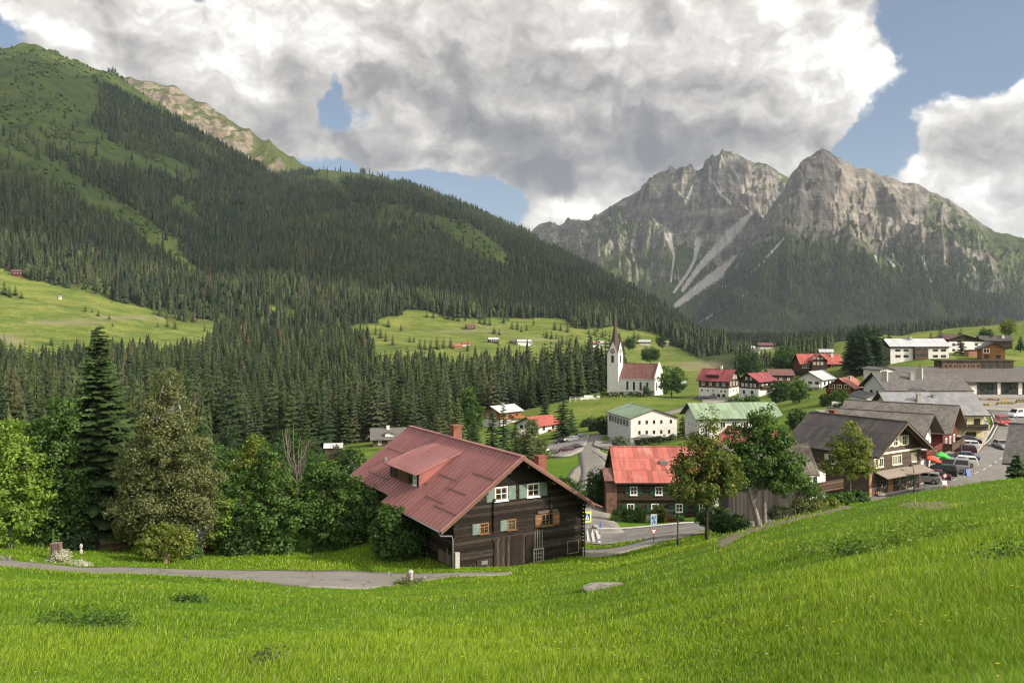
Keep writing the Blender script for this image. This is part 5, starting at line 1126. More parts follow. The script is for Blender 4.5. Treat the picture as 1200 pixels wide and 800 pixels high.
house('guest_chalet', 'tall chalet with a wide brown grey roof behind the gift shop', (1125, 475, 131), 52, 10.5, 14.5, 5.3, .60, [(1.8, 'cream'), (99, 'red')], 'taupe', 'chalet', 'A', 1.1, 1.4, base=3, wins=[('front', (-3, 0, 3), 2.6, 1.1, 1.2, wn), ('front', (-3.4, 1, 3.6), .3, 1.3, 1.3, wn)], balc=[('front', -4.8, 4.8, 2.3, 1.2, WALLS['brown'])], extra=c1, fasc=mat('fascia_pale', (.15, .09, .07), .7))
house('balcony_chalet', 'chalet with two carved balconies and a shallow grey roof next to the parasols', (1095.3, 485, 114.5), 50, 8.6, 11.5, 5.6, .56, [(99, 'white')], 'taupe', 'chalet', 'A', 1.1, 1.5, base=3,
      wins=[('front', (-2.6, 0, 2.6), 3.2, 1.0, 1.3, wn), ('front', (-2.6, 2.6), .8, 1.1, 1.3, wn), ('left', (2, 5), 3, .8, 1.2, wn)], balc=[('front', -4.1, 4.1, 2.9, 1.5, WALLS['red']), ('front', -4.1, 4.1, .35, 1.8, WALLS['red'])])
# ------------------------------------------------------------------ gift shop chalet with show windows
def shop_extra(e, hr, roofz):
    X = face_xf('front', 10.9, 10.5)
    b = MB(); b.box(-5.45, 5.45, -.02, .14, 4.72, 4.95, 0, X); b.build('cream_band', CREAM, e)
    c = MB(); c.slab([(-4.4, -1.7, 1.95 + .25), (5.5, -1.7, 1.95 + .25), (5.5, 0, 2.75), (-4.4, 0, 2.75)], -.1); c.build('canopy', mat('canopy_cloth', (.24, .20, .17), .8), e)
    for (x0, x1) in ((-4.2, -2.0), (-.3, 5.0)):
        w = window(e, X, (x0 + x1) / 2, -.25, x1 - x0, 2.1, WALLS['brown'], (2 if x1 - x0 > 3 else 1, 0), t=.09, sill=False)
        gd = MB(); rr = random.Random(5)
        for k in range(int((x1 - x0) * 4)): xx = rr.uniform(x0 + .2, x1 - .3); zz = rr.uniform(-.1, 1.1); gd.box(xx, xx + rr.uniform(.08, .25), .02, .03, zz, zz + rr.uniform(.1, .3), k % 4, X)
        gd.build('display', [mat('goods_a', (.30, .12, .08), .6), mat('goods_b', (.32, .30, .26), .6), mat('goods_c', (.10, .16, .20), .6), mat('goods_d', (.35, .25, .08), .6)], w)
    d = MB(); d.box(-1.6, -.6, -.02, .06, -.3, 2.0, 0, X); d.build('door', WALLS['pinkwood'], e)
    pl = MB(); pl.box(-5.6, 5.6, -1.1, .02, -2.0, -.3); pl.box(-5.45, 5.45, -.10, .02, -.3, -.12); pl.build('plinth', WALLS['cream'], e)
    ps = MB(); ps.box(-5.45, -4.95, -.04, .10, -.3, 2.6, 0, X); ps.build('corner_pillar', WALLS['pinkwood'], e)
    bg = MB()
    for s in (-1, 1):
        for k, y in enumerate((-1.5, -.8)):
            q = [(0, y, roofz(0) - .1), (s * 6.3, y, roofz(6.3) - .1), (s * 6.3, y, roofz(6.3) - .36), (0, y, roofz(0) - .36)]; bg.slab(q if s < 0 else q[::-1], -.1)
    bg.build('barge_board', mat('carved_board', (.17, .12, .085), .7), e)
cw = lambda shut=True: dict(frame=CREAM, bars=(1, 1), t=.11, shut=CREAM if shut else None, sw=.42)
house('gift_shop', 'brown shingled shop chalet with cream shutters and wide show windows facing the road', (1018, 582, 99), 34, 10.9, 10.5, 5.0, .62, [(4.7, 'taupe'), (99, 'taupe')], 'dkgrey', 'shop', 'L', .55, 1.6, base=2.4, th=.24,
      wins=[('front', (-1.9, 0, 1.9), 5.5, .95, 1.2, cw()), ('front', (-4.0, -.2, 3.9), 3.25, 1.0, 1.15, dict(frame=CREAM, bars=(3, 0), t=.12)), ('front', (-3.0, .85,), 3.25, .9, 1.15, dict(frame=CREAM, bars=(1, 0), t=.12)), ('left', (2, 5), 3.2, 1.0, 1.15, cw())], extra=shop_extra, chim=[(1.2, 9.4, .8, 1.0)])
house('brown_gabled_house', 'dark brown house with white shutters and a ribbed grey roof behind the roadside maple', (957, 492, 119), -33, 9.2, 11, 4.4, .74, [(1.8, 'brown'), (99, 'dark')], 'ribs', 'house', 'A', .8, 1.0, base=3,
      wins=[('front', (-1.9, 1.9), 3.6, 1.1, 1.25, dict(frame=WHITEP, bars=(1, 0), shut=WHITEP, sw=.55, t=.12)), ('front', (0,), 6.3, .7, .8, dict(frame=WHITEP, bars=(1, 1), t=.1)), ('front', (-2, 2), .8, 1.1, 1.2, wn)], fasc=mat('fascia_wine', (.09, .045, .042), .7))
house('red_roofed_cottage', 'cottage with a patched red roof and dark gable half hidden by the leaning maple', (928, 508, 109), 36, 10.5, 8, 4.6, .58, [(1.9, 'white'), (99, 'brown')], 'pinkred', 'cottage', 'A', 1.0, 1.2, base=3,
      wins=[('front', (1.0, 3.2), 2.5, 1.0, 1.1, wn), ('front', (2.6,), .2, 1.0, 1.1, DW)], balc=[('front', .2, 5.0, 2.0, 1.0, WALLS['brown'])])
house('plank_barn', 'grey plank barn with an old shingle roof behind the leaning maple', (947, 607, 89), 84, 7.5, 8.2, 5.0, .55, [(99, 'grey')], 'oldshingle', 'barn', 'L', .8, 1.0, base=2.5, fasc=mat('old_fascia', (.11, .09, .07), .9))
gxw = P(954, 604, 93)
house('white_porch_house', 'small white porch bay with a brown balcony beside the plank barn', (957, 600, 94), 34, 3.2, 3.0, 4.6, .35, [(99, 'white')], 'oldshingle', 'house', 'C', .5, .5, base=2.5, wins=[('front', (-.3,), 3.2, .6, .8, dict(frame=DARKP, t=.08))], balc=[('front', -1.6, 3.6, 2.6, .9, WALLS['brown'])])
# ------------------------------------------------------------------ lift station and the houses on the upper terrace
def lift_extra(e, hr, roofz):
    c = MB(); c.box(-3.4, 1.2, 14, 33.5, hr - 1.5, hr + 1.75); cl = c.build('clerestory', planks('larch_boards', (.085, .060, .038), (.17, .125, .08), .5, True), e)
    f = MB(); f.box(-3.9, 1.6, 13.4, 34, hr + 1.75, hr + 2.0); f.build('flat_roof', DARKP, cl)
    X = face_xf('right', 0, 38)
    for k in range(15):
        Xm = Matrix(((0, 1, 0, 1.2), (1, 0, 0, 0), (0, 0, 1, 0), (0, 0, 0, 1))); window(cl, Xm, 14.9 + k * 1.27, hr - .2, .95, 1.25, WALLS['pinkwood'] if k < 8 else DARKP, (0, 0), t=.1, sill=False)
    Xr = face_xf('right', 18, 38)
    for (x0, x1, z0, z1, mm) in ((16.2, 38, .05, .9, CONC), (19, 20.2, -3.2, .0, WALLS['orange']), (22.2, 23.4, -3.2, 0, WALLS['orange']), (25, 27, -3.0, 0, mat('ochre_panel', (.36, .25, .12), .7)), (30, 31, 1.0, 4.4, WALLS['white']), (34, 38, 1.0, 4.4, WALLS['white']), (18.2, 19.0, 1.0, 4.4, WALLS['white']), (24.5, 25.3, 1.0, 4.4, WALLS['white'])):
        q = MB(); q.box(x0, x1, -.02, .16, z0, z1, 0, Xr); q.build('facade_panel', mm, e)
    for x in (21.8, 27.6, 32.4): window(e, Xr, x, 1.2, 3.6 if x != 32.4 else 2.4, 2.9, DKMETAL, (3, 0), t=.09, sill=False)
    for x in (21.2, 24.2, 32.5): window(e, Xr, x, -3.0, 1.6 if x < 30 else 6, 2.6, DKMETAL, (1, 0), t=.08, sill=False)
DGL = mat('dark_cladding', rough=.5, fn=lambda g, b: g.set(b.inputs['Base Color'], g.mix(g.noise(objc(g), .8, 3), (.03, .032, .030), (.07, .07, .062))))
house('lift_station', 'long low cable car station with dark grey roof and timber clerestory on the terrace', (1042, 463, 232), -90, 18, 42, 4.6, .34, [(.05, 'conc'), (99, DGL)], 'grey', 'cable car station', 'C', 1.2, .8, base=4.5, extra=lift_extra)
house('end_pavilion', 'white gabled pavilion at the left end of the cable car station', (1039, 452, 222), 20, 4.2, 6, 4.2, .25, [(99, 'white')], 'grey', 'pavilion', 'C', .5, .5, base=3, wins=[('front', (.4,), 1.2, .6, 1.6, dict(frame=DARKP, t=.08))])
def gar(e, hr, roofz):
    X = face_xf('front', 6.2, 5); q = MB(); q.box(-2.7, 2.2, -.02, .05, -.4, 1.8, 0, X); q.build('garage_door', WHITEP, e)
    f = MB(); f.box(-3.4, 3.4, -.5, 5.4, 2.5, 3.1); f.build('flat_roof', WALLS['brown'], e)
house('white_garage', 'flat roofed garage with a wide white door behind the slate roof', (1127, 463, 206), 0, 6.2, 5, 2.5, .02, [(99, 'white')], 'brown', 'garage', 'C', .1, .1, base=2, extra=gar, ridgecap=False)
def apt(e, hr, roofz):
    X = face_xf('left', 10, 21.6); q = MB(); q.box(8.4, 13.4, .0, 1.3, 0, 4.6, 0, X); q.build('loggia', WALLS['brown'], e)
    k = MB()
    for z in (1.2, 3.2): k.box(8.8, 13.0, 1.3, 1.36, z + .2, z + 1.1, 0, X)
    k.build('glazing', GLASS, e)
dsm = dict(frame=mat('dark_red_frame', (.10, .045, .04), .6), bars=(1, 0), t=.1, sill=False)
house('apartment_house', 'white apartment house with a pale metal roof and brown middle loggia on the upper terrace', (1112, 421, 312), 90, 10, 21.6, 4.9, .50, [(4.1, 'white'), (99, 'brown')], 'pale', 'apartment house', 'L', .7, .6, base=2,
      wins=[('left', (2, 5, 15.8, 18.8), 2.9, 1.9, .95, dsm), ('left', (2, 5, 15.8, 18.8), .7, 1.9, .95, dsm)], chim=[(-1, 12.4, .9, 1.4, WALLS['conc'])], extra=apt)
house('wide_chalet', 'wide white chalet with a shallow dark gable behind the single spruce on the terrace', (1137, 412, 338), 6, 18.5, 12, 4.2, .27, [(4.0, 'white'), (99, 'dark')], 'brown', 'chalet', 'C', .9, 1.0, base=2, ridge=-3,
      wins=[('front', (-7, -3.4, 2.6, 6), 2.3, 1.3, 1.1, dsm), ('front', (-7, -3.4, 2.6), .1, 1.3, 1.1, dsm), ('front', (-4,), 4.5, 1.4, 1.0, dsm)])
house('orange_house', 'orange timber house with a dark grey roof at the right edge of the terrace', (1178, 421, 300), -20, 7.4, 9.5, 3.9, .50, [(99, 'orange')], 'grey', 'house', 'R', .9, .8, base=2,
      wins=[('front', (-2.2,), 2.2, 2.0, 1.6, wn), ('front', (-2.2, 1.5), .2, 1.6, 1.4, dsm), ('right', (2, 5), 1.6, 1.2, 1.2, wn)])
house('dark_roofed_house', 'low dark house with chimneys behind the orange house', (1182, 406, 365), 80, 8, 12, 2.6, .5, [(99, 'dark')], 'dkgrey', 'house', 'C', .5, .5, base=2, chim=[(-2, 3, .8, 1.0, WALLS['white']), (-1, 7, .8, .9, WALLS['red'])])
house('brown_shed', 'brown flat shed between the spruce and the orange house', (1142, 418, 316), 4, 4.6, 3, 2.2, .1, [(99, 'pinkwood')], 'brown', 'shed', 'C', .3, .3, base=1)
house('corner_house', 'dark slate roof corner jutting in at the right border beside the main road', (1322, 588, 90), 52, 9, 10, 4.2, .72, [(99, 'taupe')], 'grey', 'house', 'C', .9, 1.0, base=2.5)
# ------------------------------------------------------------------ houses between the wood and the car park
house('orange_gabled_house', 'white house with an orange timber gable and pale roof at the edge of the wood', (586.5, 503, 302), -44, 9, 11, 6.0, .42, [(3.2, 'white'), (99, 'orange')], 'pale', 'house', 'R', .8, .9, base=3,
      wins=[('front', (-2, 1.8), 4.0, 1.2, 1.2, DW), ('right', (2, 5, 8.5), 4.0, 1.1, 1.1, dsm), ('right', (8.6,), 1.2, 1.3, 1.2, dsm)], balc=[('right', 5.6, 11.4, 3.5, 1.3, WALLS['orange'])], chim=[(0.6, 5, .8, .9, WALLS['conc'])])
house('red_tiled_house', 'white house with a bright red tiled roof next to the car park', (631, 517, 276), -44, 9.2, 10.5, 5.2, .48, [(99, 'white')], 'brick', 'house', 'R', .9, 1.0, base=3,
      wins=[('front', (-3, -.6), 3.6, 1.4, 1.1, dsm), ('front', (-3,), 1, 1.4, 1.1, dsm), ('right', (2.6, 7.2), 3.4, 1.2, 1.3, dsm), ('right', (2.6, 7), .8, 1.3, 1.3, dsm)], balc=[('right', 4.8, 10.4, 2.7, 1.2, WALLS['pinkwood'])])
house('lean_to_house', 'small white outbuilding with a beige tiled roof below the red tiled house', (606, 519, 268), -40, 6, 6.5, 2.6, .34, [(99, 'cream')], 'beige', 'outbuilding', 'C', .6, .6, base=3)
house('brown_hipped_house', 'brown timber house with a grey roof and white dormer in front of the wood', (437, 523, 262), -80, 7.4, 9.5, 3.0, .70, [(99, 'brown')], 'grey', 'house', 'C', .9, .9, base=3, wins=[('right', (2, 5, 8), 1.0, 1.0, 1.2, wn)], chim=[(.4, 4.6, .9, .8, WALLS['white'])],
      extra=lambda e, hr, rz_: gable_wing(e, 1.0, 3.6, 3.6, 6.2, 3.4, 4.3, .4, 'white', 'grey', 'x', .4, 'dormer'))
house('forest_hut', 'tiny grey roofed hut at the foot of the wood', (381, 533, 238), -80, 3.6, 4.6, 2.2, .5, [(99, 'brown')], 'pale', 'hut', 'C', .4, .4, base=2)
# ------------------------------------------------------------------ farms on the hay meadows
FAR = [(532, 408, 640, 9, 'red_barn', 'orange', 'pinkwood', 'low barn with a faded orange roof half behind the first spruces of the meadow'), (541.5, 405.5, 620, 9, 'red_barn', 'brick', 'white', 'white farmhouse with a bright red roof above the ravine wood'),
       (546, 385, 1010, 10, 'hay_barn', 'brown', 'brown', 'small brown hay barn high on the open meadow'), (572.5, 401, 800, 11, 'hay_barn', 'pale', 'dark', 'hay barn with a silvery roof standing alone on the meadow'),
       (606, 404, 790, 16, 'meadow_farm', 'pale', 'white', 'white farmhouse with grey roofs on the open meadow left of the church'), (598.5, 402, 810, 8, 'hay_barn', 'grey', 'brown', 'brown byre leaning on the white meadow farmhouse'),
       (690, 406, 760, 12, 'meadow_farm', 'orange', 'white', 'white farmhouse with reddish roof on the track left of the spire'), (707, 405, 770, 11, 'meadow_farm', 'pale', 'white', 'pale roofed farmhouse just left of the spire'),
       (733, 406, 720, 14, 'meadow_farm', 'brown', 'brown', 'brown roofed farmhouse just right of the spire'), (762, 404, 740, 13, 'meadow_farm', 'pale', 'brown', 'grey roofed farmhouse above the church nave'), (783, 404, 730, 9, 'meadow_farm', 'beige', 'white', 'white cottage right of the dark tree pair on the meadow'),
       (739, 418, 560, 10, 'hay_barn', 'pale', 'cream', 'cream shed in the grass behind the church nave'), (802, 470, 400, 10, 'white_barn', 'pale', 'white', 'white gable peeping out right of the churchyard tree'),
       (15, 322, 1045, 13, 'alpine_hut', 'brown', 'red', 'dark red alpine hut under the forest on the left meadow'), (69, 350, 1020, 3, 'hay_barn', 'pale', 'white', 'tiny white hut on the left meadow'),
       (830, 391, 1400, 9, 'hay_barn', 'pale', 'white', 'pale hut on the small clearing above the valley road'), (884, 410, 900, 10, 'valley_house', 'pale', 'white', 'white house with a pale roof beside the valley meadow'), (890, 413, 860, 9, 'valley_house', 'grey', 'white', 'white grey roofed house at the edge of the yellow green field'),
       (905, 411, 900, 16, 'valley_house', 'brown', 'brown', 'long brown roofed house behind the yellow green field'), (868, 409, 950, 10, 'valley_house', 'pale', 'cream', 'cream house among the trees at the valley bend'), (975, 415, 520, 14, 'valley_house', 'pale', 'cream', 'flat pale building behind the red guest house'), (955, 414, 560, 10, 'valley_house', 'brown', 'brown', 'brown roof behind the red guest house')]
rr = random.Random(12)
for (px, py, Y, wpx, nm, rf, wl, lb) in FAR:
    if py < 412 and px < 860 or nm == 'alpine_hut':
        try: Y = hit(px, py, 560, 1600).y
        except ValueError: pass
    L2 = wpx * Y / F; X = (px - 600) / F * Y; Wd = min(L2 * .75, 9); z = gz(X, Y)
    pyb = HZ - z / Y * F
    house(nm, lb, (px, pyb, Y), -78 if px < 700 else 80, Wd, L2, max(2.4, Wd * .42), .5, [(1.6, 'white' if wl == 'brown' and nm != 'hay_barn' else wl), (99, wl)], rf, 'barn' if 'barn' in nm else ('hut' if 'hut' in nm else 'house'), 'C', .8, .8, base=3, wins=[('right' if px < 700 else 'left', tuple(L2 * k for k in (.25, .5, .75)), 1.4, 1.2, 1.2, dict(frame=WHITEP, t=.2, bars=(0, 0), sill=False))] if L2 > 7 else ())
# ------------------------------------------------------------------ houses below the near trees on the left
house('brick_house', 'brown house with a white and green window glimpsed under the big spruce', (121, 650, 80), 25, 8.5, 9, 2.9, .62, [(99, 'brown')], 'pale', 'house', 'C', .6, .8, base=3, wins=[('front', (1.0,), .9, .8, .9, dict(frame=WHITEP, bars=(0, 0), t=.08, shut=GREENS, sides='left'))])
house('garden_shed', 'small plank shed with a blue grey roof beside the birch', (246, 656, 70.5), 24, 2.4, 3.4, 1.25, .55, [(99, 'brown')], 'blue', 'shed', 'C', .35, .4, base=1.2, fasc=mat('pale_fascia', (.30, .27, .22), .8))
# ------------------------------------------------------------------ broadleaved trees and shrubs
def leaf_mat(g, b):
    t = g.attr('tint').outputs['Color']; g.set(b.inputs['Base Color'], t); b.inputs['Specular IOR Level'].default_value = .25
    tr = g.node('ShaderNodeBsdfTranslucent'); g.set(tr.inputs[0], g.mix(1., t, (1.25, 1.35, .6), 'MULTIPLY'))
    mx = g.node('ShaderNodeMixShader'); mx.inputs[0].default_value = .38; g.l.new(b.outputs[0], mx.inputs[1]); g.l.new(tr.outputs[0], mx.inputs[2])
    g.l.new(mx.outputs[0], g.nt.nodes['Material Output'].inputs[0])
ML = mat('leaves', rough=.55, fn=leaf_mat)
BIRCH = mat('pale_bark', rough=.9, fn=lambda g, b: g.set(b.inputs['Base Color'], g.mix(g.ss(g.noise(g.vm('MULTIPLY', objc(g), (2, 2, 5)), 2, 5, .7), .45, .65), (.30, .28, .25), (.10, .085, .07))))
def leaf_mesh(name, cen, dirs, size, tint, rng, per, spread, squash=.75):
    """per leaves round each clump centre; every leaf is a small rhombus of its own heading"""
    n = len(cen) * per; c = np.repeat(cen, per, 0); d = np.repeat(dirs, per, 0); sp = np.repeat(np.broadcast_to(spread, len(cen)), per)[:, None]
    off = rng.normal(0, 1, (n, 3)); off /= np.linalg.norm(off, axis=1)[:, None]; off *= rng.rand(n, 1) ** .45 * sp; off[:, 2] *= squash
    p = c + off; nrm = rng.normal(0, .62, (n, 3)) + d * .55 + off / sp * .5 + np.array([0, 0, .5]); nrm /= np.linalg.norm(nrm, axis=1)[:, None]
    a = np.cross(nrm, rng.normal(0, 1, (n, 3))); a /= np.linalg.norm(a, axis=1)[:, None] + 1e-9; b = np.cross(nrm, a); s = size * rng.uniform(.65, 1.3, (n, 1))
    fold = nrm * s * .18
    V = np.stack([p - a * s * .62, p + b * s * .34 + fold, p + a * s * .62 - fold * .4, p - b * s * .34 + fold], 1).reshape(-1, 3)
    T = np.arange(n * 4).reshape(n, 4); tc = np.repeat(np.repeat(tint, per, 0) * rng.uniform(.78, 1.22, (n, 1)), 4, 0)
    return np_mesh(name, V, T, ML, {'tint': tc})
PAL = dict(lime=((.085, .145, .020), (.15, .21, .035)), mid=((.034, .072, .017), (.072, .125, .026)), deep=((.022, .048, .014), (.048, .088, .022)), olive=((.075, .090, .034), (.130, .140, .056)), yellow=((.080, .115, .020), (.16, .175, .035)),
           autumn=((.055, .090, .018), (.130, .135, .030)), red=((.10, .022, .014), (.17, .05, .025)), pale=((.085, .105, .060), (.15, .165, .10)), white=((.30, .30, .26), (.48, .46, .42)), dark=((.016, .032, .013), (.036, .060, .020)))
PAL = {k: tuple(tuple(c * 1.38 for c in t) for t in v) for k, v in PAL.items()}
def tree(name, label, px, py, Y, H_, lobes, pal='mid', n=260, per=34, size=.24, spread=.62, trunk=.2, bark=None, stems=None, seed=0, cat='tree', group=None, hollow=.5, dz=-.15, limbs=True):
    """lobes: (x, y, z, rx, ry, rz) in metres from the foot; stems: optional list of trunk polylines"""
    rng = np.random.RandomState(seed + 100); p = P(px, py, Y) if py is not None else Vector(((px - 600) / F * Y, Y, 0))
    if py is None: p.z = gz(p.x, p.y)
    p.z += dz; e = empty(name, p); tag(e, label, cat, group)
    L = np.array(lobes, float); vol = L[:, 3] * L[:, 4] * L[:, 5]; pick = rng.choice(len(L), n, p=vol ** .8 / (vol ** .8).sum())
    d = rng.normal(0, 1, (n, 3)); d /= np.linalg.norm(d, axis=1)[:, None]; rad = np.where(rng.rand(n) < .72, rng.uniform(.72, 1.04, n), rng.uniform(hollow * .3, .8, n))[:, None]
    lump = .62 + .72 * fbm(d[:, 0] * 2.2 + pick * 3.1, d[:, 2] * 2.2 + d[:, 1] * 2.2 + 7, 3)[:, None]
    cen = L[pick, :3] + d * L[pick, 3:] * rad * lump; ok = cen[:, 2] > .12; cen, d = cen[ok], d[ok]
    c0, c1 = (np.array(c) for c in PAL[pal]); k = np.clip(rng.normal(.45, .33, len(cen)), 0, 1)[:, None]; tint = c0 * (1 - k) + c1 * k
    me = leaf_mesh('crown', cen, d, size, tint, rng, per, spread * rng.uniform(.7, 1.3, len(cen)))
    V, T = [], []; rr = random.Random(seed)
    if stems is None: top = max(L[:, 2]); cx, cy_ = L[:, 0].mean(), L[:, 1].mean(); stems = [([(0, 0, -.5), (.02, 0, top * .25), (cx * .4, cy_ * .4, top * .6), (cx * .7, cy_ * .7, top * 1.02)], trunk)]
    for pts, r in stems:
        m = len(pts); swept(pts, [r * (1.25 if i == 0 else 1 - .72 * i / (m - 1)) for i in range(m)], 8, V, T)
    if limbs:
        base = stems[0][0]
        for l in L:
            for q in range(3):
                sx = stems[rr.randrange(len(stems))][0]; f = rr.uniform(.35, .85); i = min(int(f * (len(sx) - 1)), len(sx) - 2); t = f * (len(sx) - 1) - i; s0 = Vector(sx[i]).lerp(Vector(sx[i + 1]), t)
                en = Vector((l[0] + rr.uniform(-.6, .6) * l[3], l[1] + rr.uniform(-.6, .6) * l[4], l[2] + rr.uniform(-.3, .6) * l[5])); md = s0.lerp(en, .5) + Vector((rr.uniform(-.2, .2), rr.uniform(-.2, .2), .12 * (en - s0).length))
                swept([s0, md, en], [trunk * .42, trunk * .26, trunk * .07], 5, V, T)
    tm_ = bpy.data.meshes.new('trunk'); tm_.from_pydata(V, [], T); tm_.materials.append(bark or MBARK); tm_.polygons.foreach_set('use_smooth', [True] * len(T)); tm_.update()
    link('trunk', tm_, e); link('crown', me, e); return e
def bush(name, label, px, py, Y, w, h, pal='mid', seed=0, cat='shrub', group=None, n=None, size=.17, per=26):
    n = n or int(60 + 26 * w * h)
    return tree(name, label, px, py, Y, h, [(0, 0, h * .48, w * .5, w * .45, h * .50), (-w * .22, 0, h * .40, w * .30, w * .3, h * .42), (w * .22, .1, h * .42, w * .3, w * .3, h * .45)], pal, n, per, size, .32, .05, None, [([(0, 0, -.3), (0, 0, h * .6)], .05), ([(.1, 0, -.3), (w * .2, 0, h * .55)], .04), ([(-.1, 0, -.3), (-w * .2, 0, h * .5)], .04)], seed, cat, group, limbs=False)
def hero_spruce(name, label, px, py, Y, H_, R_, tint, seed, tiers=36, arms=10, cat='tree', group=None):
    rng = np.random.RandomState(seed); p = P(px, py, Y) if py is not None else Vector(((px - 600) / F * Y, Y, gz((px - 600) / F * Y, Y))); e = empty(name, p); tag(e, label, cat, group)
    V, T, col = [], [], []
    for k in range(tiers):
        f = k / (tiers - .5); z0 = H_ * (.07 + .92 * f); r = R_ * ((1 - f) ** .72 * (.86 + .28 * rng.rand()) + .04); na = max(5, int(arms * (1 - .4 * f))); a0 = rng.rand() * 6.28
        for j in range(na):
            a = a0 + 6.283 * j / na + rng.uniform(-.3, .3); L = r * rng.uniform(.62, 1.15); dx, dy = math.cos(a), math.sin(a); sx, sy = -dy, dx; zz = z0 + rng.uniform(-.25, .25); dr = rng.uniform(.16, .34) * (1.1 - f); sub = max(3, int(L / .42)); prev = None
            tn = np.array(tint) * rng.uniform(.7, 1.35)
            for q in range(sub + 1):
                s = q / sub; w = (L * .20 + .12) * math.sin(math.pi * min(1, s * .84 + .14)) * (1 if q < sub else .15) * rng.uniform(.55, 1.4)
                x, y = dx * L * s, dy * L * s; zc = zz - dr * L * s ** 1.4 + .10 * L * s * s * (.6 if f < .8 else 1); i = len(V); jg = rng.uniform(-.08, .08)
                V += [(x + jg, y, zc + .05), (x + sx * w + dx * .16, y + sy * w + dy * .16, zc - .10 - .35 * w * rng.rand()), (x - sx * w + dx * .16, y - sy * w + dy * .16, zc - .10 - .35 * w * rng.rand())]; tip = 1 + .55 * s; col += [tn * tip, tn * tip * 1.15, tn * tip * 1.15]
                if prev is not None: T += [(prev, i, i + 1), (prev, i + 1, prev + 1), (prev, i + 2, i), (prev, prev + 2, i + 2)]
                if q and q < sub and L > .8:               # side sprays
                    for sd in (-1, 1):
                        ll = w * rng.uniform(1.2, 1.9); t = len(V); V += [(x, y, zc), (x + sd * sx * ll + dx * ll * .65, y + sd * sy * ll + dy * ll * .65, zc - .12 - .3 * ll), (x + dx * .34 + sd * sx * .1, y + dy * .34 + sd * sy * .1, zc - .02)]; T.append((t, t + 1, t + 2)); col += [tn * tip, tn * tip * 1.3, tn * tip]
                prev = i
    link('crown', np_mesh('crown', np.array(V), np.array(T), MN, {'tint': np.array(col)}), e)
    TV, TT = swept([(0, 0, -1), (0, 0, H_ * .5), (0, 0, H_ * .98)], [R_ * .075, R_ * .045, .02], 8); tm_ = bpy.data.meshes.new('trunk'); tm_.from_pydata(TV, [], TT); tm_.materials.append(MBARK); tm_.update(); link('trunk', tm_, e); return e

# ---- left foreground row
tree('maple_tree', 'lime green maple at the left border above the lane', 12, 646, 66, 11, [(-.4, 0, 8.2, 2.4, 2.2, 2.6), (.9, -.3, 5.2, 2.5, 2.2, 2.6), (-2.4, 0, 5.2, 2.6, 2.3, 2.8), (.6, .2, 2.8, 2.0, 2.0, 1.6)], 'lime', 330, 40, .24, .62, .2, seed=1)
tree('ash_tree', 'dark mid green tree between the lime maple and the tall fir', 68, 648, 70, 13, [(.3, 0, 11.4, 1.5, 1.5, 1.8), (-.4, 0, 8.8, 2.4, 2.2, 2.6), (-.8, 0, 5.2, 2.5, 2.3, 2.8), (.8, .2, 4.6, 2.3, 2.2, 3.0), (.2, -.4, 2.2, 2.6, 2.0, 1.8)], 'mid', 520, 40, .24, .6, .2, seed=3)
hero_spruce('fir_tree', 'very tall dark fir towering over the row of trees on the left', 116, 650, 73, 20.0, 4.5, (.030, .050, .016), 4, 46, 12)
tree('birch_tree', 'broad olive birch with a pale trunk right of the tall fir', 196, 657, 67.5, 16, [(0, 0, 14.0, 1.2, 1.2, 1.7), (-.3, 0, 11.6, 2.3, 2.1, 2.2), (.7, -.3, 9.4, 2.7, 2.3, 2.4), (-1.5, 0, 8.0, 2.4, 2.2, 2.4), (1.6, .3, 6.2, 2.9, 2.4, 2.7), (-1.3, -.5, 5.0, 2.9, 2.3, 2.4), (2.2, 0, 3.8, 2.2, 2.1, 2.0), (-2.0, .4, 3.0, 1.8, 1.8, 1.6)], 'olive', 900, 52, .18, .62, .22, BIRCH, seed=5, hollow=.7,
     stems=[([(0, 0, -.5), (-.25, -.2, 4), (-.1, -.6, 8), (.35, -.3, 12), (.2, 0, 15)], .23), ([(.2, -.5, 10.5), (.7, -.6, 12.6), (1.0, -.2, 13.6)], .08), ([(.0, -.5, 9.5), (-.7, -.7, 12.0), (-.8, -.3, 13.4)], .07)])
tree('willow_bush', 'rounded yellow green willow on a broken stump beside the lane', 196, 660, 63.5, 3.4, [(0, 0, 2.1, 1.8, 1.4, 1.1), (-1.1, 0, 1.5, 1.2, 1.1, .9), (1.1, 0, 1.6, 1.2, 1.1, 1.0)], 'yellow', 190, 34, .15, .36, .22, mat('stump_bark', rough=.95, fn=lambda g, b: g.set(b.inputs['Base Color'], g.mix(g.noise(objc(g), 6, 4), (.14, .09, .055), (.32, .23, .15)))), [([(0, -.3, -.4), (0, -.3, .55), (.1, -.1, 1.4)], .30)], 6, 'shrub')
tree('rowan_tree', 'green rowan thicket with pale yellow tips in front of the wood', 312, 652, 70, 9.6, [(0, 0, 8.2, 1.0, 1.0, 1.4), (-.9, 0, 6.2, 1.7, 1.6, 1.8), (1.0, 0, 5.8, 1.7, 1.6, 1.8), (-2.0, 0, 3.8, 2.0, 1.8, 2.2), (.2, -.4, 3.6, 2.3, 1.8, 2.4), (2.2, 0, 3.4, 1.9, 1.8, 2.0), (-1.8, -.2, 1.7, 1.8, 1.5, 1.4), (.8, -.3, 1.5, 1.9, 1.6, 1.3)], 'mid', 460, 38, .22, .56, .16, seed=7)
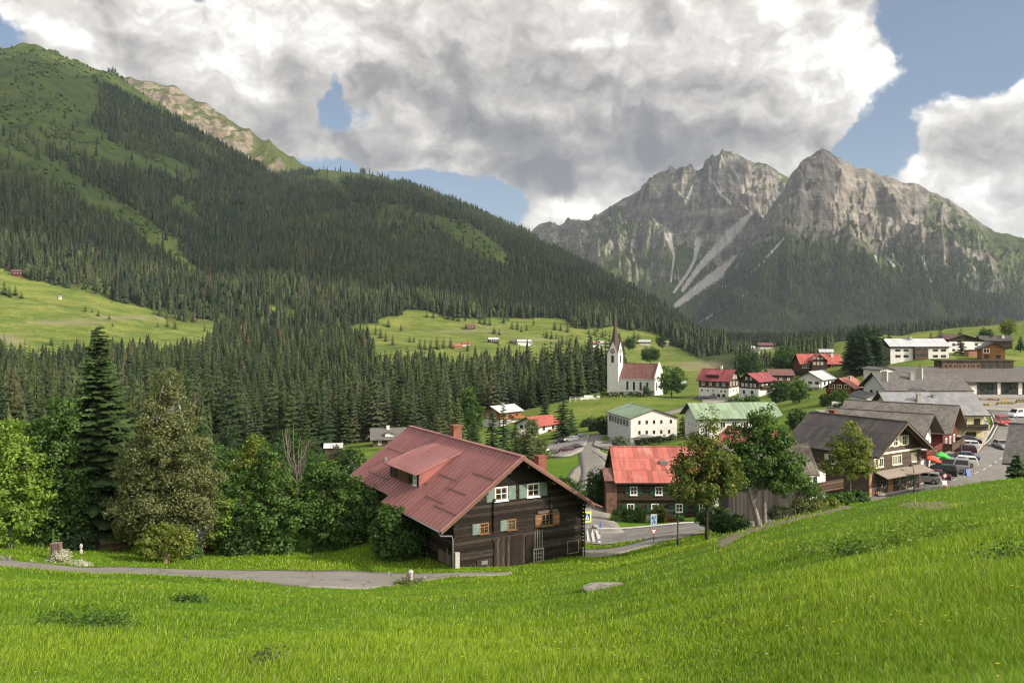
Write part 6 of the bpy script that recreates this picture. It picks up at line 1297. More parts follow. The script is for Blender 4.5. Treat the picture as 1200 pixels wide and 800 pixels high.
tree('rowan_tree', 'small yellow green rowan crown rising behind the green thicket', 300, 640, 73, 10, [(0, 0, 8.6, 1.0, 1.0, 1.2), (-.8, 0, 7.2, 1.2, 1.1, 1.2), (.7, 0, 6.6, 1.3, 1.2, 1.3)], 'yellow', 130, 34, .2, .5, .12, seed=8)
tree('hazel_tree', 'dark green hazel thicket between the rowan and the farmhouse', 385, 650, 71, 8.5, [(-.6, 0, 6.8, 1.6, 1.5, 1.5), (.9, 0, 5.6, 1.7, 1.6, 1.7), (-1.8, 0, 4.4, 1.8, 1.7, 2.0), (1.4, -.2, 3.4, 2.1, 1.8, 2.2), (-.4, -.4, 2.6, 2.3, 1.8, 2.0), (2.4, 0, 2.0, 1.4, 1.3, 1.6)], 'mid', 420, 38, .23, .56, .14, seed=9)
tree('hazel_tree', 'low bright green hazel in front of the farmhouse eave', 428, 640, 70.5, 6, [(0, 0, 4.0, 1.3, 1.2, 1.2), (-.8, 0, 2.8, 1.3, 1.2, 1.4), (.8, -.2, 2.4, 1.4, 1.2, 1.6)], 'mid', 170, 34, .22, .5, .1, seed=10)
tree('elder_bush', 'broad leaved elder bush against the left wall of the farmhouse', 466, 656, 64.2, 4.6, [(-.3, 0, 3.4, 1.2, .9, .9), (-.7, 0, 2.2, 1.4, 1.0, 1.3), (.9, -.3, 2.0, 1.2, .9, 1.3), (.1, -.2, 1.1, 1.9, 1.0, 1.0)], 'mid', 220, 34, .25, .44, .08, None, [([(0, 0, -.3), (0, 0, 3)], .08), ([(.2, 0, -.3), (.8, 0, 2.4)], .06)], 11, 'shrub')
tree('bare_tree', 'leafless pale grey tree behind the hazel thicket', 350, 600, 80, 9, [(0, 0, 5.2, 1.4, 1.2, .6)], 'pale', 4, 6, .1, .4, .10, mat('dead_bark', (.17, .14, .115), .9), [([(0, 0, -.5), (random.uniform(-.3, .3), 0, 3), (math.sin(k * 1.9) * 1.2, math.cos(k * 2.3) * .8, 5.0 + (k * 37 % 10) * .22), (math.sin(k * 1.9) * 1.7 + .2, math.cos(k * 2.3) * 1.1, 6.0 + (k * 53 % 10) * .26)], .05) for k in range(22)], 12)
tree('sapling', 'slim fresh green sapling at the left edge of the rowan thicket', 262, 646, 69, 5, [(0, 0, 3.6, .9, .8, 1.2), (.2, 0, 2.2, 1.1, 1, 1.1), (-.4, 0, 1.2, 1.0, .9, .9)], 'lime', 110, 30, .2, .42, .07, seed=13)
bush('hedge_bush', 'dark bush under the tall fir', 92, 650, 68, 3.2, 2.2, 'dark', 14); bush('hedge_bush', 'dark bush left of the garden shed', 222, 655, 66.5, 1.6, 1.3, 'mid', 15); bush('hedge_bush', 'dark green bush right of the garden shed', 282, 655, 68.5, 2.6, 3.0, 'deep', 16)
tree('flowering_shrub', 'white flowering ground shrub round the stone post', 74, 662, 61, .9, [(-.4, 0, .5, 1.0, .6, .45), (.9, -.2, .25, 1.3, .6, .3), (-.1, 0, .9, .6, .5, .35)], 'white', 190, 22, .09, .22, .03, None, [([(0, 0, -.2), (0, 0, .6)], .03)], 17, 'shrub', limbs=False)
bush('green_shrub', 'small green shrub inside the white flowering shrub', 68, 661, 61.2, .9, .8, 'olive', 18)
# ---- roadside maples on the bank
tree('maple_tree', 'young maple with orange tinged leaves on a slim dark trunk at the bank', 828, 634, 60, 9.6, [(.1, 0, 8.2, .8, .8, 1.3), (-.2, 0, 6.8, 1.5, 1.3, 1.2), (.8, 0, 5.6, 1.5, 1.4, 1.2), (-1.2, 0, 5.2, 1.5, 1.4, 1.2), (-1.6, -.2, 3.9, 1.3, 1.2, .8), (.4, .2, 4.0, 1.9, 1.6, 1.1), (1.5, .2, 4.6, 1.1, 1.1, 1.0)], 'autumn', 330, 36, .18, .46, .13, mat('dark_bark', (.030, .025, .022), .9), seed=20)
tree('maple_tree', 'big dark green leaning maple with two pale trunks on the bank', 893, 613, 63, 9.5, [(.1, 0, 7.9, 1.1, 1.1, 1.1), (-1.0, 0, 6.6, 1.6, 1.4, 1.2), (1.0, 0, 6.3, 1.4, 1.3, 1.2), (-2.0, 0, 4.9, 1.4, 1.3, 1.1), (-.3, -.2, 4.8, 1.8, 1.5, 1.3), (1.6, 0, 4.6, 1.5, 1.3, 1.2), (2.4, .1, 3.5, 1.0, 1.0, .8), (-2.2, 0, 3.4, 1.2, 1.2, .8), (.6, .2, 3.4, 1.5, 1.3, .8)], 'mid', 360, 34, .20, .48, .2, mat('grey_bark', rough=.95, fn=lambda g, b: g.set(b.inputs['Base Color'], g.mix(g.ss(g.noise(g.vm('MULTIPLY', objc(g), (3, 3, 1)), 3, 5, .7), .4, .65), (.24, .215, .185), (.09, .08, .07)))), seed=21,
     stems=[([(-.1, 0, -.5), (-.55, 0, 1.2), (-1.15, 0, 3.2), (-1.5, 0, 5.2)], .24), ([(.25, .1, -.5), (.2, .1, 1.6), (.05, .1, 3.6), (.2, 0, 6.8)], .17), ([(.15, .1, 2.6), (.7, .1, 4.4), (1.3, 0, 6.0)], .10)])
tree('plum_tree', 'small spreading tree with thin branches right of the leaning maple', 931, 606, 68, 4.2, [(0, 0, 3.4, 1.3, 1.0, .8), (1.0, 0, 2.5, 1.1, .9, .6), (-1.0, 0, 2.5, 1.1, .9, .7), (1.7, 0, 1.9, .8, .7, .4)], 'mid', 130, 26, .15, .38, .09, seed=22)
tree('maple_tree', 'yellow green maple in front of the gift shop', 996, 583, 90, 9, [(.2, 0, 7.2, 1.1, 1.0, 1.0), (-1.0, 0, 5.7, 1.4, 1.3, 1.2), (1.2, 0, 5.6, 1.4, 1.3, 1.3), (0, 0, 4.6, 1.8, 1.5, 1.3), (-1.9, 0, 3.5, 1.1, 1.1, .8), (1.7, 0, 3.5, 1.2, 1.1, .9), (.1, -.2, 3.0, 1.7, 1.4, .7)], 'yellow', 260, 34, .19, .46, .14, seed=23)
for i, (px, py, Y, w, h, pal, lb) in enumerate([(945, 601, 72, 2.6, 1.5, 'olive', 'olive garden bush left of the white parked car'), (966, 598, 74, 2.8, 1.3, 'yellow', 'yellow green hedge bush in front of the white parked car'), (985, 596, 76, 2.8, 1.6, 'mid', 'hedge bush below the yellow green maple'), (1003, 592, 80, 2.4, 1.7, 'deep', 'dark bush at the corner of the gift shop'), (915, 606, 69, 2.0, 1.1, 'pale', 'pale flowering bush beside the leaning maple'),
        (855, 622, 65, 3.0, 1.5, 'deep', 'dark bush in the hollow under the two maples'), (838, 616, 74, 3.0, 2.0, 'deep', 'dense bush beside the white annex'), (731, 612, 97, 2.8, 2.0, 'mid', 'round garden bush at the left corner of the inn'), (722, 616, 94, 1.6, 1.2, 'deep', 'small dark bush next to the round garden bush'), (748, 612, 98, 1.4, 2.0, 'mid', 'upright shrub between the inn windows'), (772, 611, 99, 1.5, 2.2, 'yellow', 'yellowish climbing shrub on the inn wall')]):
    bush('garden_bush', lb, px, py, Y, w, h, pal, 30 + i, group=None)
for i, (px, lb) in enumerate(((738, 'low red and white flower bed at the left front of the inn'), (757, 'low pink flower bed under the middle inn windows'), (786, 'low red flower bed at the right front of the inn'))):
    bush('flower_bed', lb, px, None, 102.5, 1.9, .7, ('red', 'white', 'red')[i], 240 + i, 'flower bed', size=.10, per=14)
    bush('garden_bush', ['green border plants left in the inn garden', 'green border plants amid the inn garden', 'green border plants right in the inn garden'][i], px + 8, None, 102.8, 1.6, .9, 'mid', 250 + i)
tree('garden_tree', 'dark garden tree between the valley road and the inn annex', 702, 603, 112, 7, [(0, 0, 5.0, 1.5, 1.4, 1.5), (-.8, 0, 3.4, 1.5, 1.4, 1.6), (.9, 0, 3.0, 1.5, 1.3, 1.7)], 'deep', 170, 32, .24, .55, .13, seed=45)
tree('garden_tree', 'round olive tree behind the right roof edge of the farmhouse', 662, 606, 102, 5, [(0, 0, 3.6, 2.3, 2.0, 1.7), (-1.6, 0, 2.6, 1.6, 1.5, 1.4), (1.2, 0, 2.4, 1.4, 1.4, 1.4)], 'deep', 220, 32, .22, .55, .13, seed=46)
tree('slim_tree', 'slim yellowish tree rising behind the farmhouse ridge', 624, 552, 175, 12, [(0, 0, 9.5, 1.2, 1.2, 2.0), (-.8, 0, 6.2, 2.2, 2.0, 2.4), (1.5, 0, 4.4, 2.2, 2.0, 2.2), (-2.4, 0, 3.5, 2.0, 2.0, 2.0)], 'olive', 220, 30, .3, .7, .16, seed=47)
tree('poplar_tree', 'fresh green rounded tree at the edge of the ravine wood', 549, 522, 240, 18, [(0, 0, 14.5, 2.2, 2.2, 3), (-1.2, 0, 10, 3, 2.8, 3.6), (1.4, 0, 9, 3, 2.8, 3.6), (0, 0, 5, 3.6, 3.2, 3.4)], 'mid', 220, 30, .45, 1.0, .25, seed=48)
near_sp = [(536, 528, 225, 14.5, 3.4, (.050, .062, .024), 'olive green spruce directly behind the farmhouse chimney'), (577, 535, 195, 11.5, 2.6, (.022, .038, .015), 'dark slim spruce left of the orange gabled house'), (590, 537, 198, 13.0, 2.7, (.020, .036, .015), 'taller dark spruce in front of the orange gabled house'), (604, 540, 185, 8.5, 2.4, (.028, .044, .018), 'small spruce in front of the lean-to roof'),
           (660, 514, 262, 16.0, 4.2, (.018, .032, .014), 'big dark spruce beside the car park'), (639, 497, 300, 11, 3.2, (.020, .036, .015), 'spruce behind the red tiled house'), (670, 512, 268, 9, 2.6, (.022, .040, .016), 'smaller spruce right of the big car park spruce'), (556, 538, 185, 9, 2.6, (.026, .044, .016), 'low spruce at the right shoulder of the farmhouse ridge'), (618, 545, 172, 8, 2.3, (.040, .055, .020), 'pale spruce above the second farmhouse chimney'),
           (1192, 566, 76, 2.6, 1.05, (.030, .052, .020), 'little spruce on the meadow edge at the right border'), (800, 520, 232, 8, 2.2, (.026, .040, .018), 'conical conifer between the school and the long green roofed hall'), (512, 530, 232, 11, 3, (.042, .056, .022), 'olive spruce left of the farmhouse chimney')]
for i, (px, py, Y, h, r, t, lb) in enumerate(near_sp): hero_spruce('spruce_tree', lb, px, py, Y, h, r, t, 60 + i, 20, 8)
# dark spruces on the terrace
DS = [(997, 431, 312, 14, 3.2), (1003, 432, 308, 15, 3.4), (1010, 432, 305, 15.2, 3.4), (1017, 432, 310, 15.5, 3.3), (1024, 431, 306, 15.6, 3.2), (1030, 431, 312, 14.8, 3.0), (1036, 427, 318, 10.5, 2.3), (1042, 425, 322, 11.5, 2.2), (1000, 434, 300, 13, 3.4), (1012, 435, 298, 13, 3.6), (1022, 434, 301, 13, 3.4), (1006, 430, 316, 16.5, 3.2), (1014, 431, 318, 17, 3.2), (1028, 433, 300, 12, 3)]
for i, (px, py, Y, h, r) in enumerate(DS): hero_spruce('spruce_tree', 'dark spruce in the dense group left of the apartment house', px, py, Y, h, r * 1.35, (.018, .032, .014), 80 + i, 26, 11, group='dark spruce group on the terrace')
for i, (px, py, Y, h, r, lb) in enumerate([(1091, 412, 345, 8, 2.0, 'shorter of two spruces behind the pale apartment roof'), (1102, 411, 345, 10.5, 2.3, 'taller of two spruces behind the pale apartment roof'), (1126, 415, 322, 10.5, 2.4, 'single dark spruce in front of the wide chalet'), (1034, 437, 290, 3.6, 1.6, 'low dark conifer below the spruce group'), (1196, 410, 330, 5.5, 2.0, 'small dark conifer at the right border of the terrace')]): hero_spruce('spruce_tree', lb, px, py, Y, h, r, (.018, .034, .015), 95 + i, 15, 8)
def round_tree(name, lb, px, py, Y, w, h, pal, seed, cat='tree', group=None, n=150):
    return tree(name, lb, px, py, Y, h, [(0, 0, h * .62, w * .46, w * .42, h * .40), (-w * .22, 0, h * .48, w * .32, w * .3, h * .34), (w * .22, 0, h * .50, w * .32, w * .3, h * .36), (0, -.2, h * .34, w * .42, w * .36, h * .28)], pal, n, 30, w * .045 + .06, w * .12, w * .025, None, None, seed, cat, group)
RT = [('linden_tree', 'broad green tree at the right end of the church', 787, 464, 343, 11.5, 13, 'mid'), ('garden_tree', 'small round tree in front of the church nave', 757, 463, 340, 3.0, 4.2, 'mid'), ('linden_tree', 'large dark tree behind the brown timber hotel', 877, 443, 430, 13, 14.5, 'deep'), ('linden_tree', 'large dark tree left of the red guest house', 925, 444, 400, 16, 16, 'deep'),
      ('garden_tree', 'bushy tree right of the dark timber chalet', 914, 474, 280, 8, 8.5, 'deep'), ('garden_tree', 'round tree in front of the white three storey house', 936, 472, 262, 7, 7.5, 'mid'), ('garden_tree', 'tree beside the stairs of the red chalet', 983, 480, 205, 4.6, 5.5, 'mid'), ('garden_tree', 'light green tree below the red chalet balcony', 987, 492, 182, 4.0, 4.6, 'mid'),
      ('street_tree', 'first dark tree along the road behind the car park', 698, 512, 262, 5.4, 6.6, 'dark'), ('street_tree', 'second dark tree along the road behind the car park', 709, 513, 250, 6.0, 7.4, 'dark'), ('street_tree', 'third small tree near the school corner', 688, 509, 275, 4.4, 6, 'deep'), ('garden_tree', 'pale grey green tree in front of the school side wall', 727, 527, 212, 4.0, 3.8, 'pale'),
      ('garden_tree', 'bush tree in front of the timber chalet', 880, 482, 250, 6.5, 5, 'mid'), ('garden_tree', 'bush below the hotel yard', 862, 478, 268, 6, 3.4, 'mid'), ('garden_tree', 'dark bush on the green slope', 898, 486, 235, 6, 3.0, 'deep'), ('garden_tree', 'tall bush left of the brown gabled house', 935, 506, 160, 4.2, 4.6, 'deep'), ('garden_tree', 'round tree at the right border of the terrace', 1182, 394, 480, 9.5, 10.5, 'yellow'),
      ('garden_tree', 'dark round tree beside the yellow green tree at the right border', 1156, 398, 450, 7, 6.5, 'deep'), ('churchyard_tree', 'dark spreading tree pair left of the church nave roof', 762, 424, 520, 12, 10, 'deep'), ('meadow_tree', 'dark round tree on the meadow right of the spire', 738, 410, 690, 10, 11, 'deep'), ('meadow_tree', 'dark tree on the meadow beside the white cottage', 776, 408, 720, 9, 12, 'dark'), ('garden_tree', 'dark purple tree at the end pavilion', 1031, 440, 285, 3.4, 5, 'dark'),
      ('garden_tree', 'small green tree by the red chalet wall', 968, 478, 230, 3.8, 4.4, 'mid'), ('garden_tree', 'green bush right of the lean-to house', 612, 528, 232, 4.2, 4.2, 'mid'), ('garden_tree', 'bushy tree behind the farmhouse roof', 632, 540, 200, 4.8, 5, 'deep')]
for i, (nm, lb, px, py, Y, w, h, pal) in enumerate(RT): round_tree(nm, lb, px, py, Y, w, h, pal, 120 + i)
WT = [(238, 130, 9, 10), (268, 122, 8, 9), (292, 160, 9, 11), (322, 150, 8, 10), (345, 190, 9, 12), (366, 132, 7, 8), (398, 124, 7, 7.5), (412, 158, 7, 8), (330, 210, 8, 13), (300, 205, 8, 12), (262, 190, 9, 13), (225, 180, 9, 13), (462, 150, 7, 7), (480, 170, 8, 8.5), (495, 205, 7, 9), (402, 200, 6, 6.5), (365, 215, 7, 9), (190, 150, 9, 12), (150, 140, 9, 12), (40, 120, 9, 12), (90, 130, 9, 13), (-10, 140, 10, 13)]
for i, (px, Y, w, h) in enumerate(WT): round_tree('wood_tree', 'rounded dark green tree at the near edge of the ravine wood', px, None, Y, w * .8, h, ('deep', 'mid', 'dark', 'deep')[i % 4], 170 + i, group='broadleaved trees at the near edge of the ravine wood', n=170)
def gp_(px, Y): x = (px - 600) / F * Y; return Vector((x, Y, gz(x, Y)))
# hedges
def hedge(lb, a, b, h, w, pal, seed):
    rng = np.random.RandomState(seed); a, b = Vector(a), Vector(b); L = (b - a).length; n = int(L * 9); e = empty('hedge', a); tag(e, lb, 'hedge'); t = rng.rand(n); d = (b - a).normalized(); nn = Vector((-d.y, d.x, 0))
    cen = np.array([tuple((b - a) * t[i] + nn * rng.uniform(-w / 2, w / 2) + Vector((0, 0, rng.uniform(.15, 1) ** .7 * h))) for i in range(n)]); c0, c1 = (np.array(c) for c in PAL[pal]); k = rng.rand(n, 1)
    link('crown', leaf_mesh('crown', cen, np.tile([[0, 0, 1.]], (n, 1)), .3, c0 * (1 - k) + c1 * k, rng, 22, .45), e)
    m = MB(); 
    for k in range(max(2, int(L / 2))): q = (b - a) * ((k + .5) / max(2, int(L / 2))); m.tube([(q.x, q.y, q.z - .4), (q.x, q.y, q.z + h * .6)], .05, 5)
    m.build('stem', MBARK, e)
hedge('clipped dark hedge along the church wall', gp_(704, 340), gp_(766, 338), 2.6, 1.2, 'dark', 1)
hedge('dark hedge in front of the school ground floor', gp_(744, 213), gp_(797, 211), 1.9, 1.4, 'dark', 2)
# scattered small trees on the hay meadows
MT = [(611, 389, 8), (637, 393, 5), (641, 393.5, 6), (655, 402, 9), (659, 403, 10), (664, 403, 9), (668, 402, 7), (480, 401, 8), (485, 401, 8), (492, 409, 12), (498, 410, 13), (505, 409, 12), (512, 409, 14), (520, 408, 13), (528, 407, 12), (548, 411, 12), (470, 388, 9), (455, 383, 10), (545, 376, 9), (590, 379, 10), (625, 381, 9), (700, 388, 7), (722, 392, 4), (789, 404, 14), (793, 406, 12), (752, 396, 3), (100, 365, 8), (115, 370, 7), (128, 374, 7), (132, 382, 5), (108, 366, 5), (196, 383, 10), (205, 385, 9), (185, 384, 7), (5, 345, 16), (11, 348, 14), (18, 346, 12), (25, 350, 9), (-5, 344, 15), (60, 404, 10), (40, 390, 4), (240, 388, 8), (262, 392, 9), (820, 412, 12), (812, 405, 10), (806, 400, 10), (562, 379, 10), (568, 380, 11), (574, 381, 9), (600, 385, 9), (606, 386, 11), (617, 387, 8), (525, 374, 10), (531, 375, 11), (537, 376, 9), (500, 372, 9), (508, 373, 10), (650, 386, 10), (657, 387, 9), (665, 389, 11), (690, 392, 9), (697, 393, 10), (706, 395, 9), (640, 396, 9), (646, 397, 10), (652, 397, 8), (585, 392, 8), (579, 391, 9), (440, 392, 11), (446, 396, 12), (452, 400, 12), (460, 404, 11), (743, 396, 9), (748, 398, 10), (770, 400, 9)]
for i, (px, py, h) in enumerate(MT):
    try: p = hit(px, py, 560, 1500)
    except ValueError: continue
    v = protos[(i * 5) % 6]; o = link('meadow_spruce', v, loc=(p.x, p.y, p.z - .3)); s = h * .24; o.scale = (s, s, h * p.y / 900); o.rotation_euler = (0, 0, i * 1.7)
    q_ = .26 + .12 * ((i * 7) % 5) / 5; o.scale = (o.scale[2] * q_, o.scale[2] * q_, o.scale[2])
    tag(o, ('small spruce standing in the open hay meadow on the left' if px < 300 else 'small spruce standing in the open hay meadow left of the church' if px < 700 else 'small spruce in the meadow behind the church') , 'tree', 'small spruces on the left meadow' if px < 300 else 'small spruces on the middle meadow' if px < 700 else 'small spruces behind the church')
# ------------------------------------------------------------------ cars
TYRE = mat('tyre_rubber', (.018, .018, .018), .85); RIM = mat('alloy_rim', (.35, .36, .37), .35, metal=.7)
CARGLASS = mat('car_glass', (.012, .014, .016), .06, spec=.6); HEADL = mat('headlight_glass', (.62, .63, .62), .15, spec=.6); TAILL = mat('tail_light_red', (.30, .015, .012), .2, spec=.5)
def paint(name, c, metal=.25): return mat('car_paint_' + name, c, .28, metal=metal, spec=.5)
PAINTS = dict(silver=paint('silver', (.42, .43, .44), .5), white=paint('white', (.66, .66, .64), .0), black=paint('black', (.014, .014, .016), .1), maroon=paint('maroon', (.075, .022, .040)), green=paint('dark_green', (.018, .030, .024)), blue=paint('blue_grey', (.10, .13, .19)), grey=paint('grey', (.13, .135, .14)), red=paint('red', (.38, .05, .045), .0), cobalt=paint('cobalt', (.05, .12, .36)))
#        length, width, height, bonnet height, and the cabin outline along the side
KINDS = dict(hatch=(4.1, 1.74, 1.48, .92, [(-2.0, .98), (-1.75, 1.42), (.15, 1.48), (1.05, .96)]), estate=(4.5, 1.78, 1.50, .94, [(-2.2, 1.0), (-2.0, 1.42), (.2, 1.50), (1.1, .98)]), saloon=(4.5, 1.76, 1.43, .90, [(-1.75, .96), (-1.05, 1.40), (.2, 1.43), (1.1, .94)]), van=(4.9, 1.9, 1.95, 1.08, [(-2.42, 1.05), (-2.35, 1.90), (.9, 1.95), (1.72, 1.10)]), suv=(4.4, 1.84, 1.72, 1.05, [(-2.15, 1.08), (-1.95, 1.68), (.3, 1.72), (1.15, 1.08)]))
def car(label, kind, col, pos, heading, group=None, stripe=None):
    L, Wd, Hh, bh, cab = KINDS[kind]; e = empty('parked_car', pos, R(heading)); tag(e, label, 'van' if kind == 'van' else 'car', group); pm = PAINTS[col]; h2 = L / 2
    prof = [(-h2, .32), (-h2 - .02, .62), (-h2 + .06, bh - .02), (cab[0][0], bh + .02), (cab[3][0], bh), (h2 - .45, bh - .10), (h2 - .06, bh - .26), (h2, .55), (h2 - .04, .30)]
    secs = [(-.5, .86, -.02), (-.46, 1, 0), (.46, 1, 0), (.5, .86, -.02)]; V, Fc = [], []
    n = len(prof)
    for sy, sc, dz in secs:
        for x, z in prof: V.append((x * (.985 if sc < 1 else 1), sy * Wd, .32 + (z - .32) * (.94 if sc < 1 else 1) if sc < 1 else z))
    for k in range(3):
        for i in range(n): j = (i + 1) % n; Fc.append((k * n + i, k * n + j, (k + 1) * n + j, (k + 1) * n + i))
    Fc.append(tuple(range(n))[::-1]); Fc.append(tuple(3 * n + i for i in range(n)))
    m = MB(); m.v = V; m.f = [f[::-1] for f in Fc]; m.mi = [0] * len(Fc)
    i = len(m.v); ct = .80                                              # roof skin and pillars
    for sy, sx in ((-1, 1), (1, 1)):
        for (x, z) in cab: m.v.append((x, sy * Wd / 2 * (.96 if z < bh + .12 else ct), z))
    for k in range(3): m.f.append((i + k, i + k + 1, i + 5 + k, i + 4 + k)); m.mi.append(0)
    m.f += [(i, i + 1, i + 2, i + 3)[::-1], (i + 4, i + 5, i + 6, i + 7)]; m.mi += [0, 0]
    m.build('body', pm, e, bevel=.04)
    gl = MB(); c = cab
    def lerp(a, b, t): return (a[0] + (b[0] - a[0]) * t, a[1] + (b[1] - a[1]) * t)
    for s in (-1, 1):                                                   # side glass in two panes
        a0, b0 = lerp(c[0], c[1], .16), lerp(c[0], c[1], .86); a1, b1 = lerp(c[3], c[2], .16), lerp(c[3], c[2], .86)
        for t0, t1 in ((.05, .46), (.51, .94)):
            q = []
            for (p0, p1, t, up) in ((a0, a1, t0, 0), (a0, a1, t1, 0), (b0, b1, t1, 1), (b0, b1, t0, 1)):
                x, z = lerp(p0, p1, t); y = Wd / 2 * (.96 + (ct - .96) * (z - bh) / (Hh - bh)) + .012; q.append((x, s * y, z))
            gl.poly(q if s < 0 else q[::-1])
    for (A, B, d) in ((c[3], c[2], .02), (c[0], c[1], -.02)):
        p0, p1 = lerp(A, B, .10), lerp(A, B, .90); w0, w1 = Wd / 2 * .86, Wd / 2 * ct * .9; q = [(p0[0] + d, -w0, p0[1] + .01), (p0[0] + d, w0, p0[1] + .01), (p1[0] + d, w1, p1[1] + .01), (p1[0] + d, -w1, p1[1] + .01)]; gl.poly(q if d > 0 else q[::-1])
    gl.build('window', CARGLASS, e)
    for sx in (-1, 1):
        for sy in (-1, 1):
            cx, cy_ = sx * L * .305 + .03, sy * (Wd / 2 - .10); w = MB(); pr = [(.20, -.11), (.30, -.11), (.325, -.07), (.325, .07), (.30, .11), (.20, .11)]; w.lathe(pr, 16)
            w.v = [(cx + v[0], cy_ + v[2], .325 + v[1]) for v in w.v]; wo_ = w.build('wheel', TYRE, e)
            r_ = MB(); r_.lathe([(.205, -.02), (.205, .02), (.06, .035)], 12); r_.v = [(cx + v[0], cy_ + sy * (.10 + v[2]), .325 + v[1]) for v in r_.v]; r_.build('rim', RIM, wo_)
    for sy in (-1, 1):
        hl = MB(); y0, y1 = sorted((sy * Wd * .27, sy * Wd * .44)); hl.box(h2 - .13, h2 - .01, y0, y1, bh - .36, bh - .20); hl.build('headlight', HEADL, e)
        tl = MB(); y0, y1 = sorted((sy * Wd * .34, sy * Wd * .462)); tl.box(-h2 - .015, -h2 + .08, y0, y1, bh - .25, bh - .02 if kind != 'van' else bh + .2); tl.build('tail_light', TAILL, e)
        mr = MB(); y0, y1 = sorted((sy * (Wd / 2 - .02), sy * (Wd / 2 + .16))); mr.box(c[3][0] - .28, c[3][0] - .12, y0, y1, bh + .02, bh + .16); mr.build('mirror', pm, e)
    for x in (-h2 - .03, h2 - .005): b = MB(); b.box(x, x + .035, -.26, .26, .42, .53); b.build('number_plate', WHITEP, e)
    if stripe: st = MB(); st.box(-h2 + .5, h2 - .6, -Wd / 2 - .006, Wd / 2 + .006, .55, .80); st.build('stripe', stripe, e)
    return e
def onroad(px, py, Y0, dz=.05): p = hit(px, py, Y0); p.z += dz; return p
PK = 'cars parked between the shop and the yellow house'
for (px, py, Y0, kd, cl, hd, lb, gp) in [
    (1082, 566, 97, 'hatch', 'silver', 150, 'pale silver hatchback nearest the gift shop window', PK), (1092, 563, 97, 'saloon', 'maroon', 150, 'dark maroon car between the pale silver hatchback and the black estate', PK), (1100, 559, 97, 'suv', 'green', 150, 'dark green off roader left of the silver van', PK), (1113, 553, 99, 'van', 'silver', 152, 'big silver passenger van in the parked row', PK),
    (1125, 546, 100, 'estate', 'white', 155, 'white estate car right behind the silver van', PK), (1128, 540, 100, 'saloon', 'blue', 155, 'blue grey car behind the white estate', PK), (1127, 532, 100, 'hatch', 'maroon', 158, 'wine red hatchback in the middle of the parked row', PK), (1131, 526.5, 100, 'hatch', 'white', 160, 'white hatchback before the black car at the yellow house', PK), (1132, 521, 100, 'saloon', 'black', 165, 'black car at the wall of the yellow house', PK),
    (1174, 525.5, 110, 'saloon', 'silver', 262, 'silver car driving down the bend of the main road', None), (1175, 498, 120, 'van', 'red', 255, 'red and white van driving on the main road', None), (1193, 489, 120, 'van', 'white', 200, 'white van turning at the station forecourt', None),
    (966, 598, 80, 'estate', 'white', 175, 'white car parked behind the hedge beside the brown gabled house', None),
    (640, 533, 150, 'hatch', 'white', 100, 'white car at the lower left corner of the car park', None), (648, 533.5, 150, 'hatch', 'black', 100, 'black car next to the white one at the lower left of the car park', None), (658, 519.5, 150, 'suv', 'black', 200, 'black off roader at the upper edge of the car park', None), (669, 517, 150, 'estate', 'white', 190, 'white estate car at the upper edge of the car park', None), (678, 513.5, 150, 'saloon', 'grey', 190, 'grey car at the far end of the car park', None),
    (662, 530, 150, 'estate', 'maroon', 195, 'dark maroon estate at the lower right edge of the car park', None), (674, 526.5, 150, 'saloon', 'black', 195, 'black saloon at the lower right edge of the car park', None), (715, 521, 150, 'saloon', 'grey', 175, 'grey car parked beside the school', None),
    (819, 468, 200, 'saloon', 'black', 185, 'black car on the church road left of the hotel', None), (826, 468, 200, 'hatch', 'green', 185, 'dark green car just left of the hotel entrance', None), (833, 467.5, 200, 'estate', 'grey', 170, 'grey car under the hotel wall', None), (612, 536, 150, 'van', 'white', 170, 'white van below the lean-to house', None)]:
    try: car(lb, kd, cl, onroad(px, py, Y0), hd, gp, WHITEP if cl == 'red' else None)
    except ValueError as ex: print('car', lb, ex)
car('blue van glimpsed between the birch and the rowan thicket', 'van', 'cobalt', Vector((-29.0, 84.5, gz(-29.0, 84.5) + .2)), 20)
# ------------------------------------------------------------------ street furniture
def lamp_post(lb, px, py, Y0, h, arm, name='street_lamp'):
    p = hit(px, py, Y0); e = empty(name, p); tag(e, lb, 'street lamp'); m = MB(); m.lathe([(.10, -.4), (.10, .5), (.065, .55), (.055, h)], 10); m.build('pole', DKMETAL, e, smooth=True)
    a = MB(); a.tube([(0, 0, h - .05), (arm * .25, 0, h + .28), (arm * .8, 0, h + .62)], [.035, .03, .028], 6); a.build('arm', DKMETAL, e); s = MB(); x = arm * .9; s.lathe([(.05, h + .74), (.14, h + .70), (.30, h + .52), (.28, h + .50)], 12, (x, 0)); so_ = s.build('lamp_shade', DKMETAL, e); d = MB(); d.lathe([(.24, h + .44), (.26, h + .50)], 12, (x, 0)); d.build('diffuser', mat('lamp_glass', (.55, .55, .52), .3), so_)
lamp_post('dark street lamp with a bent arm left of the slim maple', 794.5, 640, 58, 2.25, -.62)
lamp_post('street lamp in front of the gift shop window', 1071, 579, 90, 2.9, -.4); lamp_post('tall grey lamp post among the parked cars', 1126.5, 541, 98, 4.0, .5)
def signpost(name, lb, px, py, Y, h, boards, rz=0, r=.03, z=None, cat='sign'):
    x = (px - 600) / F * Y; p = Vector((x, Y, gz(x, Y) if z is None else z)); e = empty(name, p, R(rz)); tag(e, lb, cat); m = MB(); m.lathe([(r, -.4), (r, h)], 8); m.build('pole', METAL, e, smooth=True)
    for b in boards: b(e)
    return e
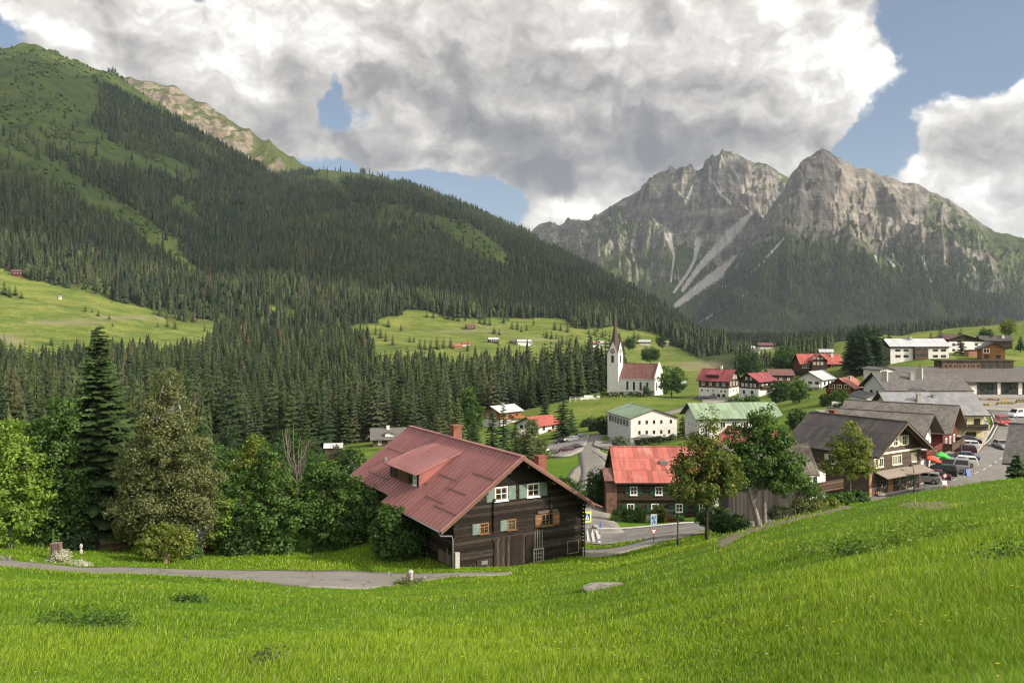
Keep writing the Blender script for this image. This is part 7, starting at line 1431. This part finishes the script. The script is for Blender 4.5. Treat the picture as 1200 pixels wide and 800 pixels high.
RED = mat('sign_red', (.52, .03, .03), .4); SBLUE = mat('sign_blue', (.03, .11, .36), .4); SWHITE = mat('sign_white', (.72, .73, .74), .4); FLUO = mat('sign_fluo', (.62, .80, .06), .4); SBLACK = mat('sign_black', (.015, .015, .015), .5); SPALE = mat('sign_pale_blue', (.42, .50, .56), .4)
def tri(z, s):
    def f(e):
        m = MB(); h = s * .866
        for (k, y, mi) in ((1, -.05, 0), (.68, -.056, 1)):
            c = z + h / 3 * 0 + h * .333; q = [(-s / 2 * k, h * .333 * k), (s / 2 * k, h * .333 * k), (0, -h * .667 * k)]
            m.poly([(a, y, z + b) for a, b in q][::-1], mi)
        q = [(-s / 2, h * .333), (s / 2, h * .333), (0, -h * .667)]; m.poly([(a, -.035, z + b) for a, b in q], 2)
        for i in range(3): a, b = q[i - 1], q[i]; m.poly([(a[0], -.05, z + a[1]), (a[0], -.035, z + a[1]), (b[0], -.035, z + b[1]), (b[0], -.05, z + b[1])], 0)
        m.build('yield_board', [RED, SWHITE, METAL], e)
    return f
def zone(z0, w, h):
    def f(e):
        m = MB(); m.box(-w / 2, w / 2, -.06, -.035, z0, z0 + h, 0); b = m.build('zone_board', [SPALE], e)
        d = MB(); d.slab([(-w * .36, -.068, z0 + h * .10), (-w * .24, -.068, z0 + h * .10), (w * .40, -.068, z0 + h * .86), (w * .28, -.068, z0 + h * .86)], -.006); d.box(-w * .30, -w * .02, -.066, -.062, z0 + h * .55, z0 + h * .80); d.box(w * .05, w * .26, -.066, -.062, z0 + h * .16, z0 + h * .40); d.build('diagonal_bar', SBLUE, b)
    return f
signpost('traffic_sign', 'pale blue zone end sign with a diagonal bar above a yield triangle', 766, 635, 72.5, 2.25, [zone(1.52, .55, .98), tri(1.05, .62)], 6)
def crossing(e):
    m = MB(); m.box(-.42, .42, -.10, -.05, 1.75, 2.75); b = m.build('fluorescent_panel', FLUO, e); q = MB(); q.box(-.27, .27, -.112, -.10, 1.95, 2.55); s = q.build('blue_square', SBLUE, b)
    t = MB(); t.poly([(-.21, -.118, 2.03), (.21, -.118, 2.03), (0, -.118, 2.49)]); to = t.build('white_triangle', SWHITE, s)
    w = MB(); w.lathe([(.032, 0), (.032, .004)], 8); w.v = [(v[0] + .0, -.121 - v[2], v[1] + 2.33) for v in w.v]; w.box(-.022, .022, -.124, -.120, 2.18, 2.30); w.slab([(-.02, -.124, 2.18), (.01, -.124, 2.18), (-.05, -.124, 2.07), (-.085, -.124, 2.07)], .004); w.slab([(-.01, -.124, 2.18), (.02, -.124, 2.18), (.085, -.124, 2.07), (.05, -.124, 2.07)], .004); w.slab([(.0, -.124, 2.28), (.02, -.124, 2.26), (.075, -.124, 2.20), (.065, -.124, 2.185)], .004); w.build('walker', SBLACK, s)
signpost('crossing_sign', 'fluorescent yellow crossing sign with a blue square behind the farmhouse corner', 687.5, 636, 77.5, 2.9, [crossing], 18)
signpost('crossing_pole', 'grey pole with a small control box beside the zebra crossing', 691.5, 638, 76.2, 3.3, [lambda e: (lambda m: (m.box(-.14, .14, -.16, -.03, 1.0, 1.5), m.build('control_box', METAL, e)))(MB())], cat='pole')
signpost('crossing_sign', 'small blue sign turned away on a thin pole right of the zebra crossing', 703, 636, 77.8, 1.9, [lambda e: (lambda m: (m.box(-.05, .22, -.06, -.035, 1.3, 1.85), m.build('blue_board', SBLUE, e)))(MB())], 62)
def simple(name, lb, cat, pos, parts, rz=0):
    e = empty(name, pos, R(rz)); tag(e, lb, cat)
    for nm, mm, fn in parts: m = MB(); fn(m); m.build(nm, mm, e)
    return e
def gp(px, Y): x = (px - 600) / F * Y; return Vector((x, Y, gz(x, Y)))
simple('bollard', 'white and blue bollard at the foot of the small blue sign', 'bollard', gp(702, 77.0), [('post', SWHITE, lambda m: m.box(-.11, .11, -.11, .11, -.2, .72)), ('band', SBLUE, lambda m: m.box(-.117, .117, -.117, .117, .3, .42))])
signpost('no_parking_sign', 'red ringed round sign in front of the parked cars', 1107, 566, 105, 1.5, [lambda e: (lambda m: (m.lathe([(.30, 0), (.30, .02)], 16), setattr(m, 'v', [(v[0], -.05 - v[2], v[1] + 1.3) for v in m.v]), (lambda o: (lambda k: (k.lathe([(.21, 0), (.21, .012)], 16), setattr(k, 'v', [(v[0], -.072 - v[2], v[1] + 1.3) for v in k.v]), k.build('sign_face', SWHITE, o)))(MB()))(m.build('round_board', RED, e))))(MB())])
simple('sandwich_board', 'white pavement board leaning below the red ringed sign', 'board', gp(1106.5, 104), [('panel', SWHITE, lambda m: (m.slab([(-.3, -.25, 0), (.3, -.25, 0), (.3, -.02, .9), (-.3, -.02, .9)], .03), m.slab([(-.3, .25, 0), (-.3, .02, .9), (.3, .02, .9), (.3, .25, 0)], .03))), ('stripe', RED, lambda m: m.slab([(-.3, -.262, .02), (.3, -.262, .02), (.3, -.20, .25), (-.3, -.20, .25)], .01))])
simple('sandwich_board', 'blue and white pavement board right of the silver van', 'board', gp(1134, 113.5), [('panel', mat('board_blue', (.12, .16, .38), .5), lambda m: (m.slab([(-.35, -.25, 0), (.35, -.25, 0), (.35, -.02, 1.0), (-.35, -.02, 1.0)], .03), m.slab([(-.35, .25, 0), (-.35, .02, 1.0), (.35, .02, 1.0), (.35, .25, 0)], .03)))], 20)
def parasol(lb, px, py, Y, col, w, tilt):
    p = P(px, py, Y); g_ = gz(p.x, p.y); e = empty('parasol', (p.x, p.y, g_)); tag(e, lb, 'parasol', 'parasols on the cafe terrace'); h = p.z - g_; m = MB(); m.lathe([(.03, 0), (.03, h + .3)], 8); m.build('pole', METAL, e)
    c = MB(); n = 8; i = len(c.v); ca, sa = math.cos(tilt), math.sin(tilt)
    ring = [(w * math.cos(6.2832 * k / n), w * math.sin(6.2832 * k / n), -.42) for k in range(n)]; low = [(x, y, z - .16) for x, y, z in ring]
    pts = [(0, 0, .12)] + ring + low; c.v = [(x * ca + z * sa, y, h + .25 - x * sa + z * ca) for x, y, z in pts]
    for k in range(n): j = (k + 1) % n; c.f.append((0, 1 + k, 1 + j)); c.f.append((1 + k, 1 + n + k, 1 + n + j, 1 + j)); c.mi += [0, 0]
    o = c.build('canopy', mat(f'canopy_{lb[:6]}', col, .8), e); s = o.modifiers.new('t', 'SOLIDIFY'); s.thickness = .015
    b = MB(); b.lathe([(.32, 0), (.32, .1), (.06, .14)], 12); b.build('base', CONC, e)
parasol('red orange parasol between the gift shop and the parked cars', 1093, 536.5, 112, (.62, .085, .04), 1.25, .22); parasol('bright green parasol right behind the red orange one', 1103.5, 532, 116, (.06, .42, .07), 1.25, .15)
# hydrant, posts, stones beside the lane
hp = gp(481, 56.0)
simple('hydrant', 'weathered white stone hydrant in a grass tuft beside the lane', 'hydrant', hp, [('body', OLDWHITE, lambda m: m.lathe([(.24, -.3), (.24, .05), (.17, .1), (.165, .62), (.20, .66), (.20, .74), (.12, .84), (.03, .88)], 14)), ('cap', METAL, lambda m: (m.box(-.27, .27, -.05, .05, .44, .54), m.box(-.05, .05, -.25, .0, .42, .54)))])
simple('gate_post', 'square brown weathered post behind the white flowering shrub', 'post', gp(66, 62.6), [('shaft', planks('post_wood', (.10, .07, .055), (.19, .145, .115), .5, True), lambda m: m.box(-.34, .34, -.25, .25, -.6, 1.12)), ('top', mat('post_top', (.15, .12, .10), .9), lambda m: m.box(-.36, .36, -.27, .27, 1.12, 1.17))], 8)
simple('garden_lantern', 'small pale stone lantern beside the trunk of the tall fir', 'lantern', gp(95, 65.5), [('foot', OLDWHITE, lambda m: m.lathe([(.13, -.6), (.12, .3), (.07, .34), (.07, .48)], 8)), ('light_box', OLDWHITE, lambda m: m.lathe([(.12, .48), (.12, .66), (.03, .8)], 6))])
def rock(name, lb, pos, sx, sy, sz, seed, mm):
    bm = bmesh.new(); bmesh.ops.create_icosphere(bm, subdivisions=4, radius=1); 
    for v in bm.verts: n = fbm(np.array([v.co.x * 1.6 + seed + 5]), np.array([v.co.y * 1.6 + v.co.z * 1.9 + 5]), 4)[0]; v.co *= .8 + .42 * n; v.co = Vector((v.co.x * sx, v.co.y * sy, max(v.co.z, -.6) * sz))
    me = bpy.data.meshes.new(name); bm.to_mesh(me); bm.free(); me.materials.append(mm); me.polygons.foreach_set('use_smooth', [True] * len(me.polygons)); tag(link(name, me, None, pos), lb, 'rock')
STONE = mat('field_stone', rough=.95, fn=lambda g, b: (g.set(b.inputs['Base Color'], g.mix(g.ss(g.noise(objc(g), 4, 6, .7), .35, .7), (.13, .12, .10), (.30, .28, .24))), bump(g, b, g.noise(objc(g), 9, 5), .6, .03)))
pr = hit(712, 688, 20, 100); rock('flat_stone', 'flat grey stone lying in the meadow below the farmhouse', pr + Vector((0, 0, -.03)), 1.0, .75, .10, 2, STONE)
for i, (px, py) in enumerate(((455, 672), (497, 677), (36, 657.5))): pr = hit(px, py, 45, 90); rock('edge_stone', ['pale edge stone on the grass edge left of the hydrant', 'pale edge stone right of the hydrant', 'pale stone at the fork of the two lanes'][i], pr, .16, .13, .13, i + 6, STONE)
# dark picket fence under the fir
def fence(lb, a, b, n, h, mm, name='picket_fence', rails=(.35, .8), pw=.08):
    a, b = Vector(a), Vector(b); e = empty(name, a); tag(e, lb, 'fence'); d = b - a; L = Vector((d.x, d.y, 0)).length; u = Vector((d.x, d.y, 0)).normalized(); ang = math.atan2(u.y, u.x); sl = d.z / L
    for k in range(n):
        t = L * k / (n - 1); M = Matrix.Rotation(ang, 4, 'Z'); m = MB(); m.box(t - pw / 2, t + pw / 2, -pw / 2, pw / 2, -.4 + sl * t, h + sl * t, 0, M); m.box(t - pw * .65, t + pw * .65, -pw * .65, pw * .65, h + sl * t, h + .04 + sl * t, 0, M); m.build('post', mm, e)
    for z in rails:
        M = Matrix.Rotation(ang, 4, 'Z'); m = MB(); q = [(0, .03, z * h), (L, .03, z * h + sl * L), (L, .03, z * h + .12 + sl * L), (0, .03, z * h + .12)]; m.slab([tuple(M @ Vector(p)) for p in q], -.035); m.build('rail', mm, e)
fence('dark picket fence below the brown house under the tall fir', gp(118, 67.5), gp(152, 69), 14, .85, WALLS['brown'])
fence('white railing of the churchyard left of the church', P(668, 469.8, 341), P(702, 469.8, 340), 6, 1.6, WHITEP, 'churchyard_fence', (.45, .85), .22)
simple('churchyard_wall', 'low white churchyard wall with two pale pillars behind the railing', 'wall', P(692, 467, 347), [('wall', WALLS['white'], lambda m: m.box(-4.2, 3.4, -.25, .25, -2.5, .55)), ('pillar', WALLS['white'], lambda m: m.box(2.6, 3.7, -.5, .5, -2.5, 1.3)), ('pillar', WALLS['white'], lambda m: m.box(-2.6, 1.2, .6, 2.4, -2.5, 1.2))])
simple('terrace_wall', 'white garden wall with a concrete terrace left of the grey roofed house', 'wall', P(976, 484, 188), [('wall', WALLS['white'], lambda m: m.box(-.2, 2.0, -.2, .2, -1.5, 2.6)), ('terrace', CONC, lambda m: m.box(-3.2, 1.9, -.6, 2.5, -1.5, .5)), ('railing', METAL, lambda m: [m.box(-3.2 + k * .6, -3.16 + k * .6, -.6, -.56, .5, 1.3) for k in range(6)] + [m.box(-3.2, -.1, -.6, -.56, 1.3, 1.36)])])
# utility pole over the rowan thicket, thin flag mast at the station
simple('utility_pole', 'wooden utility pole with a cross arm rising behind the rowan thicket', 'pole', gp(281, 112), [('pole', MBARK, lambda m: m.lathe([(.16, -.5), (.10, 7.4)], 8)), ('cross_arm', METAL, lambda m: m.box(-.9, .9, -.05, .05, 6.7, 6.85)), ('insulator', SWHITE, lambda m: m.lathe([(.05, 6.85), (.07, 7.0), (.03, 7.1)], 8, (-.8, 0))), ('insulator', SWHITE, lambda m: m.lathe([(.05, 6.85), (.07, 7.0), (.03, 7.1)], 8, (.8, 0)))])
for i, (px, py) in enumerate(((1178, 476), (1150, 478), (1200, 474))):
    p = hit(px, py, 190, 260); simple('planter', ['long concrete planter with flowers in front of the station', 'concrete planter at the corner of the station forecourt', 'concrete planter at the right border of the forecourt'][i], 'planter', p, [('trough', CONC, lambda m: m.box(-2.2, 2.2, -.5, .5, -.3, .6)), ('flowers', mat('planter_flowers', rough=.9, fn=lambda g, b: g.set(b.inputs['Base Color'], g.ramp(g.noise(objc(g), 3, 4, .7), [(.4, (.05, .10, .02)), (.55, (.25, .22, .04)), (.65, (.35, .06, .04))]))), lambda m: [m.lathe([(.42, .55), (.5, .8), (.3, 1.1), (.05, 1.2)], 8, (-1.7 + .85 * k, 0)) for k in range(5)])])
# ------------------------------------------------------------------ the unmown meadow in the foreground
def grass_mat(g, b):
    t = g.attr('tint').outputs['Color']; g.set(b.inputs['Base Color'], t); b.inputs['Specular IOR Level'].default_value = .2
    tr = g.node('ShaderNodeBsdfTranslucent'); g.set(tr.inputs[0], g.mix(1., t, (1.1, 1.2, .5), 'MULTIPLY')); mx = g.node('ShaderNodeMixShader'); mx.inputs[0].default_value = .35
    g.l.new(b.outputs[0], mx.inputs[1]); g.l.new(tr.outputs[0], mx.inputs[2]); g.l.new(mx.outputs[0], g.nt.nodes['Material Output'].inputs[0])
MGR = mat('grass_blade', rough=.6, fn=grass_mat)
def offroad(X, Y):
    k = np.ones(len(X), bool)
    for poly in ROADS: k &= ~inpoly(X, Y, poly)
    return k
def blades(name, N, y0, y1, h0, h1, wk, seed, label, px0=-40, px1=1240, pw=1.0):
    rng = np.random.RandomState(seed); u = (rng.uniform(px0, px1, N) - 600) / F; a = rng.rand(N); Y = (y0 ** -pw + (y1 ** -pw - y0 ** -pw) * a) ** (-1 / pw); X = u * Y
    cl = fbm(X * .9, Y * .9, 3); keep = (rng.rand(N) < .35 + 1.1 * cl) & offroad(X, Y)
    d = inpoly((X / Y) * F + 600, HZ - ground(X, Y) / Y * F, PATH) & (rng.rand(N) < .9); keep &= ~d
    X, Y = X[keep], Y[keep]; Z = ground(X, Y); n = len(X); tall = fbm(X / 2.6 + 4, Y / 2.6, 4); big = fbm(X / 13, Y / 13, 3)
    h = (h0 + (h1 - h0) * np.clip(tall * 1.9 - .45, 0, 1)) * rng.uniform(.55, 1.25, n); w = np.maximum(.006, wk * Y) * rng.uniform(.6, 1.3, n)
    an = rng.rand(n) * 6.283; ln = rng.uniform(.1, .75, n) * h; la = rng.normal(.6, 1.2, n); dx, dy = np.cos(an), np.sin(an); lx, ly = np.cos(la) * ln, np.sin(la) * ln
    V = np.empty((n, 5, 3), np.float32)
    for i, (s, f, k) in enumerate(((-1, 0, 0), (1, 0, 0), (-.8, .55, .35), (.8, .55, .35), (0, 1, 1))):
        V[:, i, 0] = X + dx * w * .5 * s + lx * k; V[:, i, 1] = Y + dy * w * .5 * s + ly * k; V[:, i, 2] = Z - .02 + h * f * (1 if f < 1 else .92)
    T0 = np.array([[0, 1, 3], [0, 3, 2], [2, 3, 4]]); T = (T0[None] + (np.arange(n) * 5)[:, None, None]).reshape(-1, 3)
    k = np.clip(big * 1.3 + fbm(X / 3.2 + 9, Y / 3.2, 3) * .9 - .6 + rng.normal(0, .22, n), 0, 1)[:, None]; c = np.array(GC[0]) * (1 - k) + np.array(GC[1]) * k
    y = rng.rand(n) < .09; c[y] = np.array(GC[2]) * rng.uniform(.7, 1.2, (y.sum(), 1)); c *= rng.uniform(.75, 1.25, (n, 1))
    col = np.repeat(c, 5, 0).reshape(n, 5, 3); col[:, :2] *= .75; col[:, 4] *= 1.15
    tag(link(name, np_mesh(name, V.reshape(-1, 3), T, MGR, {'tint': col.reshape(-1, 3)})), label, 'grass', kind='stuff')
GC = [(.120, .225, .013), (.240, .335, .022), (.32, .32, .10)]
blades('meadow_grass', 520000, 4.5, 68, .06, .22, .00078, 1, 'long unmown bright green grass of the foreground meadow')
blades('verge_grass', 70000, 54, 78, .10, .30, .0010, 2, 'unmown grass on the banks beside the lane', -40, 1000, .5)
# weeds and flowers in the grass
for i, (px, py, w, h, pal, lb) in enumerate([(92, 733, 2.0, .35, 'mid', 'dark broad leaved weed patch in the meadow on the left'), (118, 738, 1.2, .3, 'mid', 'small weed patch right of the dark one on the left'), (968, 647, 2.0, .45, 'lime', 'dark dock plants in the meadow below the gravel path'), (1010, 648, 1.4, .32, 'mid', 'low dock plants right of the dark dock plants'), (1050, 640, 2.6, .35, 'lime', 'band of broad leaved weeds on the right slope'), (1100, 630, 2.6, .38, 'lime', 'middle of the weed band on the right slope'), (1150, 622, 2.2, .34, 'lime', 'upper end of the weed band near the right border'), (1190, 655, 1.2, .3, 'mid', 'weed tuft near the right border of the meadow'), (480, 684, 1.8, .42, 'olive', 'grass tuft around the hydrant'), (222, 705, .8, .3, 'mid', 'small weed tuft in the left meadow'), (312, 780, .5, .25, 'olive', 'pale weed in the near meadow')]):
    p = hit(px, py, 4, 80); s = 1.0; bush('weed_patch', lb, px, None, p.y, w, h, pal, 200 + i, 'weeds', n=int(40 + 30 * w), size=.10 if p.y > 25 else .06, per=16)
rngf = np.random.RandomState(9); nf = 900; Yf = (5. ** -1 + (45. ** -1 - 5. ** -1) * rngf.rand(nf)) ** -1; uf = (rngf.uniform(0, 1200, nf) - 600) / F; Xf = uf * Yf; kf = rngf.rand(nf) < np.clip(fbm(Xf / 3, Yf / 3, 3) * 2.4 - .75, 0, 1); Xf, Yf = Xf[kf], Yf[kf]; Zf_ = ground(Xf, Yf) + rngf.uniform(.2, .38, len(Xf))
Vf, Tf, cf = [], [], []
for x, y, z in zip(Xf, Yf, Zf_):
    r = max(.018, .0014 * y) * rngf.uniform(.7, 1.3); i = len(Vf); c = (.62, .48, .02) if rngf.rand() < .72 else (.55, .56, .48); Vf.append((x, y, z + r * .4)); cf.append(c)
    for k in range(6): a = 1.0472 * k; Vf.append((x + r * math.cos(a), y + r * math.sin(a) * .8, z - r * .3 * math.sin(a))); cf.append(c)
    for k in range(6): Tf.append((i, i + 1 + k, i + 1 + (k + 1) % 6))
tag(link('meadow_flowers', np_mesh('meadow_flowers', np.array(Vf), np.array(Tf), MGR, {'tint': np.array(cf)})), 'yellow and white wildflowers scattered through the foreground meadow', 'flowers', kind='stuff')
HAZE = 3.7e-5
# ------------------------------------------------------------------ unseen clouds added outside the view to shade the valley side and massif
def shade_cloud_mat():
    m = bpy.data.materials.new('shade_cloud'); m.use_nodes = True; g = NG(m.node_tree); g.n.clear()
    d = g.node('ShaderNodeBsdfDiffuse'); d.inputs[0].default_value = (.8, .8, .8, 1); t = g.node('ShaderNodeBsdfTranslucent'); t.inputs[0].default_value = (.8, .8, .8, 1); tr = g.node('ShaderNodeBsdfTransparent'); 
    a = g.node('ShaderNodeMixShader'); a.inputs[0].default_value = .5; g.l.new(d.outputs[0], a.inputs[1]); g.l.new(t.outputs[0], a.inputs[2])
    b = g.node('ShaderNodeMixShader'); b.inputs[0].default_value = CLOUD_CLEAR; g.l.new(a.outputs[0], b.inputs[1]); g.l.new(tr.outputs[0], b.inputs[2])
    o = g.node('ShaderNodeOutputMaterial'); g.l.new(b.outputs[0], o.inputs[0]); return m
CLOUD_CLEAR = .46
MCL = shade_cloud_mat(); CLOUD_CLEAR = .30; MCL2 = shade_cloud_mat()
def shade_cloud(targets, alt, seed, mm):
    """targets: ground outline (x, y, z) to be shaded; the cloud floats where the sun's rays to it pass the given altitude"""
    pts = []
    for (x, y, z) in targets: s = (alt - z) / SD.z; pts.append((x + SD.x * s, y + SD.y * s))
    pts = np.array(pts); c = pts.mean(0); n = 96; per = np.vstack([pts, pts[:1]]); s = np.concatenate([[0], np.cumsum(np.hypot(*np.diff(per, axis=0).T))]); t = np.linspace(0, s[-1], n, endpoint=False)
    B = np.stack([np.interp(t, s, per[:, 0]), np.interp(t, s, per[:, 1])], 1) - c; rim = np.hypot(B[:, 0], B[:, 1]); k = np.arange(n)
    wob = 1 + .16 * (fbm(np.cos(k * .0654) * 3 + seed + 9, np.sin(k * .0654) * 3 + 9, 5) - .5) * 2; B *= wob[:, None]
    rings = [(1, 0), (.97, .35), (.85, .75), (.6, 1.0), (.3, 1.1), (.001, 1.15)]; V, T = [], []
    for f, h in rings + [(.6, -.12), (.9, -.06)]:
        hh = h * 160 * (1 + .5 * (fbm(np.cos(k * .0654) * 4 * f + seed, np.sin(k * .0654) * 4 * f + 3, 4) - .5) * 2) ; V += [(B[i, 0] * f + c[0], B[i, 1] * f + c[1], alt + hh[i]) for i in range(n)]
    seq = [7, 0, 1, 2, 3, 4, 5]
    for a, b in zip(seq[:-1], seq[1:]):
        for i in range(n): j = (i + 1) % n; T.append((a * n + i, a * n + j, b * n + j, b * n + i))
    for i in range(n): j = (i + 1) % n; T.append((6 * n + i, 6 * n + j, 7 * n + j, 7 * n + i))
    T.append(tuple(6 * n + i for i in reversed(range(n))))
    me = bpy.data.meshes.new('shade_cloud'); me.from_pydata(V, [], T); me.materials.append(mm); me.polygons.foreach_set('use_smooth', [True] * len(T)); tag(link('shade_cloud', me), kind='structure')
shade_cloud([(-1500, 900, 60), (-600, 1180, 90), (0, 1250, 20), (520, 1250, 10), (700, 1700, -30), (500, 2500, 260), (-200, 2750, 480), (-560, 2480, 520), (-900, 2380, 640), (-1230, 2180, 720), (-2000, 2100, 700)], 2100, 7, MCL)

PT = lambda *l: [tuple(P(*q)) for q in l]
shade_cloud(PT((800, 300, 4600), (832, 215, 5600), (868, 186, 5900), (930, 196, 5100), (932, 240, 4400), (945, 290, 3900), (1010, 305, 3800), (1090, 325, 3600), (1220, 325, 3600), (1300, 400, 3000), (900, 410, 3100), (795, 385, 3300)), 2300, 12, MCL2)
shade_cloud(PT((615, 300, 5600), (640, 258, 6300), (700, 248, 6250), (745, 222, 6150), (825, 190, 6000), (820, 205, 5800), (740, 240, 5800), (690, 275, 5300), (655, 330, 4700)), 2300, 21, MCL2)

# ------------------------------------------------------------------ the air in the valley
hz = MB(); hz.box(-8400, 8400, -60, 8800, -320, 1330); hm = bpy.data.materials.new('haze'); hm.use_nodes = True; hm.node_tree.nodes.clear()
hg = NG(hm.node_tree); pv = hg.node('ShaderNodeVolumePrincipled'); pv.inputs['Color'].default_value = (.72, .84, 1.0, 1); pv.inputs['Density'].default_value = HAZE; pv.inputs['Anisotropy'].default_value = .2
ho = hg.node('ShaderNodeOutputMaterial'); hg.l.new(pv.outputs[0], ho.inputs['Volume'])
tag(hz.build('haze', hm), kind='stuff')
